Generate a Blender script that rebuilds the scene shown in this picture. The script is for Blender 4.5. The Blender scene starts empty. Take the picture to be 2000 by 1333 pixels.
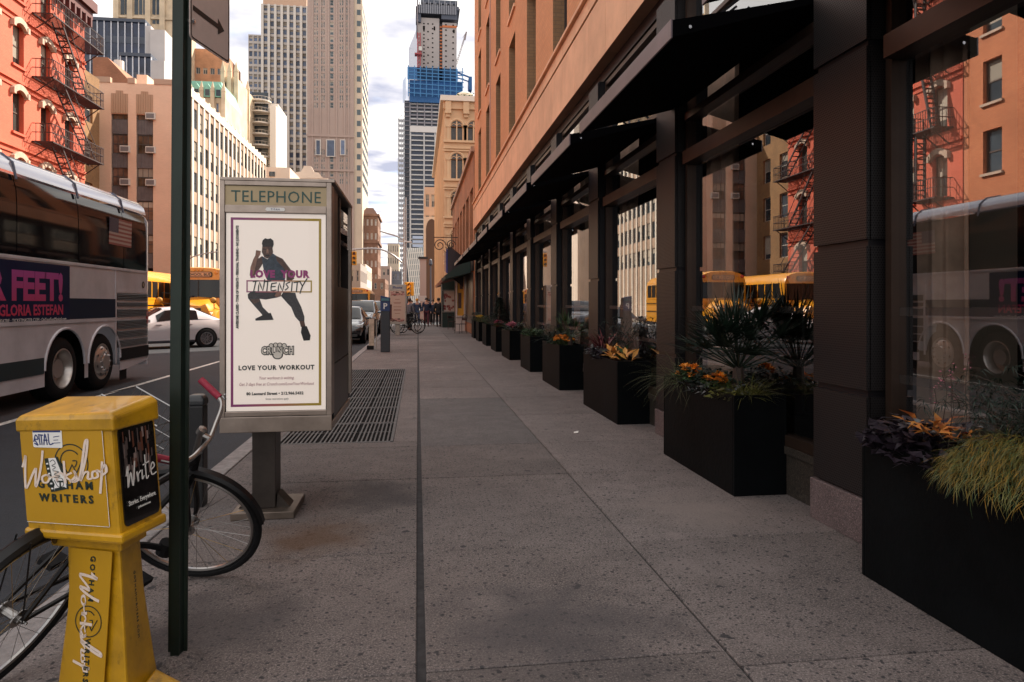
import bpy, bmesh, math, random
from mathutils import Vector, Matrix
R = random.Random(7); RW = random.Random(11)
SC = bpy.context.scene
COL = SC.collection
rad = math.radians
# ------------------------------------------------------------------ camera, sky, sun, exposure
EYE, FOC, HOR, YAW = 1.4, 1333.3, 595.0, math.atan(184/1333.3)
cam = bpy.data.objects.new('camera', bpy.data.cameras.new('camera'))
COL.objects.link(cam); SC.camera = cam
cam.location = (0, 0, EYE); cam.rotation_euler = (rad(90), 0, -YAW)
cam.data.lens = 24; cam.data.sensor_width = 36
cam.data.shift_y = -(666.5-HOR)/2000
cam.data.clip_start = .05; cam.data.clip_end = 3000
SUN_TO = Vector((-1, -.8, -1.12)).normalized()
sun = bpy.data.objects.new('sun', bpy.data.lights.new('sun', 'SUN'))
COL.objects.link(sun)
sun.data.energy = 5.0; sun.data.angle = rad(.5); sun.data.color = (1, .90, .76)
sun.rotation_euler = SUN_TO.to_track_quat('-Z', 'Y').to_euler()
W = bpy.data.worlds.new('World'); SC.world = W; W.use_nodes = True
nt = W.node_tree; nt.nodes.clear(); N = nt.nodes.new; L = nt.links.new
sky = N('ShaderNodeTexSky'); sky.sky_type = 'NISHITA'; sky.sun_disc = False
sky.sun_elevation = rad(41.2); sky.sun_rotation = rad(51.3); sky.air_density = 1.0; sky.dust_density = 1.5
tc = N('ShaderNodeTexCoord'); sep = N('ShaderNodeSeparateXYZ'); L(tc.outputs['Generated'], sep.inputs[0])
mz = N('ShaderNodeMath'); mz.operation = 'MAXIMUM'; mz.inputs[1].default_value = .06; L(sep.outputs[2], mz.inputs[0])
dx = N('ShaderNodeMath'); dx.operation = 'DIVIDE'; L(sep.outputs[0], dx.inputs[0]); L(mz.outputs[0], dx.inputs[1])
dy = N('ShaderNodeMath'); dy.operation = 'DIVIDE'; L(sep.outputs[1], dy.inputs[0]); L(mz.outputs[0], dy.inputs[1])
cmb = N('ShaderNodeCombineXYZ'); L(dx.outputs[0], cmb.inputs[0]); L(dy.outputs[0], cmb.inputs[1])
cn = N('ShaderNodeTexNoise'); cn.inputs['Scale'].default_value = .8; cn.inputs['Detail'].default_value = 9; cn.inputs['Roughness'].default_value = .58
L(cmb.outputs[0], cn.inputs['Vector'])
cr = N('ShaderNodeValToRGB'); cr.color_ramp.elements[0].position = .25; cr.color_ramp.elements[1].position = .44; L(cn.outputs['Fac'], cr.inputs[0])
cs = N('ShaderNodeTexNoise'); cs.inputs['Scale'].default_value = 1.7; cs.inputs['Detail'].default_value = 7; L(cmb.outputs[0], cs.inputs['Vector'])
cc = N('ShaderNodeValToRGB'); L(cs.outputs['Fac'], cc.inputs[0])
cc.color_ramp.elements[0].position = .33; cc.color_ramp.elements[0].color = (2.5, 2.6, 3.25, 1)
cc.color_ramp.elements[1].position = .56; cc.color_ramp.elements[1].color = (6.6, 6.25, 5.85, 1)
mx = N('ShaderNodeMix'); mx.data_type = 'RGBA'; L(cr.outputs[0], mx.inputs[0]); L(sky.outputs[0], mx.inputs[6]); L(cc.outputs[0], mx.inputs[7])
bg = N('ShaderNodeBackground'); bg.inputs[1].default_value = .12; L(mx.outputs[2], bg.inputs[0])
wo = N('ShaderNodeOutputWorld'); L(bg.outputs[0], wo.inputs[0])
SC.view_settings.view_transform = 'Standard'; SC.view_settings.look = 'None'
SC.view_settings.exposure = 1.05; SC.view_settings.gamma = 1; SC.view_settings.use_curve_mapping = False
SC.render.engine = 'CYCLES'
SC.cycles.use_denoising = True; SC.cycles.max_bounces = 7; SC.cycles.transparent_max_bounces = 12
SC.cycles.sample_clamp_indirect = 6; SC.cycles.caustics_reflective = False; SC.cycles.caustics_refractive = False

# ------------------------------------------------------------------ photo pixel -> direction (used to measure where things stand)
def ray(px, py):
    a = (px-1000)/FOC; b = (HOR-py)/FOC; c, s = math.cos(YAW), math.sin(YAW)
    return s+a*c, c-a*s, b
def atY(px, py, Y):
    d = ray(px, py); t = Y/d[1]; return Vector((d[0]*t, Y, EYE+d[2]*t))
def atX(px, py, X):
    d = ray(px, py); t = X/d[0]; return Vector((X, d[1]*t, EYE+d[2]*t))

# ------------------------------------------------------------------ materials
MATS = {}
def M(name, col, rough=.6, metal=0., ns=0, na=.25, bump=0., bs=None, rnd=0., coat=0., col2=None, dirt=0., spec=None, emit=0., grime=None):
    if name in MATS: return MATS[name]
    m = bpy.data.materials.new(name); m.use_nodes = True; t = m.node_tree; n = t.nodes; b = n['Principled BSDF']; l = t.links.new
    b.inputs['Roughness'].default_value = rough; b.inputs['Metallic'].default_value = metal
    if spec is not None: b.inputs['Specular IOR Level'].default_value = spec
    if emit: b.inputs['Emission Color'].default_value = (*col, 1); b.inputs['Emission Strength'].default_value = emit
    if coat: b.inputs['Coat Weight'].default_value = coat
    b.inputs['Base Color'].default_value = (*col, 1)
    if ns or rnd:
        geo = n.new('ShaderNodeNewGeometry')
        rgb = n.new('ShaderNodeRGB'); rgb.outputs[0].default_value = (*col, 1); out = rgb.outputs[0]
        if ns:
            tx = n.new('ShaderNodeTexNoise'); tx.inputs['Scale'].default_value = ns; tx.inputs['Detail'].default_value = 6; tx.inputs['Roughness'].default_value = .62
            l(geo.outputs['Position'], tx.inputs['Vector'])
            mr = n.new('ShaderNodeMapRange'); mr.inputs[1].default_value = .3; mr.inputs[2].default_value = .7
            l(tx.outputs['Fac'], mr.inputs[0])
            if col2:
                mm = n.new('ShaderNodeMix'); mm.data_type = 'RGBA'; l(mr.outputs[0], mm.inputs[0]); l(out, mm.inputs[6]); mm.inputs[7].default_value = (*col2, 1); out = mm.outputs[2]
            else:
                mr.inputs[3].default_value = 1-na; mr.inputs[4].default_value = 1+na
                mm = n.new('ShaderNodeVectorMath'); mm.operation = 'SCALE'; l(out, mm.inputs[0]); l(mr.outputs[0], mm.inputs['Scale']); out = mm.outputs[0]
        if grime:
            tg = n.new('ShaderNodeTexNoise'); tg.inputs['Scale'].default_value = 16; tg.inputs['Detail'].default_value = 9; tg.inputs['Roughness'].default_value = .7; l(geo.outputs['Position'], tg.inputs['Vector'])
            rg_ = n.new('ShaderNodeValToRGB'); l(tg.outputs['Fac'], rg_.inputs[0]); rg_.color_ramp.elements[0].position = .56; rg_.color_ramp.elements[1].position = .68; rg_.color_ramp.elements[1].color = (.7,.7,.7,1)
            mm = n.new('ShaderNodeMix'); mm.data_type = 'RGBA'; l(rg_.outputs[0], mm.inputs[0]); l(out, mm.inputs[6]); mm.inputs[7].default_value = (*grime, 1); out = mm.outputs[2]
        if rnd:
            oi = n.new('ShaderNodeObjectInfo'); mr = n.new('ShaderNodeMapRange'); l(oi.outputs['Random'], mr.inputs[0])
            mr.inputs[3].default_value = 1-rnd; mr.inputs[4].default_value = 1+rnd
            mm = n.new('ShaderNodeVectorMath'); mm.operation = 'SCALE'; l(out, mm.inputs[0]); l(mr.outputs[0], mm.inputs['Scale']); out = mm.outputs[0]
        l(out, b.inputs['Base Color'])
        if bump:
            bt = n.new('ShaderNodeTexNoise'); bt.inputs['Scale'].default_value = bs or ns*6; bt.inputs['Detail'].default_value = 5
            l(geo.outputs['Position'], bt.inputs['Vector'])
            bp = n.new('ShaderNodeBump'); bp.inputs['Strength'].default_value = bump; bp.inputs['Distance'].default_value = .02
            l(bt.outputs['Fac'], bp.inputs['Height']); l(bp.outputs[0], b.inputs['Normal'])
    MATS[name] = m; return m
def brick_mat(name, c1, c2, cm, scale=1., na=.25, rough=.85):
    if name in MATS: return MATS[name]
    m = M(name, c1, rough); t = m.node_tree; n = t.nodes; l = t.links.new; b = n['Principled BSDF']
    geo = n.new('ShaderNodeNewGeometry'); s = n.new('ShaderNodeSeparateXYZ'); l(geo.outputs['Position'], s.inputs[0])
    ad = n.new('ShaderNodeMath'); l(s.outputs[0], ad.inputs[0]); l(s.outputs[1], ad.inputs[1])
    cb = n.new('ShaderNodeCombineXYZ'); l(ad.outputs[0], cb.inputs[0]); l(s.outputs[2], cb.inputs[1])
    bt = n.new('ShaderNodeTexBrick'); l(cb.outputs[0], bt.inputs['Vector'])
    bt.inputs['Color1'].default_value = (*c1, 1); bt.inputs['Color2'].default_value = (*c2, 1); bt.inputs['Mortar'].default_value = (*cm, 1)
    bt.inputs['Scale'].default_value = 1; bt.inputs['Brick Width'].default_value = .21*scale; bt.inputs['Row Height'].default_value = .075*scale; bt.inputs['Mortar Size'].default_value = .006*scale
    tx = n.new('ShaderNodeTexNoise'); tx.inputs['Scale'].default_value = .45; tx.inputs['Detail'].default_value = 8; l(geo.outputs['Position'], tx.inputs['Vector'])
    mr = n.new('ShaderNodeMapRange'); mr.inputs[1].default_value = .3; mr.inputs[2].default_value = .7; mr.inputs[3].default_value = 1-na; mr.inputs[4].default_value = 1+na; l(tx.outputs['Fac'], mr.inputs[0])
    mm = n.new('ShaderNodeVectorMath'); mm.operation = 'SCALE'; l(bt.outputs['Color'], mm.inputs[0]); l(mr.outputs[0], mm.inputs['Scale'])
    l(mm.outputs[0], b.inputs['Base Color'])
    bp = n.new('ShaderNodeBump'); bp.inputs['Strength'].default_value = .5; bp.inputs['Distance'].default_value = .01; bp.invert = True
    l(bt.outputs['Fac'], bp.inputs['Height']); l(bp.outputs[0], b.inputs['Normal'])
    return m
def glass_mat(name, tint=(.55, .6, .6), refl=.25, rough=0., ior=.95):
    if name in MATS: return MATS[name]
    m = bpy.data.materials.new(name); m.use_nodes = True; t = m.node_tree; n = t.nodes; l = t.links.new; n.clear()
    tr = n.new('ShaderNodeBsdfTransparent'); tr.inputs[0].default_value = (*tint, 1)
    gl = n.new('ShaderNodeBsdfGlossy'); gl.inputs['Roughness'].default_value = rough; gl.inputs[0].default_value = (.96, .97, 1, 1)
    fr = n.new('ShaderNodeLayerWeight'); fr.inputs[0].default_value = .5; pw = n.new('ShaderNodeMath'); pw.operation = 'POWER'; pw.inputs[1].default_value = 5; l(fr.outputs['Facing'], pw.inputs[0])
    mr = n.new('ShaderNodeMapRange'); mr.inputs[3].default_value = refl; mr.inputs[4].default_value = ior; l(pw.outputs[0], mr.inputs[0])
    mx = n.new('ShaderNodeMixShader'); l(mr.outputs[0], mx.inputs[0]); l(tr.outputs[0], mx.inputs[1]); l(gl.outputs[0], mx.inputs[2])
    o = n.new('ShaderNodeOutputMaterial'); l(mx.outputs[0], o.inputs[0]); MATS[name] = m; return m
def grid_mat(name, col, hole, sx, rough=.45, metal=.6):
    """perforated sheet: rows of small round holes, staggered"""
    m = M(name, col, rough, metal); t = m.node_tree; n = t.nodes; l = t.links.new; b = n['Principled BSDF']
    geo = n.new('ShaderNodeNewGeometry'); s = n.new('ShaderNodeSeparateXYZ'); l(geo.outputs['Position'], s.inputs[0])
    def mt(op, a, v=None, w=None):
        q = n.new('ShaderNodeMath'); q.operation = op; l(a, q.inputs[0])
        if v is not None:
            if isinstance(v, (int, float)): q.inputs[1].default_value = v
            else: l(v, q.inputs[1])
        return q.outputs[0]
    h = mt('ADD', s.outputs[0], s.outputs[1]); u = mt('DIVIDE', h, sx); v = mt('DIVIDE', s.outputs[2], sx*.87)
    par = mt('MULTIPLY', mt('MODULO', mt('FLOOR', v), 2), .5); u = mt('ADD', u, par)
    fu = mt('SUBTRACT', mt('FRACT', u), .5); fv = mt('SUBTRACT', mt('FRACT', v), .5)
    d = mt('ADD', mt('MULTIPLY', fu, fu), mt('MULTIPLY', fv, fv)); k = mt('LESS_THAN', d, .085)
    mx = n.new('ShaderNodeMix'); mx.data_type = 'RGBA'; l(k, mx.inputs[0]); mx.inputs[6].default_value = (*col, 1); mx.inputs[7].default_value = (*hole, 1); l(mx.outputs[2], b.inputs['Base Color'])
    r = mt('MULTIPLY', k, .5); r2 = mt('ADD', r, rough); l(r2, b.inputs['Roughness']); return m

# ------------------------------------------------------------------ mesh builder
class MB:
    def __init__(s): s.v = []; s.f = []; s.m = []
    def add(s, vs, fs, m=0):
        k = len(s.v); s.v += [tuple(p) for p in vs]; s.f += [tuple(i+k for i in f) for f in fs]; s.m += [m]*len(fs); return s
    def box(s, x0, x1, y0, y1, z0, z1, m=0):
        return s.add([(x0,y0,z0),(x1,y0,z0),(x1,y1,z0),(x0,y1,z0),(x0,y0,z1),(x1,y0,z1),(x1,y1,z1),(x0,y1,z1)],
                     [(0,3,2,1),(4,5,6,7),(0,1,5,4),(1,2,6,5),(2,3,7,6),(3,0,4,7)], m)
    def poly(s, pts, m=0): return s.add(pts, [tuple(range(len(pts)))], m)
    def bar(s, a, b, w, h=None, m=0, up=(0,0,1)):
        a, b = Vector(a), Vector(b); d = (b-a).normalized(); u = Vector(up)
        if abs(d.dot(u)) > .98: u = Vector((0,1,0))
        x = d.cross(u).normalized()*w/2; y = x.cross(d).normalized()*(h or w)/2
        vs = [a-x-y, a+x-y, a+x+y, a-x+y, b-x-y, b+x-y, b+x+y, b-x+y]
        return s.add(vs, [(0,3,2,1),(4,5,6,7),(0,1,5,4),(1,2,6,5),(2,3,7,6),(3,0,4,7)], m)
    def tube(s, pts, r, n=8, m=0, closed=False, cap=True):
        pts = [Vector(p) for p in pts]; q = len(pts); rs = r if isinstance(r, (list, tuple)) else [r]*q
        rings = []; prev = None
        for i, p in enumerate(pts):
            t = (pts[(i+1) % q]-pts[i-1]) if closed or 0 < i < q-1 else (pts[1]-pts[0] if i == 0 else pts[-1]-pts[-2])
            t.normalize()
            if prev is None:
                u = Vector((0,0,1)) if abs(t.z) < .9 else Vector((1,0,0))
                x = t.cross(u).normalized()
            else:
                x = prev-t*prev.dot(t); x.normalize()
            prev = x; y = t.cross(x)
            rings.append([p+(x*math.cos(2*math.pi*k/n)+y*math.sin(2*math.pi*k/n))*rs[i] for k in range(n)])
        vs = [v for g in rings for v in g]; fs = []
        for i in range(q if closed else q-1):
            j = (i+1) % q
            for k in range(n): fs.append((i*n+k, i*n+(k+1) % n, j*n+(k+1) % n, j*n+k))
        if cap and not closed: fs += [tuple(range(n))[::-1], tuple((q-1)*n+k for k in range(n))]
        return s.add(vs, fs, m)
    def lathe(s, prof, n=16, m=0, mat=None):
        """profile of (r, z) turned about z; mat places it"""
        mat = mat or Matrix.Identity(4); vs = []; fs = []; q = len(prof)
        for r, z in prof:
            for k in range(n): vs.append(mat @ Vector((r*math.cos(2*math.pi*k/n), r*math.sin(2*math.pi*k/n), z)))
        for i in range(q-1):
            for k in range(n): fs.append((i*n+k, i*n+(k+1) % n, (i+1)*n+(k+1) % n, (i+1)*n+k))
        return s.add(vs, fs, m)
    def prism(s, pts, mat, h, m=0):
        """2-D outline in the plane of mat (x, y), thickness h along its z"""
        n = len(pts); vs = [mat @ Vector((x, y, 0)) for x, y in pts]+[mat @ Vector((x, y, h)) for x, y in pts]
        return s.add(vs, [tuple(range(n))[::-1], tuple(range(n, 2*n))]+[(i, (i+1) % n, n+(i+1) % n, n+i) for i in range(n)], m)
    def loft(s, rings, m=0, cap=True, closed=True):
        n = len(rings[0]); vs = [p for g in rings for p in g]; fs = []
        for i in range(len(rings)-1):
            for k in range(n if closed else n-1): fs.append((i*n+k, i*n+(k+1) % n, (i+1)*n+(k+1) % n, (i+1)*n+k))
        if cap: fs += [tuple(range(n))[::-1], tuple((len(rings)-1)*n+k for k in range(n))]
        return s.add(vs, fs, m)
    def mesh(s, name, mats):
        me = bpy.data.meshes.new(name); me.from_pydata(s.v, [], s.f)
        for m in (mats if isinstance(mats, (list, tuple)) else [mats]): me.materials.append(m)
        me.polygons.foreach_set('material_index', s.m); me.update(); return me
    def build(s, name, mats, parent=None, smooth=False, bevel=0, loc=None, rot=None, world=True, fix=True):
        """vertices are world coordinates when the parent stands unrotated (world=True), else the parent's own"""
        if parent is not None and world:
            b = parent.matrix_world.translation if False else Vector(BASE.get(parent.name, (0,0,0)))
            s.v = [(x-b.x, y-b.y, z-b.z) for x, y, z in s.v]
        me = s.mesh(name, mats)
        if fix:
            bm = bmesh.new(); bm.from_mesh(me); bmesh.ops.recalc_face_normals(bm, faces=bm.faces); bm.to_mesh(me); bm.free()
        return link(name, me, parent, smooth, bevel, loc, rot)
BASE = {}
def link(name, me, parent=None, smooth=False, bevel=0, loc=None, rot=None):
    o = bpy.data.objects.new(name, me); COL.objects.link(o)
    if parent is not None: o.parent = parent
    if loc is not None: o.location = loc
    if rot is not None: o.rotation_euler = rot
    BASE[o.name] = tuple(Vector(BASE.get(parent.name, (0,0,0)))+Vector(loc or (0,0,0))) if parent is not None else tuple(loc or (0,0,0))
    if smooth:
        me.polygons.foreach_set('use_smooth', [True]*len(me.polygons)); 
        try: me.set_sharp_from_angle(angle=rad(40))
        except Exception: pass
    if bevel:
        b = o.modifiers.new('edge', 'BEVEL'); b.width = bevel; b.segments = 2; b.limit_method = 'ANGLE'
    return o
def thing(name, label, cat, loc=(0,0,0), rot=(0,0,0), group=None):
    o = bpy.data.objects.new(name, None); COL.objects.link(o); o.location = loc; o.rotation_euler = rot
    o.empty_display_size = .2; BASE[o.name] = tuple(loc); return tag(o, label, cat, group)
def tag(o, label=None, cat=None, group=None, kind=None):
    if label: o['label'] = label
    if cat: o['category'] = cat
    if group: o['group'] = group
    if kind: o['kind'] = kind
    return o
KIDS = {}
def copy_tree(o, loc=None, rotz=None, label=None, parent=None):
    c = o.copy(); COL.objects.link(c)
    if parent is not None: c.parent = parent
    if loc is not None: c.location = loc
    if rotz is not None: c.rotation_euler.z = rotz
    if label: c['label'] = label
    for ch in o.children: copy_tree(ch, parent=c)
    return c
def frame(o, u, v):
    """matrix with local x along u, y along v"""
    u, v = Vector(u).normalized(), Vector(v).normalized(); w = u.cross(v).normalized()
    m = Matrix((u, v, w)).transposed().to_4x4(); m.translation = Vector(o); return m
def text(name, s, size, mat, material, parent=None, align='CENTER', bold=0., track=1., shear=0., xs=1., depth=.0012, world=True):
    cu = bpy.data.curves.new(name, 'FONT'); cu.body = s; cu.size = size; cu.align_x = align; cu.offset = bold; cu.space_character = track
    cu.shear = shear; cu.extrude = depth/2; cu.resolution_u = 2
    o = bpy.data.objects.new(name, cu); me = bpy.data.meshes.new_from_object(o); bpy.data.objects.remove(o); bpy.data.curves.remove(cu)
    mm = mat @ Matrix.Diagonal((xs, 1, 1, 1))
    if parent is not None and world: mm = Matrix.Translation(-Vector(BASE.get(parent.name, (0,0,0)))) @ mm
    me.transform(mm); me.materials.clear(); me.materials.append(material); me.name = name
    return link(name, me, parent)
def smoothline(pts, k=6):
    out = []; P = [Vector(p) for p in pts]
    for i in range(len(P)-1):
        a, b, c, d = P[max(i-1, 0)], P[i], P[i+1], P[min(i+2, len(P)-1)]
        for j in range(k):
            t = j/k; out.append(.5*((2*b)+(c-a)*t+(2*a-5*b+4*c-d)*t*t+(3*b-a-3*c+d)*t**3))
    out.append(P[-1]); return out
def strokes(mb, lines, w, mat, h=.0012, m=0, k=5):
    """pen strokes lying in the plane of mat"""
    for ln in lines:
        P = smoothline([(x, y, 0) for x, y in ln], k); n = len(P); vs = []
        for i, p in enumerate(P):
            t = (P[min(i+1, n-1)]-P[max(i-1, 0)]); t.normalize(); nn = Vector((-t.y, t.x, 0))*w/2
            if i == 0: p = p-t*w*.3
            if i == n-1: p = p+t*w*.3
            vs += [mat @ (p+nn+Vector((0,0,h))), mat @ (p-nn+Vector((0,0,h)))]
        mb.add(vs, [(2*i, 2*i+1, 2*i+3, 2*i+2) for i in range(n-1)], m)
def holes_wall(mb, O, U, Wd, z0, z1, holes, depth, m=0, mr=None):
    """wall in the vertical plane through O along U, from z0 to z1, with real openings (u0,u1,v0,v1) and their reveals going inward"""
    U = Vector(U).normalized(); O = Vector(O); nin = Vector((0,0,1)).cross(U)   # inward = left of U seen from above
    P = lambda u, v, d=0: (O+U*u+nin*d)*1 + Vector((0,0,v))
    us = sorted({0., Wd}|{round(h[i], 4) for h in holes for i in (0, 1)}); vs_ = sorted({z0, z1}|{round(h[i], 4) for h in holes for i in (2, 3)})
    hs = {(round(h[0],4), round(h[2],4)) for h in holes}; H = [(round(a,4), round(b,4), round(c,4), round(d,4)) for a,b,c,d in [h[:4] for h in holes]]
    byv = {}
    for j in range(len(vs_)-1):
        vm = (vs_[j]+vs_[j+1])/2; act = sorted((h[0], h[1]) for h in H if h[2] < vm < h[3]); u = 0.
        for a, b in act+[(Wd, Wd)]:
            if a > u+1e-6: mb.poly([P(u, vs_[j]), P(a, vs_[j]), P(a, vs_[j+1]), P(u, vs_[j+1])], m)
            u = max(u, b)
    r = m if mr is None else mr
    for a, b, c, d in H:
        for (p, q) in (((a,c),(b,c)), ((b,c),(b,d)), ((b,d),(a,d)), ((a,d),(a,c))):
            mb.poly([P(*p), P(*q), P(*q, depth), P(*p, depth)], r)
    return P
MESHES = {}
BLIND = None
def window_mesh(w, h, style, fm, gm, fw=.06, bl=0.):
    """sash window seen from its outer side: local x across, z up, y inward, origin at the lower corner; 1 = pane"""
    key = (round(w,3), round(h,3), style, fm.name, gm.name, fw, bl)
    if key in MESHES: return MESHES[key]
    b = MB(); t = .05
    b.box(0, fw, 0, t, 0, h).box(w-fw, w, 0, t, 0, h).box(fw, w-fw, 0, t, 0, fw).box(fw, w-fw, 0, t, h-fw, h)
    if style in ('sash', 'sash2', 'grid'): b.box(fw, w-fw, .004, t, h/2-fw*.4, h/2+fw*.4)
    if style in ('sash2', 'twin'): b.box(w/2-fw*.4, w/2+fw*.4, .006, t, fw, h-fw)
    if style == 'grid':
        for k in (1, 2): b.box(w*k/3-fw*.25, w*k/3+fw*.25, .008, t, fw, h-fw)
    b.poly([(fw*.5, t*.7, fw*.5), (w-fw*.5, t*.7, fw*.5), (w-fw*.5, t*.7, h-fw*.5), (fw*.5, t*.7, h-fw*.5)], 1)
    if bl: zb = fw+(h-2*fw)*(1-bl); b.poly([(fw*.6, t*.62, zb), (w-fw*.6, t*.62, zb), (w-fw*.6, t*.62, h-fw*.6), (fw*.6, t*.62, h-fw*.6)], 2)
    me = b.mesh('window', [fm, gm, M('window_blind', (.34,.29,.23), .7, rnd=.4)]); MESHES[key] = me; return me
def windows(parent, O, U, holes, inset, style, fm, gm, fw=.06, name='window', limit=300):
    U = Vector(U).normalized(); nin = Vector((0,0,1)).cross(U); base = Vector(BASE.get(parent.name, (0,0,0))); ang = math.atan2(U.y, U.x)
    out = []
    for (a, b, c, d) in [h[:4] for h in holes]:
        p = Vector(O)+U*a+nin*inset; p.z = c
        o = bpy.data.objects.new(name, window_mesh(b-a, d-c, style, fm, gm, fw, RW.choice((0,0,0,.3,.5,.5,.8)))); COL.objects.link(o); o.parent = parent
        o.location = p-base; o.rotation_euler = (0, 0, ang); out.append(o)
    return out
def ring(x0,x1,y0,y1,z): return [Vector((x0,y0,z)),Vector((x1,y0,z)),Vector((x1,y1,z)),Vector((x0,y1,z))]
# shared materials
PANE = M('window_pane', (.035, .045, .055), .06, ns=.6, na=.4, rnd=.5)
PANEB = M('window_pane_blue', (.10, .13, .20), .08, ns=.6, na=.3, rnd=.5)
BLACK = M('black_paint', (.007, .007, .008), .4)
STEEL = M('brushed_steel', (.36, .295, .25), .38, .85, ns=7, na=.18)
CHROME = M('chrome', (.75, .75, .76), .15, 1.)
RUBBER = M('rubber', (.009, .009, .010), .8, ns=30, na=.3, spec=.2)
WHITE = M('white_print', (.82, .80, .76), .6)
DARKGLASS = M('dark_vehicle_glass', (.006, .007, .009), .05, spec=.4)
# ================================================================== GROUND, ROAD, PAVEMENT
XC, XL, XF = -1.75, -19.5, 2.56          # kerb line, facades across the street, facade on this side
ZR = -.12
def speckle(name, base, dark, light, rnd=.1, gum=True, rough=.85, stains=()):
    m = M(name, base, rough); t = m.node_tree; n = t.nodes; l = t.links.new; b = n['Principled BSDF']
    geo = n.new('ShaderNodeNewGeometry'); P = geo.outputs['Position']
    def noise(sc, det=5):
        q = n.new('ShaderNodeTexNoise'); q.inputs['Scale'].default_value = sc; q.inputs['Detail'].default_value = det; q.inputs['Roughness'].default_value = .65; l(P, q.inputs['Vector']); return q.outputs['Fac']
    def ramp(x, a, c, ca, cc):
        q = n.new('ShaderNodeValToRGB'); l(x, q.inputs[0]); e = q.color_ramp.elements; e[0].position = a; e[1].position = c; e[0].color = (*ca, 1); e[1].color = (*cc, 1); return q.outputs[0]
    def mix(f, a, c, mode='MIX'):
        q = n.new('ShaderNodeMix'); q.data_type = 'RGBA'; q.blend_type = mode
        for s, v in ((0, f), (6, a), (7, c)):
            if isinstance(v, (int, float)): q.inputs[s].default_value = v
            elif isinstance(v, tuple): q.inputs[s].default_value = (*v, 1)
            else: l(v, q.inputs[s])
        return q.outputs[2]
    c = ramp(noise(1.1, 8), .3, .7, tuple(x*.66 for x in base), tuple(x*1.25 for x in base))
    c = mix(ramp(noise(5, 8), .42, .62, (0,0,0), (.55,.55,.55)), c, tuple(x*.55 for x in base))
    c = mix(ramp(noise(85, 3), .52, .60, (0,0,0), (.7,.7,.7)), c, dark); c = mix(ramp(noise(120, 2), .54, .62, (0,0,0), (.5,.5,.5)), c, light)
    c = mix(ramp(noise(34, 6), .56, .66, (0,0,0), (.6,.6,.6)), c, dark)
    c = mix(ramp(noise(.55, 9), .48, .66, (0,0,0), (.62,.62,.62)), c, tuple(x*.5 for x in base)); c = mix(ramp(noise(.9, 4), .56, .72, (0,0,0), (.5,.5,.5)), c, tuple(x*1.5 for x in base))
    if gum:
        for sc, th, seed, pres in ((1.9, .042, 0, .5), (5.5, .072, 3.3, .58), (11., .11, 7.1, .62), (23., .17, 1.7, .60)):
            ad = n.new('ShaderNodeVectorMath'); ad.operation = 'MULTIPLY_ADD'; nz = n.new('ShaderNodeTexNoise'); nz.inputs['Scale'].default_value = sc*7; l(P, nz.inputs['Vector']); l(nz.outputs['Color'], ad.inputs[0]); ad.inputs[1].default_value = (.16/sc,.16/sc,0); 
            mp = n.new('ShaderNodeVectorMath'); mp.inputs[1].default_value = (seed, seed*2, 0); l(P, mp.inputs[0]); l(mp.outputs[0], ad.inputs[2])
            g = n.new('ShaderNodeTexVoronoi'); g.voronoi_dimensions = '2D'; g.inputs['Scale'].default_value = sc; l(ad.outputs[0], g.inputs['Vector'])
            gs = n.new('ShaderNodeSeparateColor'); l(g.outputs['Color'], gs.inputs[0]); k = n.new('ShaderNodeMath'); k.operation = 'GREATER_THAN'; k.inputs[1].default_value = pres; l(gs.outputs[0], k.inputs[0])
            th2 = n.new('ShaderNodeMath'); th2.operation = 'MULTIPLY'; l(ramp(g.outputs['Distance'], th*.7, th, (.85,.85,.85), (0,0,0)), th2.inputs[0]); l(k.outputs[0], th2.inputs[1])
            c = mix(th2.outputs[0], c, (.022,.022,.026))
    for (sx, sy, sr, col_) in stains:
        d_ = n.new('ShaderNodeVectorMath'); d_.operation = 'DISTANCE'; ad_ = n.new('ShaderNodeVectorMath'); ad_.operation = 'MULTIPLY_ADD'; nz_ = n.new('ShaderNodeTexNoise'); nz_.inputs['Scale'].default_value = 4; nz_.inputs['Detail'].default_value = 6; l(P, nz_.inputs['Vector'])
        l(nz_.outputs['Color'], ad_.inputs[0]); ad_.inputs[1].default_value = (sr*1.6, sr*1.6, 0); l(P, ad_.inputs[2]); l(ad_.outputs[0], d_.inputs[0]); d_.inputs[1].default_value = (sx+sr*.8, sy+sr*.8, 0)
        c = mix(ramp(d_.outputs['Value'], sr*.25, sr, (.7,.7,.7), (0,0,0)), c, col_)
    oi = n.new('ShaderNodeObjectInfo'); mr = n.new('ShaderNodeMapRange'); l(oi.outputs['Random'], mr.inputs[0]); mr.inputs[3].default_value = 1-rnd; mr.inputs[4].default_value = 1+rnd
    sc = n.new('ShaderNodeVectorMath'); sc.operation = 'SCALE'; l(c, sc.inputs[0]); l(mr.outputs[0], sc.inputs['Scale']); l(sc.outputs[0], b.inputs['Base Color'])
    bp = n.new('ShaderNodeBump'); bp.inputs['Strength'].default_value = .55; bp.inputs['Distance'].default_value = .006; l(noise(60, 6), bp.inputs['Height']); l(bp.outputs[0], b.inputs['Normal'])
    return m
ASPH = speckle('asphalt', (.021, .0245, .034), (.008, .009, .012), (.05, .05, .058), gum=False)
CONC = speckle('pavement_concrete', (.180,.150,.142), (.035,.031,.034), (.42,.36,.33), rnd=.2, stains=((-.62,4.25,.42,(.10,.050,.022)),(-.28,5.15,.5,(.045,.040,.043)),(.55,8.0,.7,(.19,.165,.16)),(1.9,4.4,.55,(.20,.165,.15)),(.6,2.9,.6,(.06,.054,.058)),(-.9,3.1,.5,(.055,.048,.05))))
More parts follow.
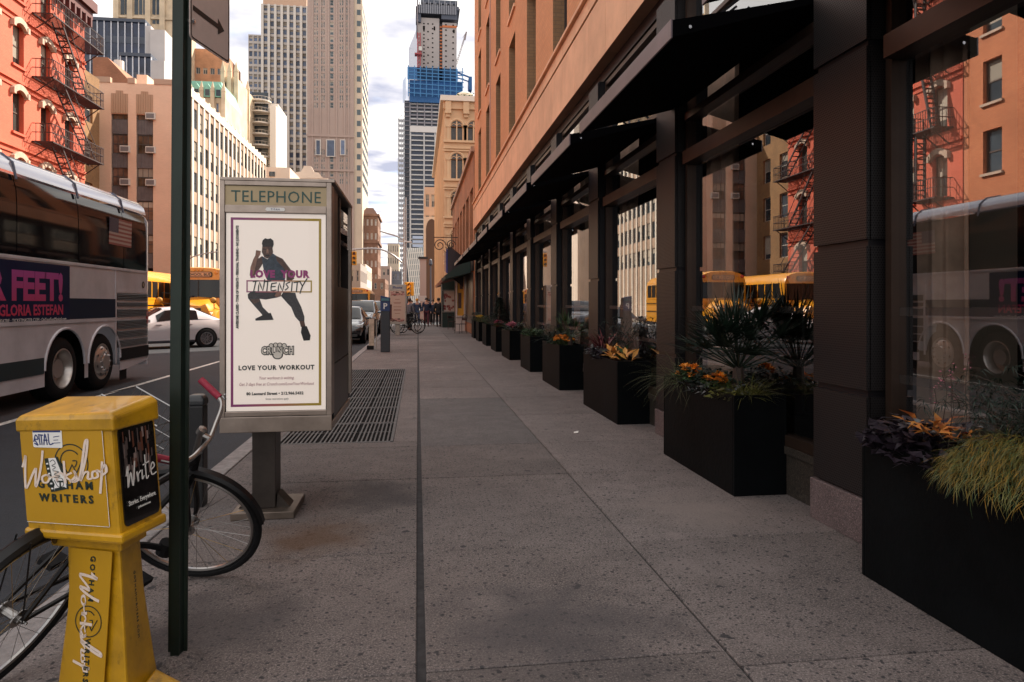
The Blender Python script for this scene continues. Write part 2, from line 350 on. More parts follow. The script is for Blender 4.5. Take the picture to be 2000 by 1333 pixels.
KERB = M('kerb_stone', (.26, .235, .23), .8, ns=9, na=.35, bump=.3, rnd=.15)
TAR = M('joint_tar', (.03, .028, .03), .9, ns=20, na=.5)
g = MB(); g.poly([(-900,-60,-.14),(900,-60,-.14),(900,1500,-.14),(-900,1500,-.14)]).build('ground', ASPH)['kind'] = 'structure'
rd = MB(); rd.poly([(-15.2,-12,ZR),(XC,-12,ZR),(XC,420,ZR),(-15.2,420,ZR)]).build('road', ASPH)['kind'] = 'structure'
mk = MB(); R.seed(2)
y = 4.
while y < 48:
    mk.poly([(-5.28,y,ZR+.004),(-5.17,y,ZR+.004),(-5.17,y+1.9,ZR+.004),(-5.28,y+1.9,ZR+.004)]); y += 1.9+.02
for k in range(9): mk.poly([(-14.5+k*1.4,47.5,ZR+.004),(-13.9+k*1.4,47.5,ZR+.004),(-13.9+k*1.4,50.5,ZR+.004),(-14.5+k*1.4,50.5,ZR+.004)])
mk.build('road_marking', M('road_paint', (.62,.60,.56), .75, ns=14, na=.5, bump=.2))['kind'] = 'structure'
# our pavement: a dark bed with separate slabs laid on it
pv = MB(); pv.box(XC+.17, 9, -6, 47, -.11, -.012); pav = pv.build('pavement', TAR, world=False); pav['kind'] = 'structure'
R.seed(5)
CONCP = speckle('pavement_patch', (.125,.112,.112), (.02,.02,.023), (.50,.44,.40), rnd=.1, gum=False)
def slab(x0, x1, y0, y1, top=0., gx=.004, gy=.004, m=None):
    b = MB(); j = lambda: R.uniform(-.0015, .0015)
    x0 += gx; x1 -= gx; y0 += gy; y1 -= gy
    zs = [top+j() for _ in range(4)]; e = .004
    b.add([(x0,y0,-.05),(x1,y0,-.05),(x1,y1,-.05),(x0,y1,-.05),(x0,y0,zs[0]-e),(x1,y0,zs[1]-e),(x1,y1,zs[2]-e),(x0,y1,zs[3]-e),
           (x0+e,y0+e,zs[0]),(x1-e,y0+e,zs[1]),(x1-e,y1-e,zs[2]),(x0+e,y1-e,zs[3])],
          [(0,1,5,4),(1,2,6,5),(2,3,7,6),(3,0,4,7),(4,5,9,8),(5,6,10,9),(6,7,11,10),(7,4,8,11),(8,9,10,11)])
    return b.build('slab', m or CONC, pav)
YJ = [-2.5, -1.2, .1, 1.36, 2.62, 3.90, 5.54, 6.80, 8.56, 10.2, 11.5, 12.56, 14.0]
while YJ[-1] < 46: YJ.append(min(46.9, YJ[-1]+1.52))
GX0, GX1, GY0, GY1 = -1.38, -.28, 7.08, 15.0        # subway grating
for a, b in zip(YJ, YJ[1:]):
    if b <= GY0 or a >= GY1: slab(-1.575, .0, a, b, gx=.006)
    slab(.028, 1.235, a, b, m=CONCP if 6.7 < a < 8.6 or 3.8 < a < 4 and False else None); slab(1.238, 2.9 if b < 31 else 4.5, a-(.12 if 2 < a < 3 else 0), b-(.12 if 2 < b < 3 else 0))
slab(-1.575, .0, 6.80, GY0-.02); slab(GX1+.03, .0, GY0-.02, 11.); slab(GX1+.03, 0., 11., GY1); slab(-1.575, GX0-.03, GY0-.02, GY1); slab(-1.575, 0, GY1, 15.52, gx=.006)
# kerb of separate stones
kb = thing('kerb', None, None); del_ = 0; kb['kind'] = 'structure'
y = -6.
while y < 47:
    l_ = R.uniform(1.5, 2.3); b = MB(); b.box(XC, XC+.166, y+.004, y+l_-.004, ZR-.1, R.uniform(-.002,.003)); b.build('kerb_stone', KERB, kb, bevel=.012); y += l_
# far pavement across the cross street, and the pavement on the other side of the road
for nm, (x0,x1,y0,y1) in (('pavement', (XC,6,64,420)), ('pavement', (-24,-15.2,-12,45.5)), ('pavement', (-24,-15.2,59,420))):
    b = MB(); b.box(x0,x1,y0,y1,-.3,0); b.build(nm, CONC)['kind'] = 'structure'
# subway grating in the pavement
gr = thing('subway_grating', 'long steel subway grating let into the pavement beyond the phone booth', 'grating', (0,0,0))
GST = M('grating_steel', (.085,.078,.078), .6, .4, ns=8, na=.4)
fb = MB()
for x in (GX0-.03, GX1): fb.box(x, x+.03, GY0, GY1, -.045, .002)
GYS = [7.08, 8.23, 9.46, 10.5, 11.75, 13.2, 14.98]
for y in GYS: fb.box(GX0, GX1, y-.018, y+.018, -.04, .001)
fb.build('frame', GST, gr)
pit_shade = MB(); pit_shade.poly([(GX0,GY0,-.011),(GX1,GY0,-.011),(GX1,GY1,-.011),(GX0,GY1,-.011)]); pit_shade.build('pit_shade', M('pit_shade_dark', (.022,.021,.021), .9, spec=0.), gr)  # flat dark sheet just below the bars stands for the shaded pit
for a, b in zip(GYS, GYS[1:]):
    for k in range(3):
        x0 = GX0+k*(GX1-GX0)/3+.008; x1 = GX0+(k+1)*(GX1-GX0)/3-.008; q = MB(); nb = 8
        for i in range(nb):
            x = x0+(x1-x0)*(i+.5)/nb; q.box(x-.0085, x+.0085, a+.02, b-.02, -.0105, -.001)
        for f in (.02, .5, .98):
            yy = a+.02+(b-a-.04)*f; q.box(x0, x1, yy-.008, yy+.008, -.01, -.003)
        q.build('grate_panel', GST, gr)
li = MB(); li.add([(1.68,7.25,.004),(1.72,7.23,.008),(1.74,7.29,.02),(1.69,7.31,.006)], [(0,1,2,3)]); tag(li.build('litter', WHITE, fix=False), 'scrap of white paper lying on the pavement near the planters', 'litter')

# ================================================================== BUILDING ON THIS SIDE (shop front, stone band, brick above)
BR = brick_mat('tan_brick', (.58,.265,.12), (.64,.30,.14), (.48,.26,.14), na=.12)
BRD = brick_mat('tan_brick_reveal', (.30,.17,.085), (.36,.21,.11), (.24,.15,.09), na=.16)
STONE = M('sandstone', (.74,.44,.27), .75, ns=1.6, na=.14, bump=.12, bs=40, rnd=.07)
METAL = M('dark_bronze_sheet', (.0085,.0075,.0095), .45, 0., ns=2.5, na=.35, spec=.3)
FASC = M('awning_fascia', (.13,.105,.115), .42, .5, ns=3, na=.2)
PERF = grid_mat('perforated_bronze', (.011,.0085,.009), (.0012,.0012,.0012), .0165, .45, .1)
GRAN = speckle('pink_granite', (.13,.10,.10), (.05,.04,.045), (.45,.35,.34), gum=False, rough=.45)
GRAND = speckle('dark_granite', (.045,.038,.032), (.02,.018,.018), (.2,.16,.12), gum=False, rough=.4)
FRM = M('bronze_window_frame', (.060,.038,.028), .38, .6, ns=3, na=.2)
GLS = glass_mat('shop_glass', (.88,.88,.86), .31)
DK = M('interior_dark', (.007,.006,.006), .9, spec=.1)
bd = thing('brick_building', 'orange brick building with stone band and dark shopfronts along the pavement', 'building', (XF, 0, 0))
YE, PITCH, PW = 31., 2.975, .54
PF = [3.63+PITCH*k for k in range(-2, 10)]          # near edges of the pilasters
GLX = 2.72
# brick upper wall with deep window openings
UTOP = 17.6; wh = []
cols = [(5.7,7.3),(8.15,9.5)]
cy = [3.0, 5.8] + [8.65, 12.2, 15.35, 18.55, 21.8, 25.1, 28.4]
for c in cy:
    for z0 in (6.12, 9.38, 12.7): wh.append((YE-(c+.62), YE-(c-.62), z0, z0+2.55 if z0 < 12 else z0+2.6))
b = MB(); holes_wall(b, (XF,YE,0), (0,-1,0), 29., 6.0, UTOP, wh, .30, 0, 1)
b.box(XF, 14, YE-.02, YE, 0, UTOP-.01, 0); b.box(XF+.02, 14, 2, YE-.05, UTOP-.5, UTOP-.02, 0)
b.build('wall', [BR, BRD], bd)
for o in windows(bd, (XF,YE,0), (0,-1,0), wh, .22, 'sash2', M('upper_window_frame', (.06,.045,.04), .5), M('upper_pane', (.03,.035,.04), .05, rnd=.3), .07): pass
for a, b_, c, d in wh: sl = MB(); sl.box(XF-.05, XF+.28, YE-b_-.06, YE-a+.06, c-.09, c-.004); sl.build('window_sill', STONE, bd)
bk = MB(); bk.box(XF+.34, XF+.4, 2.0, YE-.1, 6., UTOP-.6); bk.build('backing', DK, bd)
cp = MB(); cp.box(XF-.035, XF+.2, 24.02, 24.14, 6.05, UTOP-.02); cp.build('drainpipe', M('pipe_copper', (.5,.32,.25), .6), bd)
# stone band of separate panels, with its two mouldings
yy = YE; R.seed(9)
while yy > 1.6:
    w_ = .92; q = MB(); q.box(XF-.06, XF+.25, yy-w_+.004, yy-.004, 4.79, 5.66); q.build('stone_panel', STONE, bd, bevel=.004)
    q = MB(); q.box(XF-.06, XF+.25, yy-w_+.004, yy-.004, 5.71, 5.93); q.build('stone_panel', STONE, bd, bevel=.004); yy -= w_
q = MB(); q.box(XF-.03, XF+.24, 1.6, YE, 5.655, 5.715); q.build('groove', M('groove_dark', (.10,.055,.045), .8), bd)
q = MB(); q.box(XF-.12, XF+.24, 1.6, YE+.03, 5.935, 6.0); q.box(XF-.05, XF+.2, 1.6, YE+.03, 6.0, 6.06); q.build('cornice', STONE, bd, bevel=.01)
q = MB(); q.box(XF+.10, XF+.3, 1.6, YE, 4.62, 4.785); q.build('lintel', METAL, bd)
# pilasters: granite foot, perforated panels with dark joints
for y0 in PF:
    y1 = y0+PW; p = MB(); p.box(XF+.035, GLX+.2, y0+.02, y1-.02, .02, 4.62); pl = p.build('pilaster', METAL, bd)
    q = MB(); q.box(XF, GLX+.1, y0-.015, y1+.02, 0, .265); q.build('granite_foot', GRAN, pl, bevel=.006)
    for z0, z1 in ((.28,.86),(.90,1.74),(1.78,2.9),(2.94,4.6)):
        for args in ((XF+.012, XF+.034, y0+.004, y1-.004), (XF+.04, GLX-.03, y0+.001, y0+.018), (XF+.04, GLX-.03, y1-.018, y1-.001)):
            q = MB(); q.box(*args, z0, z1); q.build('perforated_panel', PERF if y0 < 7 else METAL, pl)
# bays: plinth, window, transom, awning, upper window
LAMP = M('downlight', (.9,.9,.85), .3)
BAND = glass_mat('frosted_band', (.55,.55,.55), .12, .5)
for i, y0 in enumerate(PF[:-1]):
    a, c = y0+PW, PF[i+1]
    q = MB(); q.box(XF+.13, GLX+.3, a+.003, c-.003, 0, .30); q.box(XF+.11, GLX+.3, a+.003, c-.003, .302, .36); q.build('granite_plinth', GRAND, bd, bevel=.005)
    wn = MB(); x0, x1 = GLX-.045, GLX+.05
    wn.box(x0,x1,a+.02,a+.07,.36,4.6).box(x0,x1,c-.07,c-.02,.36,4.6).box(x0,x1,a+.07,c-.07,.362,.44).box(x0-.05,x1,a+.07,c-.07,2.80,2.93)
    wn.box(x0-.03,x1,a+.07,c-.07,3.24,3.31).box(x0,x1,a+.07,c-.07,3.52,3.58).box(x0,x1,a+.07,c-.07,4.54,4.6).box(x0+.01,x1,a+.07,c-.07,4.05,4.09)
    wo_ = wn.build('window', FRM, bd)
    for z0, z1 in ((.44,2.80),(2.93,3.24),(3.58,4.54)):
        q = MB(); q.poly([(GLX,a+.06,z0),(GLX,c-.06,z0),(GLX,c-.06,z1),(GLX,a+.06,z1)]); q.build('pane', GLS, wo_, fix=False)
    if i < 6:
        for z0 in (.95, 1.335):
            q = MB(); q.poly([(GLX+.004,a+.07,z0),(GLX+.004,c-.07,z0),(GLX+.004,c-.07,z0+.05),(GLX+.004,a+.07,z0+.05)]); q.build('frosted_band', BAND, wo_, fix=False)
    # awning: shallow wedge with a folded fascia
    aw = MB(); ya, yb = a+.05, c+.02+.38
    yb = min(yb, PF[i+1]+.1)
    pr = [(1.63,3.125),(1.63,3.235),(GLX-.06,3.455),(GLX-.06,3.415)]
    aw.loft([[Vector((x,yk,z)) for x, z in pr] for yk in (ya, yb)])
    ao = aw.build('awning', M('awning_black', (.0015,.0015,.002), .85, spec=.04), bd)
    q = MB(); q.box(1.615,1.628,ya-.004,yb+.004,3.115,3.24); q.build('fascia', FASC, ao, bevel=.003)
    q = MB(); q.lathe([(0,0),(.011,0),(.011,.008),(.008,.012),(0,.012)], 10, mat=frame((1.74,ya-.0,3.19),(1,0,0),(0,0,-1)) @ Matrix.Translation((0,0,-.02))); q.build('fixing', CHROME, ao)
    for f in (.25,.5,.75): q = MB(); q.bar((1.9, ya+(yb-ya)*f, 3.30),(GLX-.05, ya+(yb-ya)*f, 3.92), .02); q.build('tie_rod', METAL, ao)
# inside of the shop: floor, back, ceiling, columns
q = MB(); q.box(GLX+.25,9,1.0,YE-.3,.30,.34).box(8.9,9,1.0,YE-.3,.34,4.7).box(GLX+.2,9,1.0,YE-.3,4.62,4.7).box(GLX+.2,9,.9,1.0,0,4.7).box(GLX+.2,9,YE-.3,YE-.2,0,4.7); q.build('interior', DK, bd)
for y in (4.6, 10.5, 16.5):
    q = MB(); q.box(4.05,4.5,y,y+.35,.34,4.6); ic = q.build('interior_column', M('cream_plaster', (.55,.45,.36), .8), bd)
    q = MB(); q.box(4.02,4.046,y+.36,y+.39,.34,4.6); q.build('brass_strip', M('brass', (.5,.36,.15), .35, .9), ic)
# low far end of the block
# curtains hang inside: things of their own
CURT = M('curtain_linen', (.40,.285,.22), .95, ns=6, na=.2)
def curtain(y0, y1, label, grp='curtains behind the shop windows'):
    c = MB(); n = 44; x = lambda t: 2.93+.045*math.sin(t*9.3)+.025*math.sin(t*23+1)
    rows = [[Vector((x((y1-y0)*k/n*3.2+y0)+.01*math.sin(z*2+k), y0+(y1-y0)*k/n, z)) for k in range(n+1)] for z in (.36, 1.4, 2.6, 3.9)]
    vs = [p for r_ in rows for p in r_]; m_ = n+1
    c.add(vs, [(j*m_+k, j*m_+k+1, (j+1)*m_+k+1, (j+1)*m_+k) for j in range(3) for k in range(n)])
    o = c.build('curtain', CURT, smooth=True, fix=False); tag(o, label, 'curtain', grp); return o
curtain(3.28, 3.66, 'pleated linen curtain behind the shop window beside the nearest perforated pilaster')
curtain(5.98, 6.55, 'long linen curtain behind the window with the palm planter')
curtain(4.2, 4.6, 'narrow gathered curtain just beyond the nearest pilaster, behind the palm window')
for k in range(2, 9):
    y = PF[k+1]+PW if k+1 < len(PF) else 0
    curtain(y+1.85, y+2.42, ['', '', 'linen curtain behind the third window, at the croton planter', 'linen curtain behind the window at the planter of orange mums',
      'linen curtain at the window with the green grassy planter', 'linen curtain at the window behind the pink ornamental cabbages', 'linen curtain at the seventh window, by the conifer planter',
      'linen curtain at the eighth window along the shopfront', 'linen curtain at the last but one shop window'][k])
lp = thing('lamp', 'white drum lampshade on a thin stem inside the palm window', 'lamp', (3.6,6.0,.34))
q = MB(); q.lathe([(.10,1.62),(.14,1.30),(.12,1.26)], 16, mat=Matrix.Translation((3.6,6.0,.34))); q.build('lamp_shade', M('lampshade', (.75,.68,.58), .8), lp, smooth=True)
q = MB(); q.tube([(3.6,6,.34),(3.6,6,1.7)], .012).lathe([(0,.0),(.14,.0),(.14,.02),(0,.03)], 14, mat=Matrix.Translation((3.6,6,.34))); q.build('stem', BLACK, lp)
# ================================================================== PLANTERS AND PLANTS
PBLK = M('planter_black', (.0028,.0036,.0042), .6, ns=1.6, na=.55, spec=.07, bump=.1, bs=30)
SOIL = M('soil', (.03,.022,.016), .95, ns=20, na=.4)
PLX0, PLX1, PH = 2.28, 2.69, .735
PLY = [(1.62,3.26),(4.70,6.14),(7.70,9.35),(10.89,12.41),(13.94,15.26),(16.98,18.6),(20.0,21.4),(22.9,24.3),(25.7,27.0),(28.0,29.2)]
PLAB = ['black planter box nearest the camera with golden trailing foliage', 'black planter box with the fan palm, beside the perforated pilaster', 'black planter box with red and orange croton leaves',
        'black planter box with a mound of orange mums', 'black planter box holding only green grassy leaves', 'black planter box with pink ornamental cabbage behind the green one',
        'black planter box below the tall dark conifer', 'black planter box just past the conifer planter', 'black planter box with pale yellow flowers near the far end of the row', 'last and farthest black planter box of the row']
def planter():
    t = thing('planter_box', PLAB[0], 'planter', (0,0,0), group='black planter boxes along the shopfront')
    b = MB(); w = .205; L_ = .7; e = .022
    b.box(-w,w,-L_,-L_+e,0,PH).box(-w,w,L_-e,L_,0,PH).box(-w,-w+e,-L_+e,L_-e,0,PH).box(w-e,w,-L_+e,L_-e,0,PH).box(-w+e,w-e,-L_+e,L_-e,.01,.05)
    b.build('box', PBLK, t, world=False, bevel=.005)
    s = MB(); s.box(-w+e+.001,w-e-.001,-L_+e+.001,L_-e-.001,PH-.09,PH-.05); s.build('soil', SOIL, t, world=False)
    return t
pp = planter()
for i, (a, c) in enumerate(PLY):
    o = pp if i == 0 else copy_tree(pp, label=PLAB[i])
    o.location = ((PLX0+PLX1)/2+(.02 if i in (2,4) else 0), (a+c)/2, 0); o.scale = (1, (c-a)/1.4, 1)
def leaf(name, c, r=.5, rnd=.0, c2=None): return M(name, c, r, ns=14, na=.45, col2=c2)
GRN = leaf('leaf_green', (.035,.075,.022)); DGR = leaf('leaf_dark_green', (.008,.020,.011)); PUR = leaf('leaf_purple', (.020,.013,.021)); ORG = leaf('petal_orange', (.75,.27,.025), .6)
GOLD = leaf('leaf_golden', (.36,.19,.016), .6, c2=(.07,.085,.014)); OLI = leaf('leaf_olive', (.13,.13,.03)); RED = leaf('leaf_red', (.45,.09,.03), c2=(.62,.30,.05)); PNK = leaf('leaf_pink', (.50,.16,.22)); SIL = leaf('leaf_grey', (.16,.17,.17)); TWG = M('twig', (.05,.032,.025), .8); DRED = leaf('leaf_dark_red', (.14,.025,.03)); YEL = leaf('petal_yellow', (.62,.42,.05))
rv = lambda a, b: R.uniform(a, b)
def blade(b, p, d, ln, w, droop, n=4, m=0, up=(0,0,1)):
    p = Vector(p); d = Vector(d).normalized(); vs = []
    side = d.cross(Vector((0,0,1)));
    if side.length < .1: side = Vector((rv(-1,1), rv(-1,1), 0))
    side.normalize(); curl = Vector((rv(-1,1), rv(-1,1), 0))*.45*droop; side = (side+Vector((0,0,rv(-.4,.4)))).normalized()
    for i in range(n+1):
        t = i/n; ww = w*(1-t)**.7*(.55+.9*t if t < .5 else 1)/2
        vs += [p-side*ww, p+side*ww]; d = (d+Vector((0,0,-droop/n))+curl/n).normalized(); p = p+d*(ln/n)
    b.add(vs, [(2*i, 2*i+1, 2*i+3, 2*i+2) for i in range(n)], m)
def leafquad(b, p, d, ln, w, m=0, bend=.3):
    p = Vector(p); d = Vector(d).normalized(); s = d.cross(Vector((rv(-.4,.4), rv(-.4,.4), 1))).normalized(); u = s.cross(d)
    a = p+d*ln*.45+u*ln*.06; e = p+d*ln-u*ln*bend
    b.add([p, a-s*w/2, e, a+s*w/2, a-u*ln*.03], [(0,1,4),(1,2,4),(2,3,4),(3,0,4)], m)
def rdir(up=.5): 
    a = rv(0, 2*math.pi); return Vector((math.cos(a), math.sin(a), rv(up-.4, up+.5)))
def clump(b, c, r, n, ln, w, m=0, up=.5):
    for _ in range(n):
        a = rv(0, 6.283); q = math.sqrt(rv(0,1)); leafquad(b, (c[0]+r[0]*q*math.cos(a), c[1]+r[1]*q*math.sin(a), c[2]+rv(0,1)*r[2]), rdir(up), ln*rv(.6,1.3), w*rv(.6,1.3), m)
def plant(name, label, cat, b, mats, base, grp=None, parts=()):
    o = b.build(name, mats, fix=False); 
    me = o.data; me.transform(Matrix.Translation(-Vector(base))); o.location = base; BASE[o.name] = tuple(base)
    return tag(o, label, cat, grp)
def grass(c, n, ln, w, droop, r=.12, up=1.1, mats=GRN, label='', name='grass_plant', grp=None):
    b = MB()
    for _ in range(n):
        d = rdir(up); blade(b, (c[0]+rv(-r,r), c[1]+rv(-r,r), c[2]), d, ln*rv(.6,1.15), w, droop*rv(.5,1.4), 5)
    return plant(name, label, 'grass plant', b, mats, c, grp)
def flowers(c, r, nh, hs, label, pet=ORG, leafm=GRN, nl=160, name='flowering_plant', ln=.07):
    t = thing(name, label, 'flower', c, group='flowers in the planter boxes')
    b = MB(); clump(b, (c[0], c[1], c[2]-.03), (r[0], r[1], r[2]), nl, ln, ln*.45); b.build('foliage', leafm, t, fix=False)
    for _ in range(nh):
        a = rv(0,6.28); q = math.sqrt(rv(0,1)); p = Vector((c[0]+r[0]*q*math.cos(a), c[1]+r[1]*q*math.sin(a), c[2]+r[2]*(1.05-.5*q*q)+rv(-.015,.015))); h = MB(); s = hs*rv(.7,1.25)
        for k in range(26):
            d = Vector((rv(-1,1), rv(-1,1), rv(-.1,1))); leafquad(h, p+d*s*.25, d, s*.5, s*.34, bend=.1)
        h.build('blossom', pet, t, fix=False)
    return t
R.seed(21)
# -- nearest box: golden trailing cypress, dark heuchera, small croton, bare stems, wispy shrub
def trailing(c, n, r, label):
    b = MB()
    for _ in range(n):
        a = rv(0,6.28); q = math.sqrt(rv(0,1)); p = (c[0]+r[0]*q*math.cos(a), c[1]+r[1]*q*math.sin(a), c[2]+.16*(1-q**3)+rv(-.03,.03))
        a2 = a+rv(-1.7,1.7); d = Vector((math.cos(a2)*rv(.3,1)-.15, math.sin(a2)*rv(.3,1), rv(-.1,.8))); blade(b, p, d, rv(.05,.13), .0036, rv(1.4,4.2), 5, R.choice((0,0,1,1,2)))
    return plant('trailing_plant', label, 'plant', b, [GOLD, OLI, GRN], c)
trailing((2.39,2.36,.69), 7600, (.24,.38,.2), 'golden thread-leaved plant spilling over the edge of the nearest planter')
b = MB(); clump(b, (2.41,3.03,.68), (.21,.20,.13), 330, .085, .05); clump(b, (2.27,2.95,.66), (.08,.3,.06), 120, .08, .045); plant('coral_bells', 'dark purple ruffled leaves at the far end of the nearest planter', 'plant', b, PUR, (2.42,3.03,.68))
b = MB()
for _ in range(44): leafquad(b, (2.37+rv(-.09,.09), 2.84+rv(-.12,.10), .78+rv(0,.06)), rdir(.7), rv(.07,.125), .034, R.choice((0,0,1)))
plant('croton', 'small red and orange leaved plant between the purple leaves and the golden plant', 'plant', b, [RED, SIL], (2.40,2.86,.70))
b = MB()
for k in range(5):
    p = [Vector((2.42+rv(-.05,.05), 2.86+rv(-.1,.1), .72))]
    for j in range(5): p.append(p[-1]+Vector((rv(-.01,.01), rv(-.012,.02), .055+.008*k)))
    b.tube(p, .0022, 4)
    for j in range(12): leafquad(b, p[-1]+Vector((rv(-.014,.014), rv(-.014,.014), rv(-.07,.02))), rdir(.3), .016, .010, 1)
plant('flower_stalks', 'thin upright stalks with tiny pale buds above the croton', 'plant', b, [TWG, PNK], (2.42,2.86,.70))
b = MB()
for k in range(30):
    p = [Vector((2.55+rv(-.05,.08), 2.3+rv(-.2,.18), .78))]; d = Vector((rv(-.35,.2), rv(-.4,.75), 1))
    for j in range(6): d = (d+Vector((rv(-.3,.22), rv(-.3,.4), rv(-.45,.1)))).normalized(); p.append(p[-1]+d*rv(.05,.12))
    b.tube(p, [.004-.0005*j for j in range(7)], 4)
    for j in range(60):
        q = p[R.randrange(1,7)]; leafquad(b, q+Vector((rv(-.03,.03),)*3), rdir(-.3), rv(.04,.08), .006, 1)
plant('wispy_shrub', 'dark airy shrub with wispy twigs standing in the nearest planter', 'shrub', b, [TWG, DGR], (2.55,2.3,.70))
# -- palm box
def palm(c, n, s, label, lf=DGR):
    t = thing('fan_palm', label, 'palm', c)
    b = MB(); b.tube([Vector(c), Vector(c)+Vector((0,0,.16*s))], [.05*s,.035*s], 8); b.build('trunk', TWG, t)
    for k in range(n):
        a = 6.283*k/n+rv(-.3,.3); el = rv(.25,1.25); d = Vector((math.cos(a)*math.cos(el), math.sin(a)*math.cos(el), math.sin(el)))
        q = MB(); base = Vector(c)+Vector((0,0,.14*s)); tip = base+d*rv(.24,.38)*s; q.tube([base, tip], .005, 4)
        sd = d.cross(Vector((0,0,1))).normalized(); up = sd.cross(d)
        for j in range(21):
            f = (j-10)/10*1.5; dd = d*math.cos(f)+sd*math.sin(f)+up*.12; blade(q, tip, dd, rv(.24,.31)*s*(1-.18*abs(f)), .022*s, rv(.1,.5), 4)
        q.build('frond', lf, t, fix=False)
    return t
palm((2.47,5.02,.74), 36, 1.12, 'dark fan palm rising from the second planter in front of the glass')
grass((2.42,5.90,.68), 420, .52, .005, 1.5, .13, 1.0, M('grass_olive', (.07,.075,.03), .7), 'fine drooping olive grass at the far end of the palm planter')
grass((2.45,4.84,.69), 240, .30, .005, 1.0, .08, 1.0, OLI, 'short tufted yellowish grass at the near corner of the palm planter')
flowers((2.36,5.72,.71), (.09,.17,.13), 17, .068, 'far cluster of orange blossoms in the palm planter, next to the drooping grass')
flowers((2.37,5.17,.71), (.10,.17,.11), 17, .062, 'near cluster of orange blossoms below the fan palm')
b = MB(); clump(b, (2.46,5.45,.67), (.18,.62,.16), 620, .085, .035, 0); clump(b, (2.36,5.3,.66), (.10,.5,.08), 120, .10, .03, 1); clump(b, (2.34,5.0,.67), (.07,.2,.07), 90, .07, .05, 2); plant('ground_ivy', 'mixed dark leaves filling the palm planter', 'plant', b, [DGR, SIL, OLI], (2.46,5.45,.67))
# -- croton box
b = MB()
for _ in range(44): leafquad(b, (2.45+rv(-.13,.12), 8.06+rv(-.22,.2), .72+rv(0,.10)), rdir(.7), rv(.13,.22), .06, R.choice((0,0,0,1)), .15)
plant('croton', 'orange and yellow broad-leaved croton in the third planter', 'plant', b, [leaf('leaf_croton', (.62,.20,.04), c2=(.70,.42,.10)), GRN], (2.45,8.06,.70))
b = MB(); clump(b, (2.45,8.7,.68), (.19,.55,.12), 420, .10, .045, 0); clump(b, (2.38,8.9,.7), (.14,.3,.14), 60, .09, .04, 1); plant('coral_bells', 'dark purple leaves mounded in the croton planter', 'plant', b, [PUR, SIL], (2.45,8.7,.68))
b = MB()
for _ in range(80): blade(b, (2.5+rv(-.05,.05), 9.0+rv(-.08,.08), .72), rdir(1.1), rv(.3,.55), .03, rv(.3,1.), 5)
plant('cordyline', 'dark red spiky plant at the back of the croton planter', 'plant', b, DRED, (2.5,9.,.7))
b = MB()
for k in range(26):
    p = [Vector((2.52+rv(-.06,.06), 8.35+rv(-.2,.2), .74))]; d = Vector((rv(-.3,.3), rv(-.5,.5), 1))
    for j in range(5): d = (d+Vector((rv(-.3,.3), rv(-.3,.3), rv(-.2,.1)))).normalized(); p.append(p[-1]+d*.1)
    b.tube(p, .003, 4)
    for j in range(26): leafquad(b, p[R.randrange(1,6)], rdir(.3), rv(.04,.07), .016, 1)
plant('twiggy_shrub', 'dark twiggy shrub behind the orange croton', 'shrub', b, [TWG, DGR], (2.52,8.35,.7))
# -- mum box
flowers((2.43,11.3,.74), (.18,.36,.11), 85, .05, 'dense mound of orange mums in the fourth planter', nl=200)
b = MB()
for _ in range(150): blade(b, (2.48+rv(-.1,.1), 11.9+rv(-.3,.3), .72), rdir(.9), rv(.3,.6), .02, rv(.5,1.4), 5)
clump(b, (2.45,11.75,.7), (.2,.6,.2), 240, .10, .05); plant('leafy_plant', 'dark green arching leaves behind the orange mums', 'plant', b, DGR, (2.48,11.9,.7))
palm((2.5,11.05,.72), 8, .9, 'small green fan palm beside the orange mums', GRN)
# -- the farther boxes
def filler(i, mats, label, n=300, h=.3, name='leafy_plant', ln=.11):
    a, c = PLY[i]; b = MB(); y = (a+c)/2; clump(b, (2.47,y,.70), (.2,(c-a)/2-.08,h), n, ln, ln*.4, 0)
    for _ in range(70): blade(b, (2.47+rv(-.12,.12), y+rv(-.5,.5), .72), rdir(1.), rv(.25,.5), .018, rv(.4,1.2), 4, len(mats)-1)
    plant(name, label, 'plant', b, mats, (2.47,y,.70))
filler(4, [GRN, DGR], 'low green leaves with a fringe of grass in the fifth planter', 420, .14)
filler(5, [DGR, OLI], 'dark green and olive leaves around the pink cabbages', 260, .2)
flowers((2.40,17.3,.78), (.14,.22,.10), 9, .14, 'pink ornamental cabbage heads in the sixth planter', PNK, SIL, 60)
filler(6, [DGR, DRED], 'dark reddish leaves at the foot of the conifer', 260, .18)
flowers((2.40,20.4,.78), (.12,.2,.08), 8, .11, 'pale pink rosettes beside the tall conifer', PNK, OLI, 60)
b = MB()
for k in range(1500):
    h = rv(0,1); a = rv(0,6.28); r_ = .30*(1-h)**.7*math.sqrt(rv(.3,1)); leafquad(b, (2.5+r_*math.cos(a), 20.9+r_*math.sin(a)*1.25, .75+h*.85), rdir(.3), .10, .03)
b.tube([(2.5,20.9,.7),(2.5,20.9,1.3)], .03, 6, 1); plant('conifer', 'tall bushy dark conifer in the seventh planter', 'conifer', b, [DGR, TWG], (2.5,20.9,.70))
filler(7, [DGR, GRN], 'mixed dark green leaves just past the conifer', 260, .3)
filler(8, [OLI, DGR], 'olive green leaves under the pale yellow flowers', 260, .22)
flowers((2.38,26.2,.85), (.15,.3,.10), 16, .08, 'pale yellow flowers near the end of the row', YEL, OLI, 60)
filler(9, [DGR, GRN], 'shaggy dark green plant in the farthest planter', 320, .35)
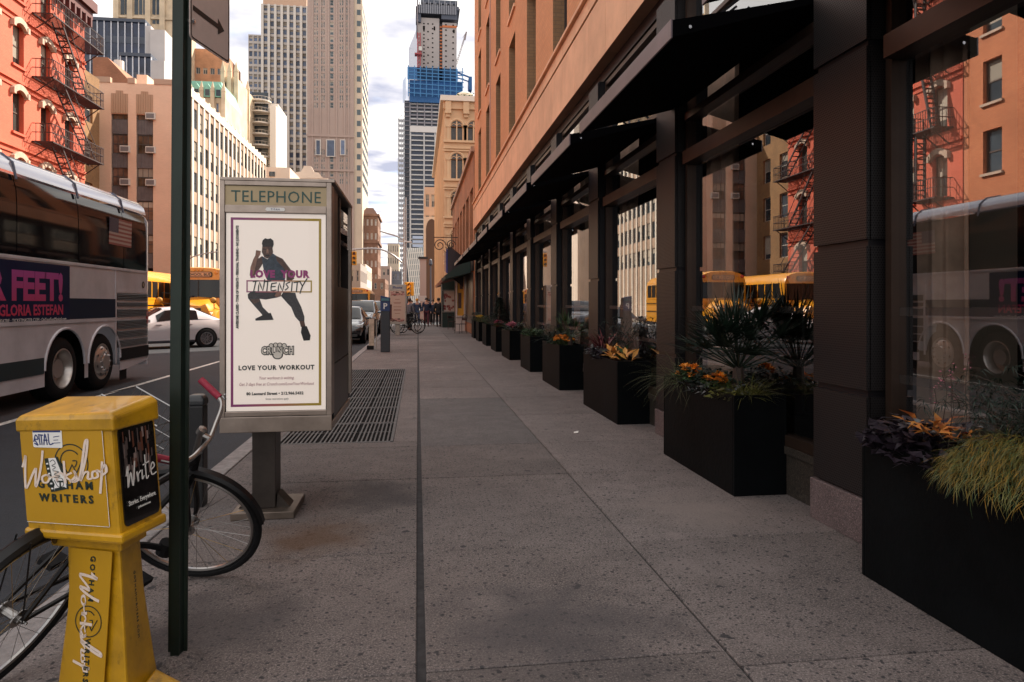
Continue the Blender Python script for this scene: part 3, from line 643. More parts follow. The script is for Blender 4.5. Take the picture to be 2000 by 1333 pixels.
# ================================================================== NEAR PAVEMENT FURNITURE
# -- sign pole with parking sign
POLG = M('pole_green', (.012,.022,.016), .4, .3, ns=5, na=.3)
t = thing('sign_pole', 'dark green steel sign pole standing between the yellow news box and the phone booth', 'pole', (-.94,2.84,0))
b = MB(); P0 = Vector((-.94,2.84,0)); P1 = Vector((-.925,2.86,3.4))
hat = [(-.036,-.012),(-.022,-.012),(-.016,.022),(.016,.022),(.022,-.012),(.036,-.012),(.036,-.018),(.018,-.018),(.012,.016),(-.012,.016),(-.018,-.018),(-.036,-.018)]
b.loft([[P+Vector((x,-y,0)) for x, y in hat] for P in (P0, P1)]); b.build('post', POLG, t)
b = MB(); b.tube([P0+Vector((.0,.012,.005)), P1+Vector((0,.012,-.01))], .017, 10); b.build('core', M('pole_dark', (.006,.007,.007), .5), t)
b = MB(); b.lathe([(.0,.03),(.05,.028),(.085,.012),(.1,0)], 14, mat=Matrix.Translation((-.94,2.84,0))); b.build('footing', CONC, t, smooth=True)
t = thing('parking_sign', 'metal parking sign with black arrow bolted high on the green pole', 'sign', (-.9,2.84,2.45))
u = Vector((.245,.97,0)).normalized(); S0 = Vector((-.897,2.852,2.455)); fm_ = frame(S0, u, (0,0,1))   # front faces the kerb side
SGN = M('sign_face', (.66,.54,.50), .45, .2, ns=9, na=.08)
def rrect(w, h, r, n=4):
    out = []
    for cx, cy, a0 in ((w-r,r,-90),(w-r,h-r,0),(r,h-r,90),(r,r,180)):
        for k in range(n+1): a = rad(a0+90*k/n); out.append((cx+r*math.cos(a), cy+r*math.sin(a)))
    return out
fm_ = frame(S0+Vector((0,0,0)), u, (0,0,1))
b = MB(); b.prism(rrect(.302,.46,.02), fm_, .003); b.build('plate', SGN, t)
fp = fm_ @ Matrix.Translation((0,0,.004)); INK = M('sign_ink', (.02,.017,.017), .5)
b = MB()
o_, i_ = rrect(.29,.448,.016), rrect(.278,.436,.013); n_ = len(o_)
b.add([fp @ Vector((x+.006,y+.006,0)) for x,y in o_]+[fp @ Vector((x+.012,y+.012,0)) for x,y in i_], [(k,(k+1)%n_,n_+(k+1)%n_,n_+k) for k in range(n_)])
b.poly([fp @ Vector(p) for p in ((.02,.118,0),(.205,.118,0),(.205,.140,0),(.02,.140,0))])
b.poly([fp @ Vector(p) for p in ((.205,.094,0),(.258,.129,0),(.205,.164,0))]); b.build('arrow_and_border', INK, t, fix=False)
text('lettering', '7pm', .105, fp @ Matrix.Translation((.135,.285,0)), INK, t)
b = MB()
for z in (2.53,2.85): b.tube([S0+u*.02+Vector((0,0,z-2.455))+Vector((-.03,0,0)), S0+u*.02+Vector((.012,0,z-2.455))], .008, 6)
b.build('bolts', CHROME, t)

# -- yellow newspaper box
YB = M('news_box_yellow', (.50,.262,.006), .42, ns=7, na=.25, grime=(.16,.085,.012), coat=.25, dirt=.3, bump=.05, bs=60)
YBD = M('news_box_panel', (.50,.265,.006), .5, ns=3, na=.10)
NB_LOC = (math.cos(YAW)*-1.21+math.sin(YAW)*2.2, math.sin(YAW)*1.21+math.cos(YAW)*2.2, 0); NB_ROT = (0, rad(-4.6), -YAW)
nb = thing('newspaper_box', 'yellow plastic newspaper box with white Workshop script, leaning by the sign pole', 'newspaper box', NB_LOC, NB_ROT)
wl = dict(world=False)
HN, HL, HR, HK = (0,0), (-.42,.17), (.028,.215), (-.39,.385)      # plan of the head: near, kerb-side, shop-side and back corners
PC = [(-.04,.06), (-.285,.165), (-.255,.31), (-.055,.21)]           # plan of the pedestal
def plan(z, g=0., pts=None, zz=(0,0,0,0)):
    pts = pts or [HN, HL, HK, HR]; cx_ = sum(p[0] for p in pts)/4; cy_ = sum(p[1] for p in pts)/4
    return [Vector((x+(x-cx_)*g*5, y+(y-cy_)*g*5, z+dz)) for (x, y), dz in zip(pts, zz)]
b = MB(); b.loft([plan(.645), plan(.97), plan(1.015, 0, None, (0,-.005,.03,.02))]); b.build('body', YB, nb, bevel=.010, **wl)
b = MB(); b.loft([plan(.995,.013), plan(1.035,.013,None,(0,.0,.035,.025)), plan(1.048,-.004,None,(.008,.003,.04,.033))]); b.build('lid', YB, nb, bevel=.007, **wl)
b = MB(); b.loft([plan(.628,.012), plan(.662,.012)]); b.build('lower_rim', YB, nb, bevel=.010, **wl)
b = MB(); b.loft([plan(.585,.0,[(-.03,.05),(-.36,.19),(-.31,.33),(-.03,.21)]), plan(.632,.0,[(-.03,.05),(-.36,.19),(-.31,.33),(-.03,.21)])]); b.build('collar', YB, nb, bevel=.008, **wl)
b = MB(); b.lathe([(0,.0),(.013,.0),(.013,.002)], 14, mat=frame((-.335,.178,.608),(.33,-.14,0),(0,0,1)) ); b.build('bolt_hole', M('hole_dark', (.12,.06,.004), .7), nb, **wl)
b = MB(); b.loft([plan(0,0,[(-.042,.05),(-.40,.195),(-.33,.40),(-.05,.26)]), plan(.16,0,[(-.045,.045),(-.36,.185),(-.30,.36),(-.055,.24)]), plan(.40,0,[(-.043,.055),(-.30,.17),(-.26,.32),(-.057,.215)]), plan(.60,0,PC)]); b.build('pedestal', YB, nb, bevel=.010, **wl)
b = MB(); b.loft([[Vector(p) for p in ((-.04,.06,0),(.13,.05,0),(.15,.22,0),(-.03,.26,0))],[Vector(p) for p in ((-.045,.075,.10),(.05,.075,.085),(.06,.17,.085),(-.045,.22,.12))]]); b.build('foot', YB, nb, bevel=.012, **wl)
FA = frame((*HL,.655), (.42,-.17,0), (0,0,1)) @ Matrix.Diagonal((1.40,1.06,1,1))            # side face of the head
face = FA @ Matrix.Translation((0,0,.0015))
b = MB(); b.prism(rrect(.29,.315,.006), face @ Matrix.Translation((.004,.028,0)), .002); b.build('side_panel', YBD, nb, **wl)
b = MB()
for (x0,x1,y0,y1) in ((.004,.294,.0265,.028),(.294,.2955,.028,.34)): b.poly([face @ Vector(p) for p in ((x0,y0,.0022),(x1,y0,.0022),(x1,y1,.0022),(x0,y1,.0022))])
b.build('panel_edge', WHITE, nb, fix=False, **wl)
PR = face @ Matrix.Translation((.004,.028,.0026)); INK2 = M('print_dark_green', (.012,.022,.016), .5); PW_ = M('print_cream', (.80,.66,.56), .55); PBL = M('print_blue', (.02,.04,.16), .5)
def circ(cx, cy, r, a0=0, a1=360, n=24): return [(cx+r*math.cos(rad(a0+(a1-a0)*k/n)), cy+r*math.sin(rad(a0+(a1-a0)*k/n))) for k in range(n+1)]
def gw_logo(mat, s, name='logo'):
    b = MB(); strokes(b, [circ(0,0,.5,0,360)], .035, mat @ Matrix.Scale(s,4), 0, k=2)
    strokes(b, [circ(-.02,.04,.30,40,200,14), [(-.30,-.06),(-.24,-.16)],[(.05,.05),(.16,.05),(.16,-.02),(.10,-.12)]], .035, mat @ Matrix.Scale(s,4), .0002, k=2)
    for a, c in (((-.33,.02),(-.12,-.30)),((-.12,-.30),(.02,-.06)),((.02,-.06),(.14,-.28)),((.14,-.28),(.34,.08))): strokes(b, [[a, c]], .035, mat @ Matrix.Scale(s,4), .0004, k=2)
    return b
gw_logo(PR @ Matrix.Translation((.178,.195,0)), .115).build('logo', INK2, nb, fix=False, **wl)
# script word, drawn as pen strokes (unit: the word is about 1 wide)
WS = [[(.00,.52),(.03,.62),(.05,.70),(.03,.45),(.02,.18),(.06,.24),(.12,.40),(.17,.50),(.155,.34),(.15,.20),(.20,.36),(.25,.62),(.27,.78)],
      [(.29,.40),(.24,.36),(.25,.28),(.30,.28),(.33,.36),(.30,.41),(.34,.36),(.40,.38)], [(.41,.45),(.42,.30),(.43,.38),(.47,.44),(.50,.40)], [(.52,.62),(.52,.28)],[(.60,.44),(.53,.38),(.61,.30)],
      [(.58,.30),(.65,.40),(.63,.48),(.66,.36),(.62,.30),(.69,.36),(.74,.62),(.79,.92),(.82,.94),(.78,.66),(.70,.32),(.75,.44),(.80,.46),(.79,.36),(.83,.36)],
      [(.90,.48),(.85,.46),(.85,.37),(.91,.40),(.90,.49),(.95,.46)],[(.97,.62),(.95,.40),(.92,.14)],[(.955,.50),(1.0,.58),(1.01,.48),(.96,.42)]]
b = MB(); strokes(b, WS, .028, PR @ Matrix.Translation((.002,.075,.0005)) @ Matrix.Diagonal((.292,.20,1,1))); 
b.build('script_lettering', PW_, nb, fix=False, **wl)
text('lettering', 'GOTHAM', .034, PR @ Matrix.Translation((.15,.113,.001)), INK2, nb, bold=.0012, track=1.55, world=False)
text('lettering', 'WRITERS', .034, PR @ Matrix.Translation((.15,.070,.001)), INK2, nb, bold=.0012, track=1.5, world=False)
st = MB(); st.prism(rrect(.105,.066,.005), PR @ Matrix.Translation((.048,.243,.0004)) @ Matrix.Rotation(rad(-1),4,'Z'), .0008); st.build('sticker', WHITE, nb, **wl)
b = MB(); b.poly([PR @ Vector(p) for p in ((.050,.291,.0016),(.150,.291,.0016),(.150,.306,.0016),(.050,.306,.0016))])
strokes(b, [[(.052,.262),(.060,.283),(.068,.270),(.056,.268),(.066,.252)],[(.072,.280),(.074,.252)],[(.070,.284),(.086,.282)],[(.080,.283),(.081,.252)],[(.088,.252),(.094,.286),(.100,.252)],[(.088,.266),(.101,.266)],[(.106,.286),(.108,.254),(.122,.256)],[(.054,.256),(.066,.250)]], .0042, PR, .0018)
strokes(b, [[(.124,.276),(.145,.279)],[(.124,.266),(.140,.267)],[(.125,.257),(.147,.258)]], .0022, PR, .0018); b.build('sticker_print', PBL, nb, fix=False, **wl)
s2 = PR @ Matrix.Translation((.100,.100,.0012)) @ Matrix.Rotation(rad(8),4,'Z')
b = MB(); b.poly([s2 @ Vector(p) for p in ((0,0,0),(.062,.004,0),(.056,.05,0),(.044,.105,0),(0,.108,0))]); b.build('sticker', WHITE, nb, fix=False, **wl)
b = MB()
for p in (((.0,.0),(.014,.0),(.014,.108),(0,.108)), ((.040,.108),(.048,.108),(.060,.06),(.052,.05)), ((.014,0),(.06,.004),(.05,.012),(.016,.010))): b.poly([s2 @ Vector((x,y,.0004)) for x,y in p])
strokes(b, [[(.018,.095),(.030,.100),(.036,.088),(.022,.082),(.034,.076),(.022,.070)],[(.022,.066),(.042,.060),(.024,.054),(.044,.046),(.022,.044)],[(.020,.036),(.03,.014),(.048,.016),(.050,.036),(.036,.042)]], .0022, s2, .0006); b.build('sticker_print', INK2, nb, fix=False, **wl)
# white letter ticks on the black edge of the torn sticker
b = MB()
for k in range(6): b.poly([s2 @ Vector((x,y,.0006)) for x,y in ((.003,.008+k*.016),(.011,.008+k*.016),(.011,.013+k*.016),(.003,.013+k*.016))])
b.build('sticker_letters', WHITE, nb, fix=False, **wl)
# pedestal label
pf = frame((-.353,.176,.10), (.30,-.128,0), (.075,-.015,.46)) @ Matrix.Translation((.015,0,.010)) @ Matrix.Diagonal((1.22,1,1,1))
b = MB(); b.prism(rrect(.165,.49,.006), pf @ Matrix.Translation((.012,.005,0)), .002); b.build('label_panel', YBD, nb, **wl)
pl_ = pf @ Matrix.Translation((.012,.005,.0024)); tv = pl_ @ Matrix.Translation((.082,.47,0)) @ Matrix.Rotation(rad(-90),4,'Z')
text('lettering', 'GOTHAM', .028, tv @ Matrix.Translation((.0,.0,.0006)), INK2, nb, align='LEFT', bold=.0008, track=1.5, world=False)
text('lettering', 'WRITERS', .028, tv @ Matrix.Translation((.283,.0,.0012)), INK2, nb, align='LEFT', bold=.0008, track=1.45, world=False)
gw_logo(pl_ @ Matrix.Translation((.088,.245,.0008)), .105).build('logo', INK2, nb, fix=False, **wl)
b = MB(); strokes(b, WS, .030, tv @ Matrix.Translation((.06,-.065,.0002)) @ Matrix.Diagonal((.335,.14,1,1))); b.build('script_lettering', PW_, nb, fix=False, **wl)
sd = frame((.1145,.10,.56),(0,0,-1),(0,1,0)) @ Matrix.Translation((0,0,.001))
text('lettering', 'GOTHAMWRITERS.COM', .017, frame((-.0395,.115,.50),(.0,-.02,-1),(-.015,.15,0)) @ Matrix.Translation((0,0,.006)), INK2, nb, align='LEFT', track=1.3, world=False)
b = MB(); ft = frame((.125,.008,.085),(.22,0,-.02),(0,.03,.12)); strokes(b, [circ(.035,-.03,.035,30,300,10), circ(.035,-.03,.016,60,330,8), [(.07,-.06),(.078,-.01),(.085,-.05)],[(.0,-.06),(.01,-.02),(.0,.0)]], .012, frame((-.03,.066,.07),(1,0,-.12),(0,.12,1)), .012); b.build('scrawl', BLACK, nb, fix=False, **wl)
# window with poster on the narrow end
WA = frame((*HN,.655), (.028,.215,0), (0,0,1)) @ Matrix.Translation((.022,.020,.0)) @ Matrix.Diagonal((.72,1.03,1,1))
b = MB(); b.prism(rrect(.245,.315,.02), WA, .004); b.build('poster_window', M('poster_black', (.012,.010,.010), .12, coat=.6, ns=9, na=.6), nb, **wl)
wp = WA @ Matrix.Translation((0,0,.005))
b = MB(); R.seed(4)
for k in range(46):
    x, w_ = rv(.02,.21), rv(.004,.016); y = rv(.13,.27); h = rv(.02,.07); b.poly([wp @ Vector(p) for p in ((x,y,0),(x+w_,y+.004,0),(x+w_*.9,min(.3,y+h),0),(x,min(.3,y+h),0))], R.choice((0,0,1,2)))
    wp = wp @ Matrix.Translation((0,0,.00004))
b.build('poster_print', [M('poster_grey', (.10,.075,.07), .3), M('poster_pale', (.30,.22,.20), .3), M('poster_rust', (.14,.05,.03), .3)], nb, fix=False, **wl)
WR = [[(.0,.5),(.06,.72),(.03,.2),(.12,.55),(.16,.2),(.24,.78)],[(.28,.5),(.30,.25),(.31,.42),(.38,.5)],[(.42,.5),(.41,.28),(.46,.34)],[(.52,.85),(.52,.28),(.58,.3)],[(.46,.62),(.62,.66)],[(.66,.42),(.76,.5),(.72,.6),(.66,.5),(.68,.3),(.80,.32)]]
b = MB(); strokes(b, WR, .035, wp @ Matrix.Translation((.02,.095,.0015)) @ Matrix.Diagonal((.26,.13,1,1))); b.build('script_lettering', WHITE, nb, fix=False, **wl)
text('lettering', 'Stories. Everywhere.', .023, wp @ Matrix.Translation((.122,.062,.001)), WHITE, nb, world=False)
b = MB(); b.bar(WA @ Vector((.05,.327,.006)), WA @ Vector((.19,.327,.006)), .012, .010); b.build('handle', CHROME, nb, **wl)
text('lettering', 'gothamwriters.com', .011, wp @ Matrix.Translation((.13,.043,.001)), WHITE, nb, world=False)

# -- black bollard by the kerb
t = thing('bollard', 'short black square post at the kerb behind the bicycle', 'bollard', (-1.52,5.0,0))
b = MB(); b.box(-1.575,-1.465,4.95,5.06,0,.70); b.build('post', BLACK, t, bevel=.008)
b = MB(); b.loft([ring(-1.58,-1.46,4.945,5.065,.70),ring(-1.58,-1.46,4.945,5.065,.745),ring(-1.56,-1.48,4.965,5.045,.775)]); b.build('cap', M('cap_black', (.03,.032,.035), .3), t, bevel=.012)

# -- bicycle leaning on the pole
BLK = M('bike_frame', (.006,.006,.007), .4, spec=.3); GRIP = M('grip_red', (.30,.018,.045), .6, ns=60, na=.3); ALU = M('bike_alloy', (.34,.33,.32), .3, .95); BRS = M('spoke_brass', (.55,.36,.14), .3, .9)
bk = thing('bicycle', 'black city bicycle with red grips and wire basket leaning on the green pole', 'bicycle', (-1.56,2.68,.019), (rad(27), rad(-2.3), rad(73.5)))
BW = .325
def wheel(parent, mat, nm='wheel'):
    b = MB(); b.tube([mat @ Vector((BW*math.cos(a), 0, BW*math.sin(a))) for a in [2*math.pi*k/48 for k in range(48)]], .019, 8, closed=True); w = b.build(nm, RUBBER, parent, smooth=True, **wl)
    b = MB(); b.tube([mat @ Vector(((BW-.026)*math.cos(a), 0, (BW-.026)*math.sin(a))) for a in [2*math.pi*k/48 for k in range(48)]], .010, 6, closed=True); b.build('rim', ALU, w, smooth=True, **wl)
    b = MB(); b.tube([mat @ Vector((0,-.045,0)), mat @ Vector((0,.045,0))], .017, 10); b.tube([mat @ Vector((0,-.07,0)), mat @ Vector((0,.07,0))], .006, 6)
    for s in (-1,1): b.tube([mat @ Vector((0,s*.03,0)), mat @ Vector((0,s*.035,0))], .034, 12)
    b.build('hub', ALU, w, **wl)
    b = MB()
    for k in range(32):
        a = 2*math.pi*k/32; s = 1 if k % 2 else -1; a2 = a+(.6 if (k//2) % 2 else -.6)
        b.tube([mat @ Vector((.03*math.cos(a2), s*.03, .03*math.sin(a2))), mat @ Vector(((BW-.03)*math.cos(a), 0, (BW-.03)*math.sin(a)))], .0012, 4, 0 if k % 5 else 1)
    b.build('spokes', [ALU, BRS], w, **wl)
    return w
HB = Vector((1.0,0,BW)); head0 = Vector((.86,0,.60)); head1 = Vector((.822,0,.725)); bb = Vector((.43,0,.29)); seat = Vector((.27,0,.66))
wheel(bk, Matrix.Translation((0,0,BW)))
ax = (head1-head0).normalized(); STEER = Matrix.Translation(head0) @ Matrix.Rotation(rad(-70),4,ax) @ Matrix.Translation(-head0)
wheel(bk, STEER @ Matrix.Translation(HB))
b = MB(); b.tube([head0-ax*.02, head1+ax*.02], .020, 10).tube([head1-ax*.03, seat+Vector((.02,0,-.05))], .016, 8).tube([head0+ax*.03, bb], .019, 8).tube([seat, bb], .016, 8)
for s in (-.05,.05): b.tube([bb+Vector((0,s*.6,0)), Vector((0,s,BW))], .010, 6).tube([seat+Vector((0,s*.3,-.03)), Vector((0,s,BW))], .009, 6)
b.tube([bb+Vector((0,-.045,0)), bb+Vector((0,.045,0))], .024, 10); b.build('frame', BLK, bk, smooth=True, **wl)
b = MB()
for s in (-.055,.055): b.tube(smoothline([STEER @ (head0+Vector((0,s*.7,-.02))), STEER @ (head0+Vector((.05,s,-.10))), STEER @ (HB+Vector((-.03,s,.08))), STEER @ (HB+Vector((0,s,0)))],4), [.016]*5+[.014]*5+[.010]*3, 8)
b.tube([STEER @ (head0+Vector((.01,-.05,-.02))), STEER @ (head0+Vector((.01,.05,-.02)))], .016, 8); b.build('fork', BLK, bk, smooth=True, **wl)
b = MB(); sm = STEER @ Matrix.Translation(head1)
b.tube([sm @ Vector((-.01,0,0)), sm @ Vector((-.05,0,.13))], .014, 8).tube([sm @ Vector((-.05,0,.12)), sm @ Vector((.0,0,.12))], .014, 8)
b.lathe([(0,0),(.02,0),(.02,.03),(0,.035)], 10, mat=sm @ Matrix.Translation((-.05,0,.12))); b.build('stem', ALU, bk, smooth=True, **wl)
bar = [(-.13,-.27,.15),(-.07,-.25,.15),(-.03,-.20,.15),(-.01,-.09,.13),(.0,0,.12),(-.01,.09,.13),(-.03,.20,.15),(-.07,.25,.15),(-.13,.27,.15)]
b = MB(); b.tube(smoothline([sm @ Vector(p) for p in bar],4), .011, 8); b.build('handlebar', ALU, bk, smooth=True, **wl)
for s in (-1,1):
    b = MB(); b.tube([sm @ Vector((-.18,s*.295,.15)), sm @ Vector((-.06,s*.247,.151))], .017, 10); b.build('grip', GRIP, bk, smooth=True, **wl)
    b = MB(); b.tube([sm @ Vector((-.05,s*.25,.18)), sm @ Vector((-.03,s*.25,.155)), sm @ Vector((-.13,s*.29,.155))], .005, 5); b.build('brake_lever', ALU, bk, **wl)
def fender(mat, a0, a1):
    b = MB(); n = 22; rr = BW+.035; g_ = [[mat @ Vector((r_*math.cos(a), y, r_*math.sin(a))) for y, r_ in ((-.028,rr-.012),(-.015,rr),(.015,rr),(.028,rr-.012))] for a in [rad(a0+(a1-a0)*k/n) for k in range(n+1)]]
    b.loft(g_, cap=False, closed=False); return b
fender(Matrix.Translation((0,0,BW)), 20, 215).build('fender', BLK, bk, smooth=True, fix=False, **wl)
fender(STEER @ Matrix.Translation(HB), 40, 165).build('fender', BLK, bk, smooth=True, fix=False, **wl)
b = MB(); b.tube([(-.37,-.01,.36),(-.33,-.01,.44)], .028, 10); b.build('rear_lamp', CHROME, bk, **wl)
b = MB(); b.tube([(-.01,-.06,BW),(-.10,-.03,.68)], .003, 5).tube([(-.01,.06,BW),(-.10,.03,.68)], .003, 5); b.build('fender_stay', BLK, bk, **wl)
b = MB(); b.tube(smoothline([seat+Vector((.02,0,0)), seat+Vector((-.02,0,.12))],2), .013, 8); b.build('seat_post', ALU, bk, **wl)
b = MB(); b.loft([[Vector((x, y*w_, z)) for y, z in ((-1,.79),(-.6,.82),(.6,.82),(1,.79),(.5,.77),(-.5,.77))] for x, w_ in ((.12,.09),(.18,.10),(.28,.06),(.38,.025),(.40,.018))]); b.build('saddle', RUBBER, bk, smooth=True, **wl)
b = MB(); b.lathe([(0,0),(.06,0),(.065,.004),(.05,.006),(0,.006)], 20, mat=Matrix.Translation(bb+Vector((0,-.05,0))) @ Matrix.Rotation(rad(90),4,'X')); b.bar(bb+Vector((0,-.065,0)), bb+Vector((.15,-.07,-.06)), .02,.012).bar(bb+Vector((0,.065,0)), bb+Vector((-.15,.07,.06)), .02,.012); b.build('crank', ALU, bk, **wl)
for s, e in ((-1,(.15,-.11,-.06)),(1,(-.15,.11,.06))):
    b = MB(); p = bb+Vector(e); b.box(p.x-.045,p.x+.045,p.y-.035,p.y+.035,p.z-.012,p.z+.012); b.build('pedal', RUBBER, bk, **wl)
b = MB(); bm_ = Matrix.Translation((.66,.30,.56)) @ Matrix.Diagonal((1.1,1,1.55,1))
for z, k in ((.02,.8),(.06,.86),(.10,.9),(.14,.95),(.18,1.)):
    b.tube([bm_ @ Vector((x*k+.0, y*k, z)) for x, y in ((.0,-.15),(.0,.15),(.2,.15),(.2,-.15))], .0022 if z < .18 else .004, 4, closed=True)
for k in range(9):
    y = -.15+.0375*k
    for x in (0,.2): b.tube([bm_ @ Vector((x*.8, y*.8, .02)), bm_ @ Vector((x, y, .18))], .0018, 4)
    b.tube([bm_ @ Vector((0, y*.8, .02)), bm_ @ Vector((.16, y*.8, .02))], .0018, 4)
b.build('basket', ALU, bk, **wl)
b = MB(); b.tube(smoothline([(.50,-.03,.40),(.62,-.06,.36),(.70,-.10,.33)],4), .014, 6); b.lathe([(0,-.03),(.035,-.03),(.035,.03),(0,.03)], 12, mat=Matrix.Translation((.71,-.10,.33))); b.build('lock', RUBBER, bk, **wl)

# -- telephone booth
KY = 4.58; KL = Vector((-1.257,KY,.575)); KW, KT = .70, 2.195; KR = KL.x+KW; KD = 1.22
SIDE = M('booth_side', (.022,.017,.015), .35, .75, ns=3, na=.35)
t = thing('telephone_booth', 'steel sidewalk telephone booth with a gym poster on its end panel', 'phone booth', (-.97,KY+.4,0))
PST = M('booth_post', (.06,.05,.044), .4, .7, ns=4, na=.3)
b = MB(); b.box(-1.085,-.935,KY+.12,KY+.30,.05,.60); b.build('pedestal', PST, t, bevel=.006)
b = MB(); b.box(-1.20,-.80,KY+.03,KY+.46,0,.05); b.build('base_plate', M('booth_base', (.17,.135,.11), .45, .7, ns=6, na=.35), t, bevel=.006)
for x, s in ((-.935,1),(-1.085,-1)):
    b = MB(); b.add([(x,KY+.14,.05),(x+s*.09,KY+.14,.05),(x+s*.01,KY+.14,.14),(x,KY+.28,.05),(x+s*.09,KY+.28,.05),(x+s*.01,KY+.28,.14)], [(0,1,2),(3,5,4),(0,3,4,1),(1,4,5,2)]); b.build('gusset', PST, t)
z0, z1 = KL.z, KT
b = MB(); b.box(KL.x,KR,KY,KY+.02,z0,z0+.10).box(KL.x,KR,KY+.0205,KY+KD,z0+.005,z0+.05); b.build('bottom_rail', STEEL, t, bevel=.004)
b = MB(); b.box(KL.x,KL.x+.032,KY,KY+.14,z0+.10,z1).box(KR-.034,KR,KY,KY+.14,z0+.10,z1).box(KL.x+.032,KR-.034,KY,KY+.03,z1-.03,z1).box(KL.x+.032,KR-.034,KY+.002,KY+.03,z1-.205,z1-.155).box(KL.x+.032,KR-.034,KY+.002,KY+.03,z0+.102,z0+.135); b.build('end_frame', STEEL, t, bevel=.004)
b = MB(); b.box(KL.x+.032,KR-.034,KY+.012,KY+.02,z1-.155,z1-.03); b.build('header_sign', M('header_brass', (.36,.28,.17), .4, .6, ns=3, na=.12), t)
kf = frame((KL.x,KY,0),(1,0,0),(0,0,1)); TEAL = M('print_teal', (.03,.085,.075), .5)
text('lettering', 'TELEPHONE', .107, kf @ Matrix.Translation((KW/2,z1-.134,-.010)), TEAL, t, bold=.0, track=1.06, xs=.93)
b = MB(); b.prism(rrect(.12,.022,.01), kf @ Matrix.Translation((KW/2-.065,z1-.192,.0005)), .002); b.build('name_badge', WHITE, t)
text('lettering', 'TITAN', .017, kf @ Matrix.Translation((KW/2-.005,z1-.187,.0032)), PBL, t, track=1.2)
# poster
px0, pz0, pw, ph = KL.x+.038, z0+.137, KW-.078, (z1-.207)-(z0+.137)
PAP = M('poster_paper_glow', (.80,.70,.62), .6, emit=.19)  # weak emission added to brighten the paper, no lamp behind it
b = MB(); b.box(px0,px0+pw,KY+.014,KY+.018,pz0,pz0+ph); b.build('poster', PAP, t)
pm = frame((px0,KY+.0135,pz0),(1,0,0),(0,0,1))
def grad_mat():
    m = M('poster_border', (.3,.05,.2), .55); tt = m.node_tree; n = tt.nodes; l = tt.links.new
    g_ = n.new('ShaderNodeNewGeometry'); s = n.new('ShaderNodeSeparateXYZ'); l(g_.outputs['Position'], s.inputs[0]); mr = n.new('ShaderNodeMapRange'); mr.inputs[1].default_value = px0+.1; mr.inputs[2].default_value = px0+pw-.1; l(s.outputs[0], mr.inputs[0])
    cr_ = n.new('ShaderNodeValToRGB'); l(mr.outputs[0], cr_.inputs[0]); e = cr_.color_ramp.elements; e[0].color = (.27,.05,.17,1); e[1].color = (.42,.29,.03,1); k = e.new(.5); k.color = (.45,.15,.13,1); l(cr_.outputs[0], n['Principled BSDF'].inputs['Base Color']); return m
GB = grad_mat()
b = MB(); a0, w_ = .028, .016
for q in ((a0,pw-a0,a0,a0+w_),(a0,pw-a0,ph-a0-w_,ph-a0),(a0,a0+w_,a0+w_,ph-a0-w_),(pw-a0-w_,pw-a0,a0+w_,ph-a0-w_)): b.poly([pm @ Vector((x,y,.0003)) for x,y in ((q[0],q[2]),(q[1],q[2]),(q[1],q[3]),(q[0],q[3]))])
b.build('poster_border', GB, t, fix=False)
def pp_(x, y): return ((440+x/6.348-437)/199*pw, (805-(430+y/6.348))/390*ph)
SK = M('print_brown', (.085,.04,.028), .6, ns=40, na=.4); SK2 = M('print_light_brown', (.24,.12,.08), .6, ns=40, na=.3); SHR = M('print_slate', (.035,.05,.07), .6, ns=70, na=.5); PNT = M('print_charcoal', (.03,.026,.028), .6, ns=40, na=.4); HAI = M('print_black', (.012,.010,.010), .6)
FIG = [(SK2,[(355,365),(415,375),(410,420),(388,452),(345,440)]),(SK2,[(345,435),(390,450),(352,600),(335,700),(300,720),(275,680),(285,580),(320,480)]),(SK,[(335,690),(300,715),(330,650),(370,480),(430,440),(470,470),(420,570)]),
 (SHR,[(430,440),(500,480),(560,400),(620,440),(700,480),(735,600),(720,745),(500,750),(470,690),(440,560)]),(SK,[(600,430),(690,470),(760,560),(820,640),(840,720),(800,750),(740,740),(740,640),(680,560),(620,500)]),
 (PNT,[(250,920),(290,885),(470,890),(640,890),(680,940),(620,960),(480,985),(400,975),(330,1000),(300,1020),(255,970)]),(SK2,[(610,900),(680,890),(670,940),(620,955),(590,940)]),(PNT,[(270,990),(400,975),(440,1080),(520,1160),(560,1200),(440,1190),(420,1160),(330,1060)]),
 (SK,[(280,985),(395,975),(400,1010),(330,1040)]),(HAI,[(345,1225),(440,1180),(470,1170),(540,1150),(578,1240),(350,1250)]),(PNT,[(670,940),(700,890),(855,900),(870,960),(930,1080),(970,1200),(970,1260),(900,1255),(850,1200),(800,1080),(760,1040)]),
 (SK,[(905,1255),(968,1255),(985,1330),(925,1330)]),(HAI,[(935,1325),(1000,1320),(1050,1440),(1040,1500),(960,1505),(925,1400)]),
 (SK,[(435,310),(560,320),(572,390),(540,440),(500,472),(460,455),(428,390)]),(HAI,[(440,240),(470,215),(505,225),(540,215),(575,245),(580,290),(565,335),(540,318),(440,322),(428,280)]),(HAI,[(440,345),(490,350),(490,358),(440,356)]),(HAI,[(515,348),(560,342),(560,352),(515,358)]),(SK2,[(490,350),(510,350),(516,405),(482,405)]),(HAI,[(470,425),(530,420),(525,440),(480,444)])]
for k, (m_, pts) in enumerate(FIG):
    b = MB(); b.poly([pm @ Vector((*pp_(x,y), .0005+.00008*k)) for x, y in pts]); b.build('printed_figure', m_, t, fix=False)
MAG = M('print_magenta', (.30,.03,.16), .55); DKI = M('print_ink', (.02,.025,.025), .55); ROSE = M('print_rose', (.30,.09,.13), .55)
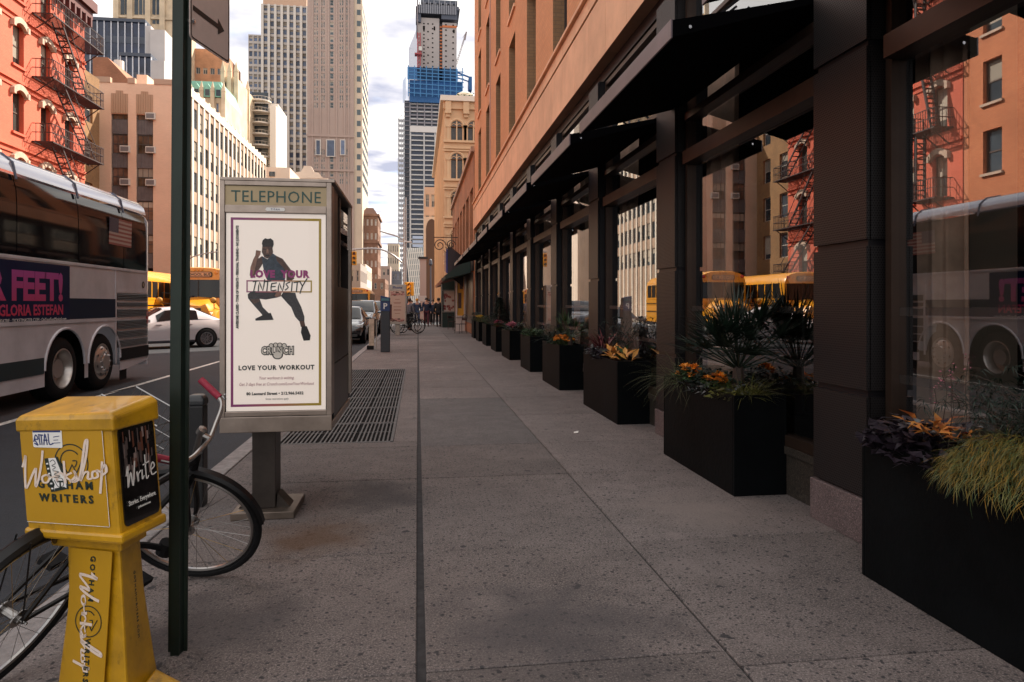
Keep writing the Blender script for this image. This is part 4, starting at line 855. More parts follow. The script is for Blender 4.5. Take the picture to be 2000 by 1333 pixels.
def ptxt(s, cx, ybase, capx, mat, **k):   # photo pixels
    x = (cx-437)/199*pw; y = (805-ybase)/390*ph; return text('lettering', s, capx/.73/390*ph, pm @ Matrix.Translation((x,y,.0026)), mat, t, depth=.0004, **k)
ptxt('LOVE  YOUR', 543, 541, 14, MAG, bold=.004, track=1.12, xs=.93)
ptxt('LOVE YOUR WORKOUT', 537, 724, 9.0, DKI, bold=.0016, track=1.16, xs=.96)
ptxt('Your workout is waiting.', 537, 743, 6.3, ROSE, shear=.22, xs=.78)
ptxt('Get 3 days free at Crunch.com/LoveYourWorkout', 537, 755, 6.3, ROSE, shear=.22, xs=.80)
ptxt('80 Leonard Street • 212.966.5432', 534, 773.5, 5.6, DKI, bold=.0011, track=1.03)
ptxt('Some restrictions apply', 538, 783.5, 4.2, DKI, xs=.8)
vt = pm @ Matrix.Translation(((461.5-437)/199*pw,(805-642)/390*ph,.0026)) @ Matrix.Rotation(rad(90),4,'Z')
text('lettering', 'AWESOME CLASSES • TONS OF WEIGHTS • PERSONAL TRAINING • NO JUDGMENTS', .022, vt, DKI, t, align='LEFT', bold=.0014, xs=.80, depth=.0004)
b = MB()
for q in ((477,608,547,549.5),(477,608,568.5,571),(477,479.5,549.5,568.5),(605.5,608,549.5,568.5)):
    b.poly([pm @ Vector(((x-437)/199*pw,(805-y)/390*ph,.0022)) for x,y in ((q[0],q[3]),(q[1],q[3]),(q[1],q[2]),(q[0],q[2]))])
b.build('word_frame', GB, t, fix=False)
IN = [[(320,760),(385,750)],[(355,752),(325,890)],[(290,895),(345,885)],[(385,880),(400,765),(440,875),(465,735)],[(470,760),(545,752)],[(505,757),(492,880)],[(555,785),(545,870),(610,865)],[(555,785),(615,775)],[(550,825),(600,820)],[(635,885),(650,775),(690,880),(715,745)],[(785,765),(735,790),(765,830),(725,865)],[(815,765),(805,880)],[(835,770),(920,758)],[(880,765),(868,885)],[(920,770),(945,815)],[(1005,720),(945,815),(915,905)]]
b = MB(); strokes(b, [[pp_(x,y) for x,y in l_] for l_ in IN], .0075, pm, .0034, k=2); b.build('brush_lettering', DKI, t, fix=False)
# fist-through-letters emblem
em = pm @ Matrix.Translation(((539-437)/199*pw,(805-685)/390*ph,.0012)); FC = M('print_paper_white', (.72,.66,.58), .6)
em2 = em @ Matrix.Translation((0,-.026,.0))
text('emblem', 'CRUNCH', .066, em2, DKI, t, bold=.0075, xs=.70, track=1.06, depth=.0002)
b = MB()
for k, x in enumerate((-.040,-.013,.014,.041)):
    b.poly([em @ Vector((x+p[0], .034+p[1]-abs(x)*.15, .0002)) for p in circ(0,0,.0165,0,360,12)[:-1]], 0); b.poly([em @ Vector((x+p[0], .034+p[1]-abs(x)*.15, .0004)) for p in circ(0,0,.0115,0,360,12)[:-1]], 1)
b.poly([em @ Vector((p[0]*1.25, p[1]-.034, .0002)) for p in circ(0,0,.027,0,360,14)[:-1]], 0); b.poly([em @ Vector((p[0]*1.25, p[1]-.034, .0004)) for p in circ(0,0,.021,0,360,14)[:-1]], 1)
b.build('emblem_fist', [DKI, FC], t, fix=False)
text('emblem', 'CRUNCH', .066, em2 @ Matrix.Translation((0,0,.0010)), FC, t, bold=.0012, xs=.70, track=1.06, depth=.0002)
b = MB(); b.poly([kf @ Vector(p) for p in ((.034,z0+.136,-.006),(KW-.036,z0+.136,-.006),(KW-.036,z1-.206,-.006),(.034,z1-.206,-.006))]); b.build('glazing', glass_mat('poster_glazing', (.98,.98,.98), .012, 0., .5), t, fix=False)
# sides, roof, inside
b = MB(); b.box(KL.x,KR+.02,KY+.0,KY+KD,z1,z1+.022); b.build('roof', STEEL, t, bevel=.004)
b = MB(); b.box(KL.x+.01,KR-.01,KY+.55,KY+.62,z0+.06,z1-.01).box(KR-.03,KR-.004,KY+.145,KY+KD,z0+.06,z0+.42).box(KL.x+.002,KL.x+.02,KY+.145,KY+KD,z0+.06,z1-.01).box(KL.x+.021,KR-.004,KY+KD-.12,KY+KD-.001,z0+.06,z1-.005).box(KR-.028,KR-.002,KY+.145,KY+.36,z0+.43,z1-.005).box(KR-.028,KR-.002,KY+.36,KY+KD-.13,z0+.43,z0+.95); b.build('side_panels', SIDE, t, bevel=.003)
b = MB(); b.box(KR-.012,KR+.015,KY+KD-.10,KY+KD+.0,z0+.1,z1-.002); b.build('corner_post', STEEL, t)
b = MB(); b.add([(KR-.03,KY+.36,z1-.08),(KR+.0,KY+KD-.13,z1-.08),(KR+.0,KY+KD-.13,z1-.36),(KR-.03,KY+.36,z1-.33)], [(0,1,2,3)]); b.build('hood_glass', glass_mat('hood_glass', (.7,.72,.72), .3), t, fix=False)
b = MB(); b.box(KR-.22,KR-.06,KY+.62,KY+.66,1.25,1.62); b.build('payphone', STEEL, t, bevel=.01)
b = MB(); b.tube([(KR-.1,KY+.68,1.55),(KR-.1,KY+.70,1.35)], .018, 8); b.build('handset', BLACK, t)
# ================================================================== VEHICLES
BUSW = M('bus_white', (.58,.57,.615), .3, ns=1.6, na=.17, coat=.3); BUSB = M('bus_navy', (.005,.016,.040), .5, spec=.15); LOUV = M('louvre_grey', (.05,.05,.054), .5); COVE = M('roof_cove', (.62,.64,.72), .16, .35, coat=.6)
def bus_shape_wheel(parent, c, r, w, deep, side=1, rimm=None, nuts=10):
    """wheel lying in the x = const plane facing +x*side"""
    mt = frame(c, (0,1,0), (0,0,1)) if side > 0 else frame(c, (0,-1,0), (0,0,1))
    b = MB(); b.lathe([(r*.62,.0),(r*.70,.012),(r*.92,.0),(r,-.04),(r,-w),(r*.6,-w)], 28, mat=mt); t = b.build('wheel', RUBBER, parent, smooth=True)
    b = MB()
    if deep: b.lathe([(r*.64,.012),(r*.60,.015),(r*.56,-.02),(r*.5,-.16),(r*.34,-.18),(r*.30,-.06),(0,-.06)], 28, mat=mt)
    else: b.lathe([(r*.64,.008),(r*.60,.012),(r*.54,.0),(r*.42,.05),(r*.28,.055),(r*.24,.075),(0,.075)], 28, mat=mt)
    b.build('rim', rimm or M('wheel_alloy', (.50,.46,.43), .3, .7), t, smooth=True)
    if not deep and nuts:
        b = MB()
        for k in range(nuts): a = 6.283*k/nuts; b.lathe([(0,.0),(r*.035,0),(r*.035,.03),(0,.03)], 6, mat=mt @ Matrix.Translation((r*.33*math.cos(a),r*.33*math.sin(a),.053)))
        b.build('wheel_nuts', CHROME, t)
        b = MB()
        for k in range(8): a = 6.283*k/8+.3; b.lathe([(0,.0),(r*.06,0)], 8, mat=mt @ Matrix.Translation((r*.47*math.cos(a),r*.47*math.sin(a),.036)))
        b.build('rim_holes', BLACK, t)
    return t
# -- white coach bus in the near lane, tail end away from us
BX0, BX1, BY0, BY1 = -8.12, -5.56, 3.4, 15.3
t = thing('coach_bus', 'white and navy coach bus with dark glass passing beside the pavement', 'bus', ((BX0+BX1)/2,9,ZR))
AX = [11.75, 13.12, 5.6]; WR_, ARCH = .50, .62
def arch(y):
    z = .16+max(0,(y-14.0))*.09
    for a in AX:
        d = abs(y-a)
        if d < ARCH: z = max(z, ZR+.52+math.sqrt(ARCH**2-d*d)*.98)
    return z
ys = sorted({round(BY0+.12*k,3) for k in range(int((BY1-.25-BY0)/.12)+1)}|{BY1-.25}|{round(a+ARCH*math.sin(rad(q)),3) for a in AX for q in (-90,-89,-80,-70,-60,-45,-30,-15,0,15,30,45,60,70,80,89,90)})
b = MB()
for y0, y1 in zip(ys, ys[1:]):
    for X, s in ((BX1,1),(BX0,-1)): b.poly([(X,y0,arch(y0+1e-4)),(X,y1,arch(y1-1e-4)),(X,y1,2.06),(X,y0,2.06)])
sec = lambda y, q: [Vector((x,y,z)) for x, z in ((BX1-q,.16),(BX1-q,3.1),(BX1-.05-q,3.2),(BX1-.30-q,3.40),(BX1-.6-q,3.47),(BX0+.6+q,3.47),(BX0+.30+q,3.40),(BX0+.05+q,3.2),(BX0+q,3.1),(BX0+q,.16))]
tail = []
for k in range(6): a = rad(18*k); tail.append(sec(BY1-.25+.25*math.sin(a), .25*(1-math.cos(a))*.9))
b.loft(tail); b.loft([sec(BY0,.05), sec(BY0+.02,0)]); b.build('body', BUSW, t, smooth=True)
b = MB(); b.loft([[Vector((x,y,z)) for x,z in ((BX1-.02,3.24),(BX1-.06,3.39),(BX1-.18,3.50),(BX1-.5,3.56),(BX0+.5,3.56),(BX0+.18,3.50),(BX0+.06,3.39),(BX0+.02,3.24))] for y in (BY0,BY1-.26)], cap=False, closed=False)
b.build('roof', COVE, t, smooth=True)
y = BY1-.3
for k, w_ in enumerate([1.1,1.75,1.75,1.75,1.75,1.75,1.7]):
    y0 = y-w_; q = MB(); q.loft([[Vector((x,yy,z)) for x,z in ((BX1+.006,2.09),(BX1+.008,2.75),(BX1-.004,3.0),(BX1-.05,3.21),(BX1-.09,3.21),(BX1-.06,2.09))] for yy in (y0+.012, y-.012)])
    q.build('window', DARKGLASS, t, smooth=True); y = y0
b = MB(); yy = BY1-.3
for w_ in [1.1,1.75,1.75,1.75,1.75,1.75]: yy -= w_; b.tube([(BX1-.0,yy,3.15),(BX1-.05,yy,3.39),(BX1-.18,yy,3.505),(BX1-.5,yy,3.565)], .018, 6)
b.build('roof_seams', M('seam_blue', (.08,.09,.14), .4), t)
GREYR = M('interior_glow', (.20,.13,.10), .8)
b = MB(); b.box(BX1-1.2,BX1-.3,BY0+.2,BY1-.6,2.05,2.1); b.build('sill_interior', DK, t)
b = MB(); b.box(BX1,BX1+.012,BY0,BY1-.25,2.035,2.085); b.build('belt_trim', BUSW, t, bevel=.004)
b = MB(); b.box(BX1,BX1+.006,BY0,13.55,1.16,1.50); b.build('navy_band', BUSB, t)
b = MB(); b.box(BX1,BX1+.012,BY0,13.55,1.10,1.155).box(BX1,BX1+.008,13.55,13.6,.3,2.03).box(BX1,BX1+.008,13.6,BY1-.25,1.62,1.66); b.build('rub_rail', BUSW, t)
b = MB(); b.box(BX1,BX1+.01,BY0,11.1,.36,.60); b.build('lower_stripe', M('stripe_dark_green', (.012,.028,.035), .4), t)
b = MB(); b.box(BX1,BX1+.014,13.75,BY1-.2,.34,.56); b.build('rear_bumper', RUBBER, t)
for z0_, z1_ in ((1.48,1.61),(1.36,1.44),(1.16,1.31),(.93,1.10),(.76,.90),(.59,.73)):
    q = MB(); q.box(BX1-.002,BX1+.004,13.62,BY1-.22,z0_,z1_); n_ = max(3,int((z1_-z0_)/.028))
    for k in range(n_):
        z = z0_+(z1_-z0_)*(k+.5)/n_; q.add([(BX1+.004,13.63,z+.008),(BX1+.004,BY1-.23,z+.008),(BX1+.018,BY1-.23,z-.004),(BX1+.018,13.63,z-.004)],[(0,1,2,3)])
    q.build('louvre', LOUV, t, fix=False)
for y in (5.0,6.7,8.35,10.0): 
    q = MB(); q.box(BX1,BX1+.003,y-.006,y+.006,.17,1.1); q.build('panel_seam', RUBBER, t)
q = MB(); q.box(BX1+.001,BX1+.01,BY1-.30,BY1-.2,1.0,1.28); q.build('tail_lamp', M('lamp_red', (.45,.02,.015), .25, coat=.6), t)
q = MB(); q.lathe([(0,.002),(.07,.002),(.07,0)], 20, mat=frame((BX1+.003,14.85,1.80),(0,1,0),(0,0,1))); q.lathe([(0,.004),(.04,.004)], 16, mat=frame((BX1+.003,14.85,1.80),(0,1,0),(0,0,1)), m=1); q.build('round_emblem', [M('emblem_dark', (.03,.025,.02), .5), M('emblem_pale', (.3,.25,.2), .5)], t)
for a in AX:
    q = MB(); q.tube([(BX1+.004,a+(ARCH+.01)*math.cos(k*math.pi/16),ZR+.52+(ARCH+.01)*math.sin(k*math.pi/16)*.98) for k in range(17)], .022, 6); q.build('wheel_arch_trim', BUSW, t, smooth=True)
q = MB()
for a in AX: q.box(BX1-.6,BX1-.42,a-ARCH,a+ARCH,.2,1.2)
q.box(BX0+.3,BX1-.61,BY0+.3,BY1-.5,.08,.3); q.build('wheel_well', DK, t)
for a, dp in zip(AX, (True,False,False)): bus_shape_wheel(t, (BX1-.05,a,ZR+.5), WR_, .28, dp)
for a in (AX[0],AX[2]): bus_shape_wheel(t, (BX0+.05,a,ZR+.5), WR_, .28, False, -1)
q = MB(); q.box(BX1-.05,BX1-.04,13.85,14.15,ZR+.08,.3); q.build('mud_flap', RUBBER, t)
# advertisement on the flank
q = MB(); q.box(BX1+.0065,BX1+.010,6.6,11.86,1.12,2.015); q.build('advertisement', M('ad_navy', (.003,.007,.048), .5, ns=2, na=.4, col2=(.004,.016,.055), spec=.12), t)
af = frame((BX1+.0106,0,0),(0,1,0),(0,0,1))
def pink():
    m = M('ad_pink', (.6,.06,.2), .5); tt = m.node_tree; n = tt.nodes; l = tt.links.new; g_ = n.new('ShaderNodeNewGeometry'); s = n.new('ShaderNodeSeparateXYZ'); l(g_.outputs['Position'], s.inputs[0]); mr = n.new('ShaderNodeMapRange'); mr.inputs[1].default_value = 1.2; mr.inputs[2].default_value = 1.95; l(s.outputs[2], mr.inputs[0])
    c = n.new('ShaderNodeValToRGB'); l(mr.outputs[0], c.inputs[0]); c.color_ramp.elements[0].color = (.55,.03,.07,1); c.color_ramp.elements[1].color = (.40,.07,.35,1); l(c.outputs[0], n['Principled BSDF'].inputs['Base Color']); return m
PK = pink()
text('lettering', 'YOUR FEET!', .565, af @ Matrix.Translation((11.66,1.475,0)), PK, t, align='RIGHT', bold=.024, track=.98, xs=1.08)
text('lettering', 'by GLORIA ESTEFAN', .215, af @ Matrix.Translation((11.66,1.245,0)), PK, t, align='RIGHT', bold=.006)
text('lettering', 'THEATRE · TICKETMASTER.COM · OnYourFeetMusical.com', .072, af @ Matrix.Translation((11.75,1.150,0)), WHITE, t, align='RIGHT')
# flag on the glass
ff = frame((BX1+.0085,13.25,2.50),(0,1,0),(.012,0,.5)) @ Matrix.Translation((0,0,.004)); b = MB()
FR_ = M('flag_red', (.30,.10,.085), .5); FW = M('flag_white', (.48,.40,.36), .5); FB = M('flag_blue', (.03,.035,.08), .5)
for k in range(13): b.poly([ff @ Vector(p) for p in ((0,k*.0385,.002),(.98,k*.0385,.002),(.98,(k+1)*.0385,.002),(0,(k+1)*.0385,.002))], 0 if k % 2 == 0 else 1)
b.poly([ff @ Vector(p) for p in ((0,.231,.003),(.39,.231,.003),(.39,.5,.003),(0,.5,.003))], 2)
for r_ in range(9):
    for c_ in range(6 if r_ % 2 == 0 else 5):
        cx, cy_ = .035+c_*.064+(0 if r_ % 2 == 0 else .032), .25+r_*.0285
        pts = []
        for k in range(10): a = rad(90+36*k); rr = .012 if k % 2 == 0 else .005; pts.append(ff @ Vector((cx+rr*math.cos(a), cy_+rr*math.sin(a), .0036)))
        b.poly(pts, 1)
b.build('flag', [FR_, FW, FB], t, fix=False)

# -- cars
def car(label, loc, rotz, paint, group=None, suv=False, name='parked_car'):
    t = thing(name, label, 'car', loc, (0,0,rotz), group); k = dict(world=False)
    if not suv:
        S = [(2.22,.34,.66,.52,.50,.60),(2.12,.24,.80,.64,.66,.70),(1.75,.2,.87,.73,.72,.79),(1.3,.19,.89,.80,.74,.86),(.85,.19,.90,.86,.77,.93),(.35,.19,.90,.90,.66,1.22),(.0,.19,.90,.92,.62,1.40),(-.5,.19,.90,.93,.61,1.44),(-1.0,.19,.90,.94,.61,1.40),(-1.55,.2,.89,.96,.64,1.16),(-1.85,.22,.87,.97,.72,1.01),(-2.15,.28,.80,.90,.68,.98),(-2.26,.38,.70,.70,.6,.85)]
        cab = (4,10); ax = (1.35,-1.32); wr = .325
    else:
        S = [(2.3,.42,.70,.66,.6,.80),(2.2,.3,.86,.80,.74,.92),(1.8,.26,.93,.92,.8,1.0),(1.1,.25,.95,1.0,.84,1.10),(.95,.25,.95,1.02,.84,1.14),(.3,.25,.95,1.06,.74,1.55),(-.1,.25,.95,1.07,.72,1.69),(-1.0,.25,.95,1.08,.71,1.73),(-1.8,.25,.95,1.08,.70,1.70),(-2.15,.28,.93,1.06,.72,1.40),(-2.3,.3,.92,1.02,.78,1.10),(-2.36,.4,.86,.8,.7,.95),(-2.38,.5,.8,.7,.65,.8)]
        cab = (4,10); ax = (1.4,-1.42); wr = .37
    def rg(s):
        y, zl, w, zb, rw, zr = s; h = [(w*.80,zl),(w*.97,zl+.10),(w,(zl+zb)*.5+.08),(w*.965,zb),(rw*1.03,max(zb+.01,zr-.05)),(rw*.82,zr),(0,zr+.015)]
        return [Vector((x,y,z)) for x,z in h]+[Vector((-x,y,z)) for x,z in h[-2::-1]]
    b = MB(); b.loft([rg(s) for s in S]); b.build('body', paint, t, smooth=True, **k)
    def panel(nm, pts, off, m=DARKGLASS):
        q = MB(); P = [Vector(p) for p in pts]; nn = (P[1]-P[0]).cross(P[-1]-P[0]).normalized(); q.poly([p+nn*off for p in P]); q.build(nm, m, t, fix=False, **k)
    r4, r6 = rg(S[4]), rg(S[6]); r8, r10 = rg(S[8]), rg(S[10]); lerp = lambda a, c, f: a+(c-a)*f
    # windscreen and rear window follow the loft between the cowl and the roof
    def strip(nm, i0, i1, f0, f1, sgn):
        q = MB(); rows = []
        idx = range(i0, i1+1)
        for n_, i in enumerate(idx):
            g_ = rg(S[i]); row = [lerp(g_[4], g_[5], .35), g_[5], g_[6], g_[7], lerp(g_[8], g_[7], .35)]
            rows.append([p+Vector((0,sgn*.012,.014)) for p in row])
        rows[0] = [lerp(a,c,f0) for a,c in zip(rows[0],rows[1])]; rows[-1] = [lerp(a,c,f1) for a,c in zip(rows[-1],rows[-2])]
        q.loft(rows, cap=False, closed=False); q.build(nm, DARKGLASS, t, smooth=True, fix=False, **k)
    strip('windscreen', 4, 6, .12, .12, 1); strip('rear_window', 8, 10, .12, .10, -1)
    for s in (1,-1):
        for (ia, ib, fa, fb) in ((4,6,.5,.97),(7,8,-.0,1.),(8,9,.12,.85)) if False else ((5,7,.0,.55),(7,9,-.0,.55)):
            ga, gb = rg(S[ia]), rg(S[ib]); A = [Vector((s*ga[3].x,ga[3].y,ga[3].z)), Vector((s*gb[3].x,gb[3].y,gb[3].z)), Vector((s*gb[4].x,gb[4].y,gb[4].z)), Vector((s*ga[4].x,ga[4].y,ga[4].z))]
            m1, m2 = .06, .10; c_ = lambda u, v: lerp(lerp(A[0],A[1],u), lerp(A[3],A[2],u), v)
            gm = rg(S[(ia+ib)//2]); mid3 = Vector((s*gm[3].x,gm[3].y,gm[3].z)); mid4 = Vector((s*gm[4].x,gm[4].y,gm[4].z))
            P = [lerp(A[0],A[3],m2), lerp(mid3,mid4,m2), lerp(A[1],A[2],m2), lerp(A[1],A[2],1-m2), lerp(mid3,mid4,1-m2), lerp(A[0],A[3],1-m2)]
            P[0].y -= .05; P[5].y -= .05; P[2].y += .05; P[3].y += .05
            q = MB(); q.add([p+Vector((s*.010,0,.004)) for p in P], [(0,1,4,5),(1,2,3,4)]); q.build('side_window', DARKGLASS, t, fix=False, **k)
    for y in ax:
        for s in (1,-1):
            c0 = Vector((s*(S[4][2]+.004),y,wr)); mt = frame(c0, (0,s,0), (0,0,1))
            q = MB(); q.lathe([(0,.0),(wr*1.16,.0),(wr*1.18,-.03)], 22, mat=mt); q.build('wheel_arch', DK, t, **k)
            q = MB(); q.lathe([(wr*.66,.025),(wr*.8,.03),(wr*.97,.02),(wr,-.02),(wr,-.18),(wr*.6,-.18)], 24, mat=mt); w_ = q.build('wheel', RUBBER, t, smooth=True, **k)
            q = MB(); q.lathe([(wr*.68,.026),(wr*.62,.022),(wr*.58,.0),(0,.0)], 20, mat=mt); 
            for n_ in range(10): a = 6.283*n_/10; q.bar(mt @ Vector((.03*math.cos(a),.03*math.sin(a),.016)), mt @ Vector((wr*.63*math.cos(a),wr*.63*math.sin(a),.012)), .024, .02)
            q.build('rim', M('car_rim', (.42,.42,.44), .3, .8), w_, **k)
    for s in (1,-1):
        f = rg(S[1]); g_ = rg(S[2]); A = Vector((s*f[3].x*.55,f[3].y+.03,f[3].z+.03)); B_ = Vector((s*g_[3].x*1.01,g_[3].y+.06,g_[3].z+.03))
        q = MB(); q.add([A+Vector((0,.0,-.02)), A+Vector((0,.02,-.13)), B_+Vector((s*.01,.06,-.12)), B_+Vector((s*.012,0,-.0)), lerp(A,B_,.5)+Vector((s*.06,.06,.0)), lerp(A,B_,.5)+Vector((s*.05,.09,-.13))], [(0,1,5,4),(4,5,2,3)]); q.build('headlight', M('headlamp', (.70,.70,.68), .1, coat=.8), t, fix=False, **k)
        q = MB(); q.lathe([(0,0),(.05,.0),(.06,.01)], 12, mat=frame((s*.62,S[0][0]-.04,.38),(-1,0,0),(0,0,1))); q.build('fog_lamp', M('headlamp', (.7,.7,.68), .1), t, **k)
        q = MB(); mz_ = S[4][3]+.08; q.loft([[Vector((s*(S[4][2]-.02+x),.62+y,mz_+z)) for y,z in ((-.05,-.03),(.05,-.02),(.05,.07),(-.05,.09))] for x in (.0,.06,.19)]); q.build('wing_mirror', paint, t, smooth=False, bevel=.015, **k)
        q = MB(); rr = rg(S[-2]); q.box(s*rr[3].x*.62 if s > 0 else rr[3].x*-.98, s*rr[3].x*.98 if s > 0 else rr[3].x*-.62, rr[3].y-.10, rr[3].y-.02, rr[3].z-.15, rr[3].z-.02); q.build('tail_light', M('lamp_red', (.45,.02,.015), .25), t, **k)
        for y in (.25,-.75):
            q = MB(); q.box(s*S[6][2]*.985-.012, s*S[6][2]*.985+.012, y-.09, y+.09, S[6][3]-.10, S[6][3]-.075); q.build('door_handle', paint, t, **k)
        q = MB(); q.box(s*(S[6][2]+.001)-.003, s*(S[6][2]+.001)+.003, -.30,-.29, .3, S[6][3]-.03); q.build('door_seam', DK, t, **k); q = MB(); q.box(s*(S[6][2]+.001)-.003, s*(S[6][2]+.001)+.003, .78,.79, .3, S[4][3]-.03); q.build('door_seam', DK, t, **k)
    q = MB(); y0 = S[1][0]+.02; q.box(-.5,.5,y0-.03,y0+.045,.47 if not suv else .6,.60 if not suv else .78); q.build('grille', M('grille_black', (.015,.015,.016), .4), t, **k)
    q = MB(); q.box(-.68,.68,S[0][0]-.10,S[0][0]+.012,.30,.40); q.build('air_intake', M('grille_black', (.015,.015,.016), .4), t, **k)
    q = MB(); q.box(-.16,.16,S[0][0]+.01,S[0][0]+.02,.46,.56); q.build('number_plate', M('plate_pale', (.55,.5,.35), .5), t, **k)
    return t
SILV = M('car_pearl_white', (.58,.53,.54), .22, .1, coat=.8); BLKP = M('car_black', (.010,.011,.014), .18, .2, coat=.9); NAVY = M('car_dark_blue', (.016,.022,.035), .18, .3, coat=.9); GRYP = M('car_silver_grey', (.30,.31,.33), .22, .4, coat=.8)
car('pearl white sedan turning in front of the yellow school bus', (-9.0,25.3,ZR), rad(180-52), SILV, name='sedan_car')
car('black sedan parked first at the kerb beyond the phone booth', (-2.95,28.6,ZR), rad(180), BLKP, 'cars parked along the kerb')
car('dark blue sport utility car parked second at the kerb', (-2.9,34.8,ZR), rad(180), NAVY, 'cars parked along the kerb', True)
car('silver grey car parked third along the kerb, before the cross street', (-2.85,41.2,ZR), rad(180), GRYP, 'cars parked along the kerb', True)
car('dark sedan waiting across the road, seen in the shop glass', (-11.9,20.0,ZR), rad(180), NAVY, name='sedan_car')
# -- school buses
SBY = M('school_bus_yellow', (.72,.30,.012), .33, coat=.4, ns=2, na=.08)
def school_bus(label, loc, rotz=math.pi):
    """front faces local +y at y = 0, body behind"""
    t = thing('school_bus', label, 'bus', loc, (0,0,rotz), 'yellow school buses'); k = dict(world=False); w = 1.2
    sec = lambda y, q=0, zt=3.05: [Vector((x,y,z)) for x, z in ((w-q,.45),(w-q,2.45),(w-.06-q,2.70),(w-.28-q,2.92),(.55,zt-.02),(0,zt),(-.55,zt-.02),(-w+.28+q,2.92),(-w+.06+q,2.70),(-w+q,2.45),(-w+q,.45))]
    b = MB(); b.loft([sec(-9.2,.06),sec(-9.1),sec(-1.5),sec(-1.38,.04,3.02)]); b.build('body', SBY, t, smooth=True, **k)
    b = MB(); b.loft([[Vector((x*s_,y,z)) for x,z in ((1.0,.55),(1.02,1.05),(.8,1.45),(.55,zt),(0,zt+.05),(-.55,zt),(-.8,1.45),(-1.02,1.05),(-1.0,.55))] for y, s_, zt in ((-1.4,1.05,1.72),(-.9,1.0,1.66),(-.25,.92,1.5),(-.02,.85,1.36))]); b.build('hood', SBY, t, smooth=True, **k)
    for s in (1,-1):
        q = MB(); q.loft([[Vector((s*(.72+dx_),y,z)) for dx_,z in ((0,.6),(0,1.12*f),(.14,1.22*f),(.36,1.12*f),(.40,.72),(.38,.6))] for y,f in ((-1.45,.9),(-1.1,1.05),(-.7,1.06),(-.3,.98),(-.1,.8))]); q.build('fender', SBY, t, smooth=True, **k)
        q = MB(); q.lathe([(0,.01),(.10,.0),(.12,-.03)], 14, mat=frame((s*.80,-.06,1.02),(-1,0,0),(0,0,1))); q.build('headlight', M('headlamp', (.7,.7,.68), .1, coat=.8), t, **k)
        q = MB(); q.lathe([(0,.012),(.085,.0),(.09,-.02)], 14, mat=frame((s*.98,-1.36,2.78),(-1,0,0),(0,0,1))); q.build('warning_light', M('lamp_red', (.45,.02,.015), .25, coat=.6), t, **k)
        q = MB(); q.lathe([(0,.012),(.075,.0),(.08,-.02)], 14, mat=frame((s*.74,-1.36,2.80),(-1,0,0),(0,0,1))); q.build('warning_light', M('lamp_amber', (.65,.25,.02), .25, coat=.6), t, **k)
        q = MB(); q.tube([(s*1.15,-1.3,1.9),(s*1.45,-1.1,1.95),(s*1.45,-1.1,1.5),(s*1.12,-1.3,1.45)], .02, 6); q.box(s*1.45-.10,s*1.45+.10,-1.12,-1.08,1.55,1.92); q.build('wing_mirror', BLACK, t, **k)
        q = MB(); q.tube([(s*.95,-.3,1.2),(s*1.05,.15,1.55)], .015, 6); q.lathe([(0,.08),(.09,.06),(.13,0)], 12, mat=frame((s*1.05,.18,1.6),(-1,0,0),(0,0,1))); q.build('crossing_mirror', M('mirror_shell', (.5,.24,.03), .3), t, smooth=True, **k)
        for z in (1.0,1.45,1.72): 
            q = MB(); q.box(s*w-.012,s*w+.014,-9.0,-1.5,z,z+.055); q.build('rub_rail', BLACK if z < 1.7 else SBY, t, **k)
        for n_ in range(10):
            y = -1.75-n_*.72; q = MB(); q.box(s*w-.006,s*w+.012,y-.62,y,1.82,2.52); wn = q.build('window', BLACK, t, **k)
            for z0_,z1_ in ((1.86,2.16),(2.19,2.48)): q = MB(); q.box(s*w-.002,s*w+.016,y-.58,y-.04,z0_,z1_); q.build('pane', DARKGLASS, wn, **k)
        for y in (-.78,-6.9):
            mt = frame((s*1.12,y,.48),(0,s,0),(0,0,1)); q = MB(); q.lathe([(.29,.02),(.4,.03),(.47,.0),(.48,-.05),(.48,-.26),(.3,-.26)], 24, mat=mt); wl_ = q.build('wheel', RUBBER, t, smooth=True, **k)
            q = MB(); q.lathe([(.30,.02),(.27,.0),(.2,-.06),(.12,-.02),(0,-.02)], 20, mat=mt); q.build('rim', M('rim_black', (.05,.05,.05), .5), wl_, smooth=True, **k)
    q = MB(); q.box(-1.06,1.06,-1.395,-1.355,1.72,2.50); ws = q.build('windscreen', DARKGLASS, t, bevel=.02, **k)
    q = MB(); q.box(-.025,.025,-1.39,-1.34,1.73,2.49); q.build('divider', BLACK, ws, **k)
    q = MB(); q.prism(rrect(1.16,.24,.10), frame((.58,-1.362,2.61),(-1,0,0),(0,0,1)), .03); q.build('sign_board', M('sign_dark', (.03,.025,.02), .5), t, **k)
    q = MB(); q.prism(rrect(1.08,.18,.08), frame((.54,-1.33,2.64),(-1,0,0),(0,0,1)), .003); q.build('sign_face', M('sign_amber', (.62,.36,.20), .4), t, **k)
    text('lettering', 'SCHOOL BUS', .17, frame((0,-1.325,2.67),(-1,0,0),(0,0,1)), BLACK, t, bold=.004, world=False)
    q = MB()
    for x in (-.15,0,.15): q.lathe([(0,.03),(.045,.02),(.05,0)], 10, mat=frame((x,-1.37,2.93),(-1,0,0),(0,0,1)))
    q.build('marker_lights', M('lamp_amber', (.65,.25,.02), .25), t, **k)
    q = MB(); q.box(-1.1,1.1,-.08,.06,.50,.76); q.build('bumper', BLACK, t, bevel=.02, **k)
    q = MB(); q.box(-.5,.5,-.03,.01,.85,1.28); 
    for n_ in range(7): q.box(-.47,.47,.01,.02,.89+n_*.055,.91+n_*.055)
    q.build('grille', M('grille_black', (.015,.015,.016), .4), t, **k)
    return t
sb = school_bus('yellow school bus in the far lane, mirrored in the shop glass', (-12.65,28.4,ZR))
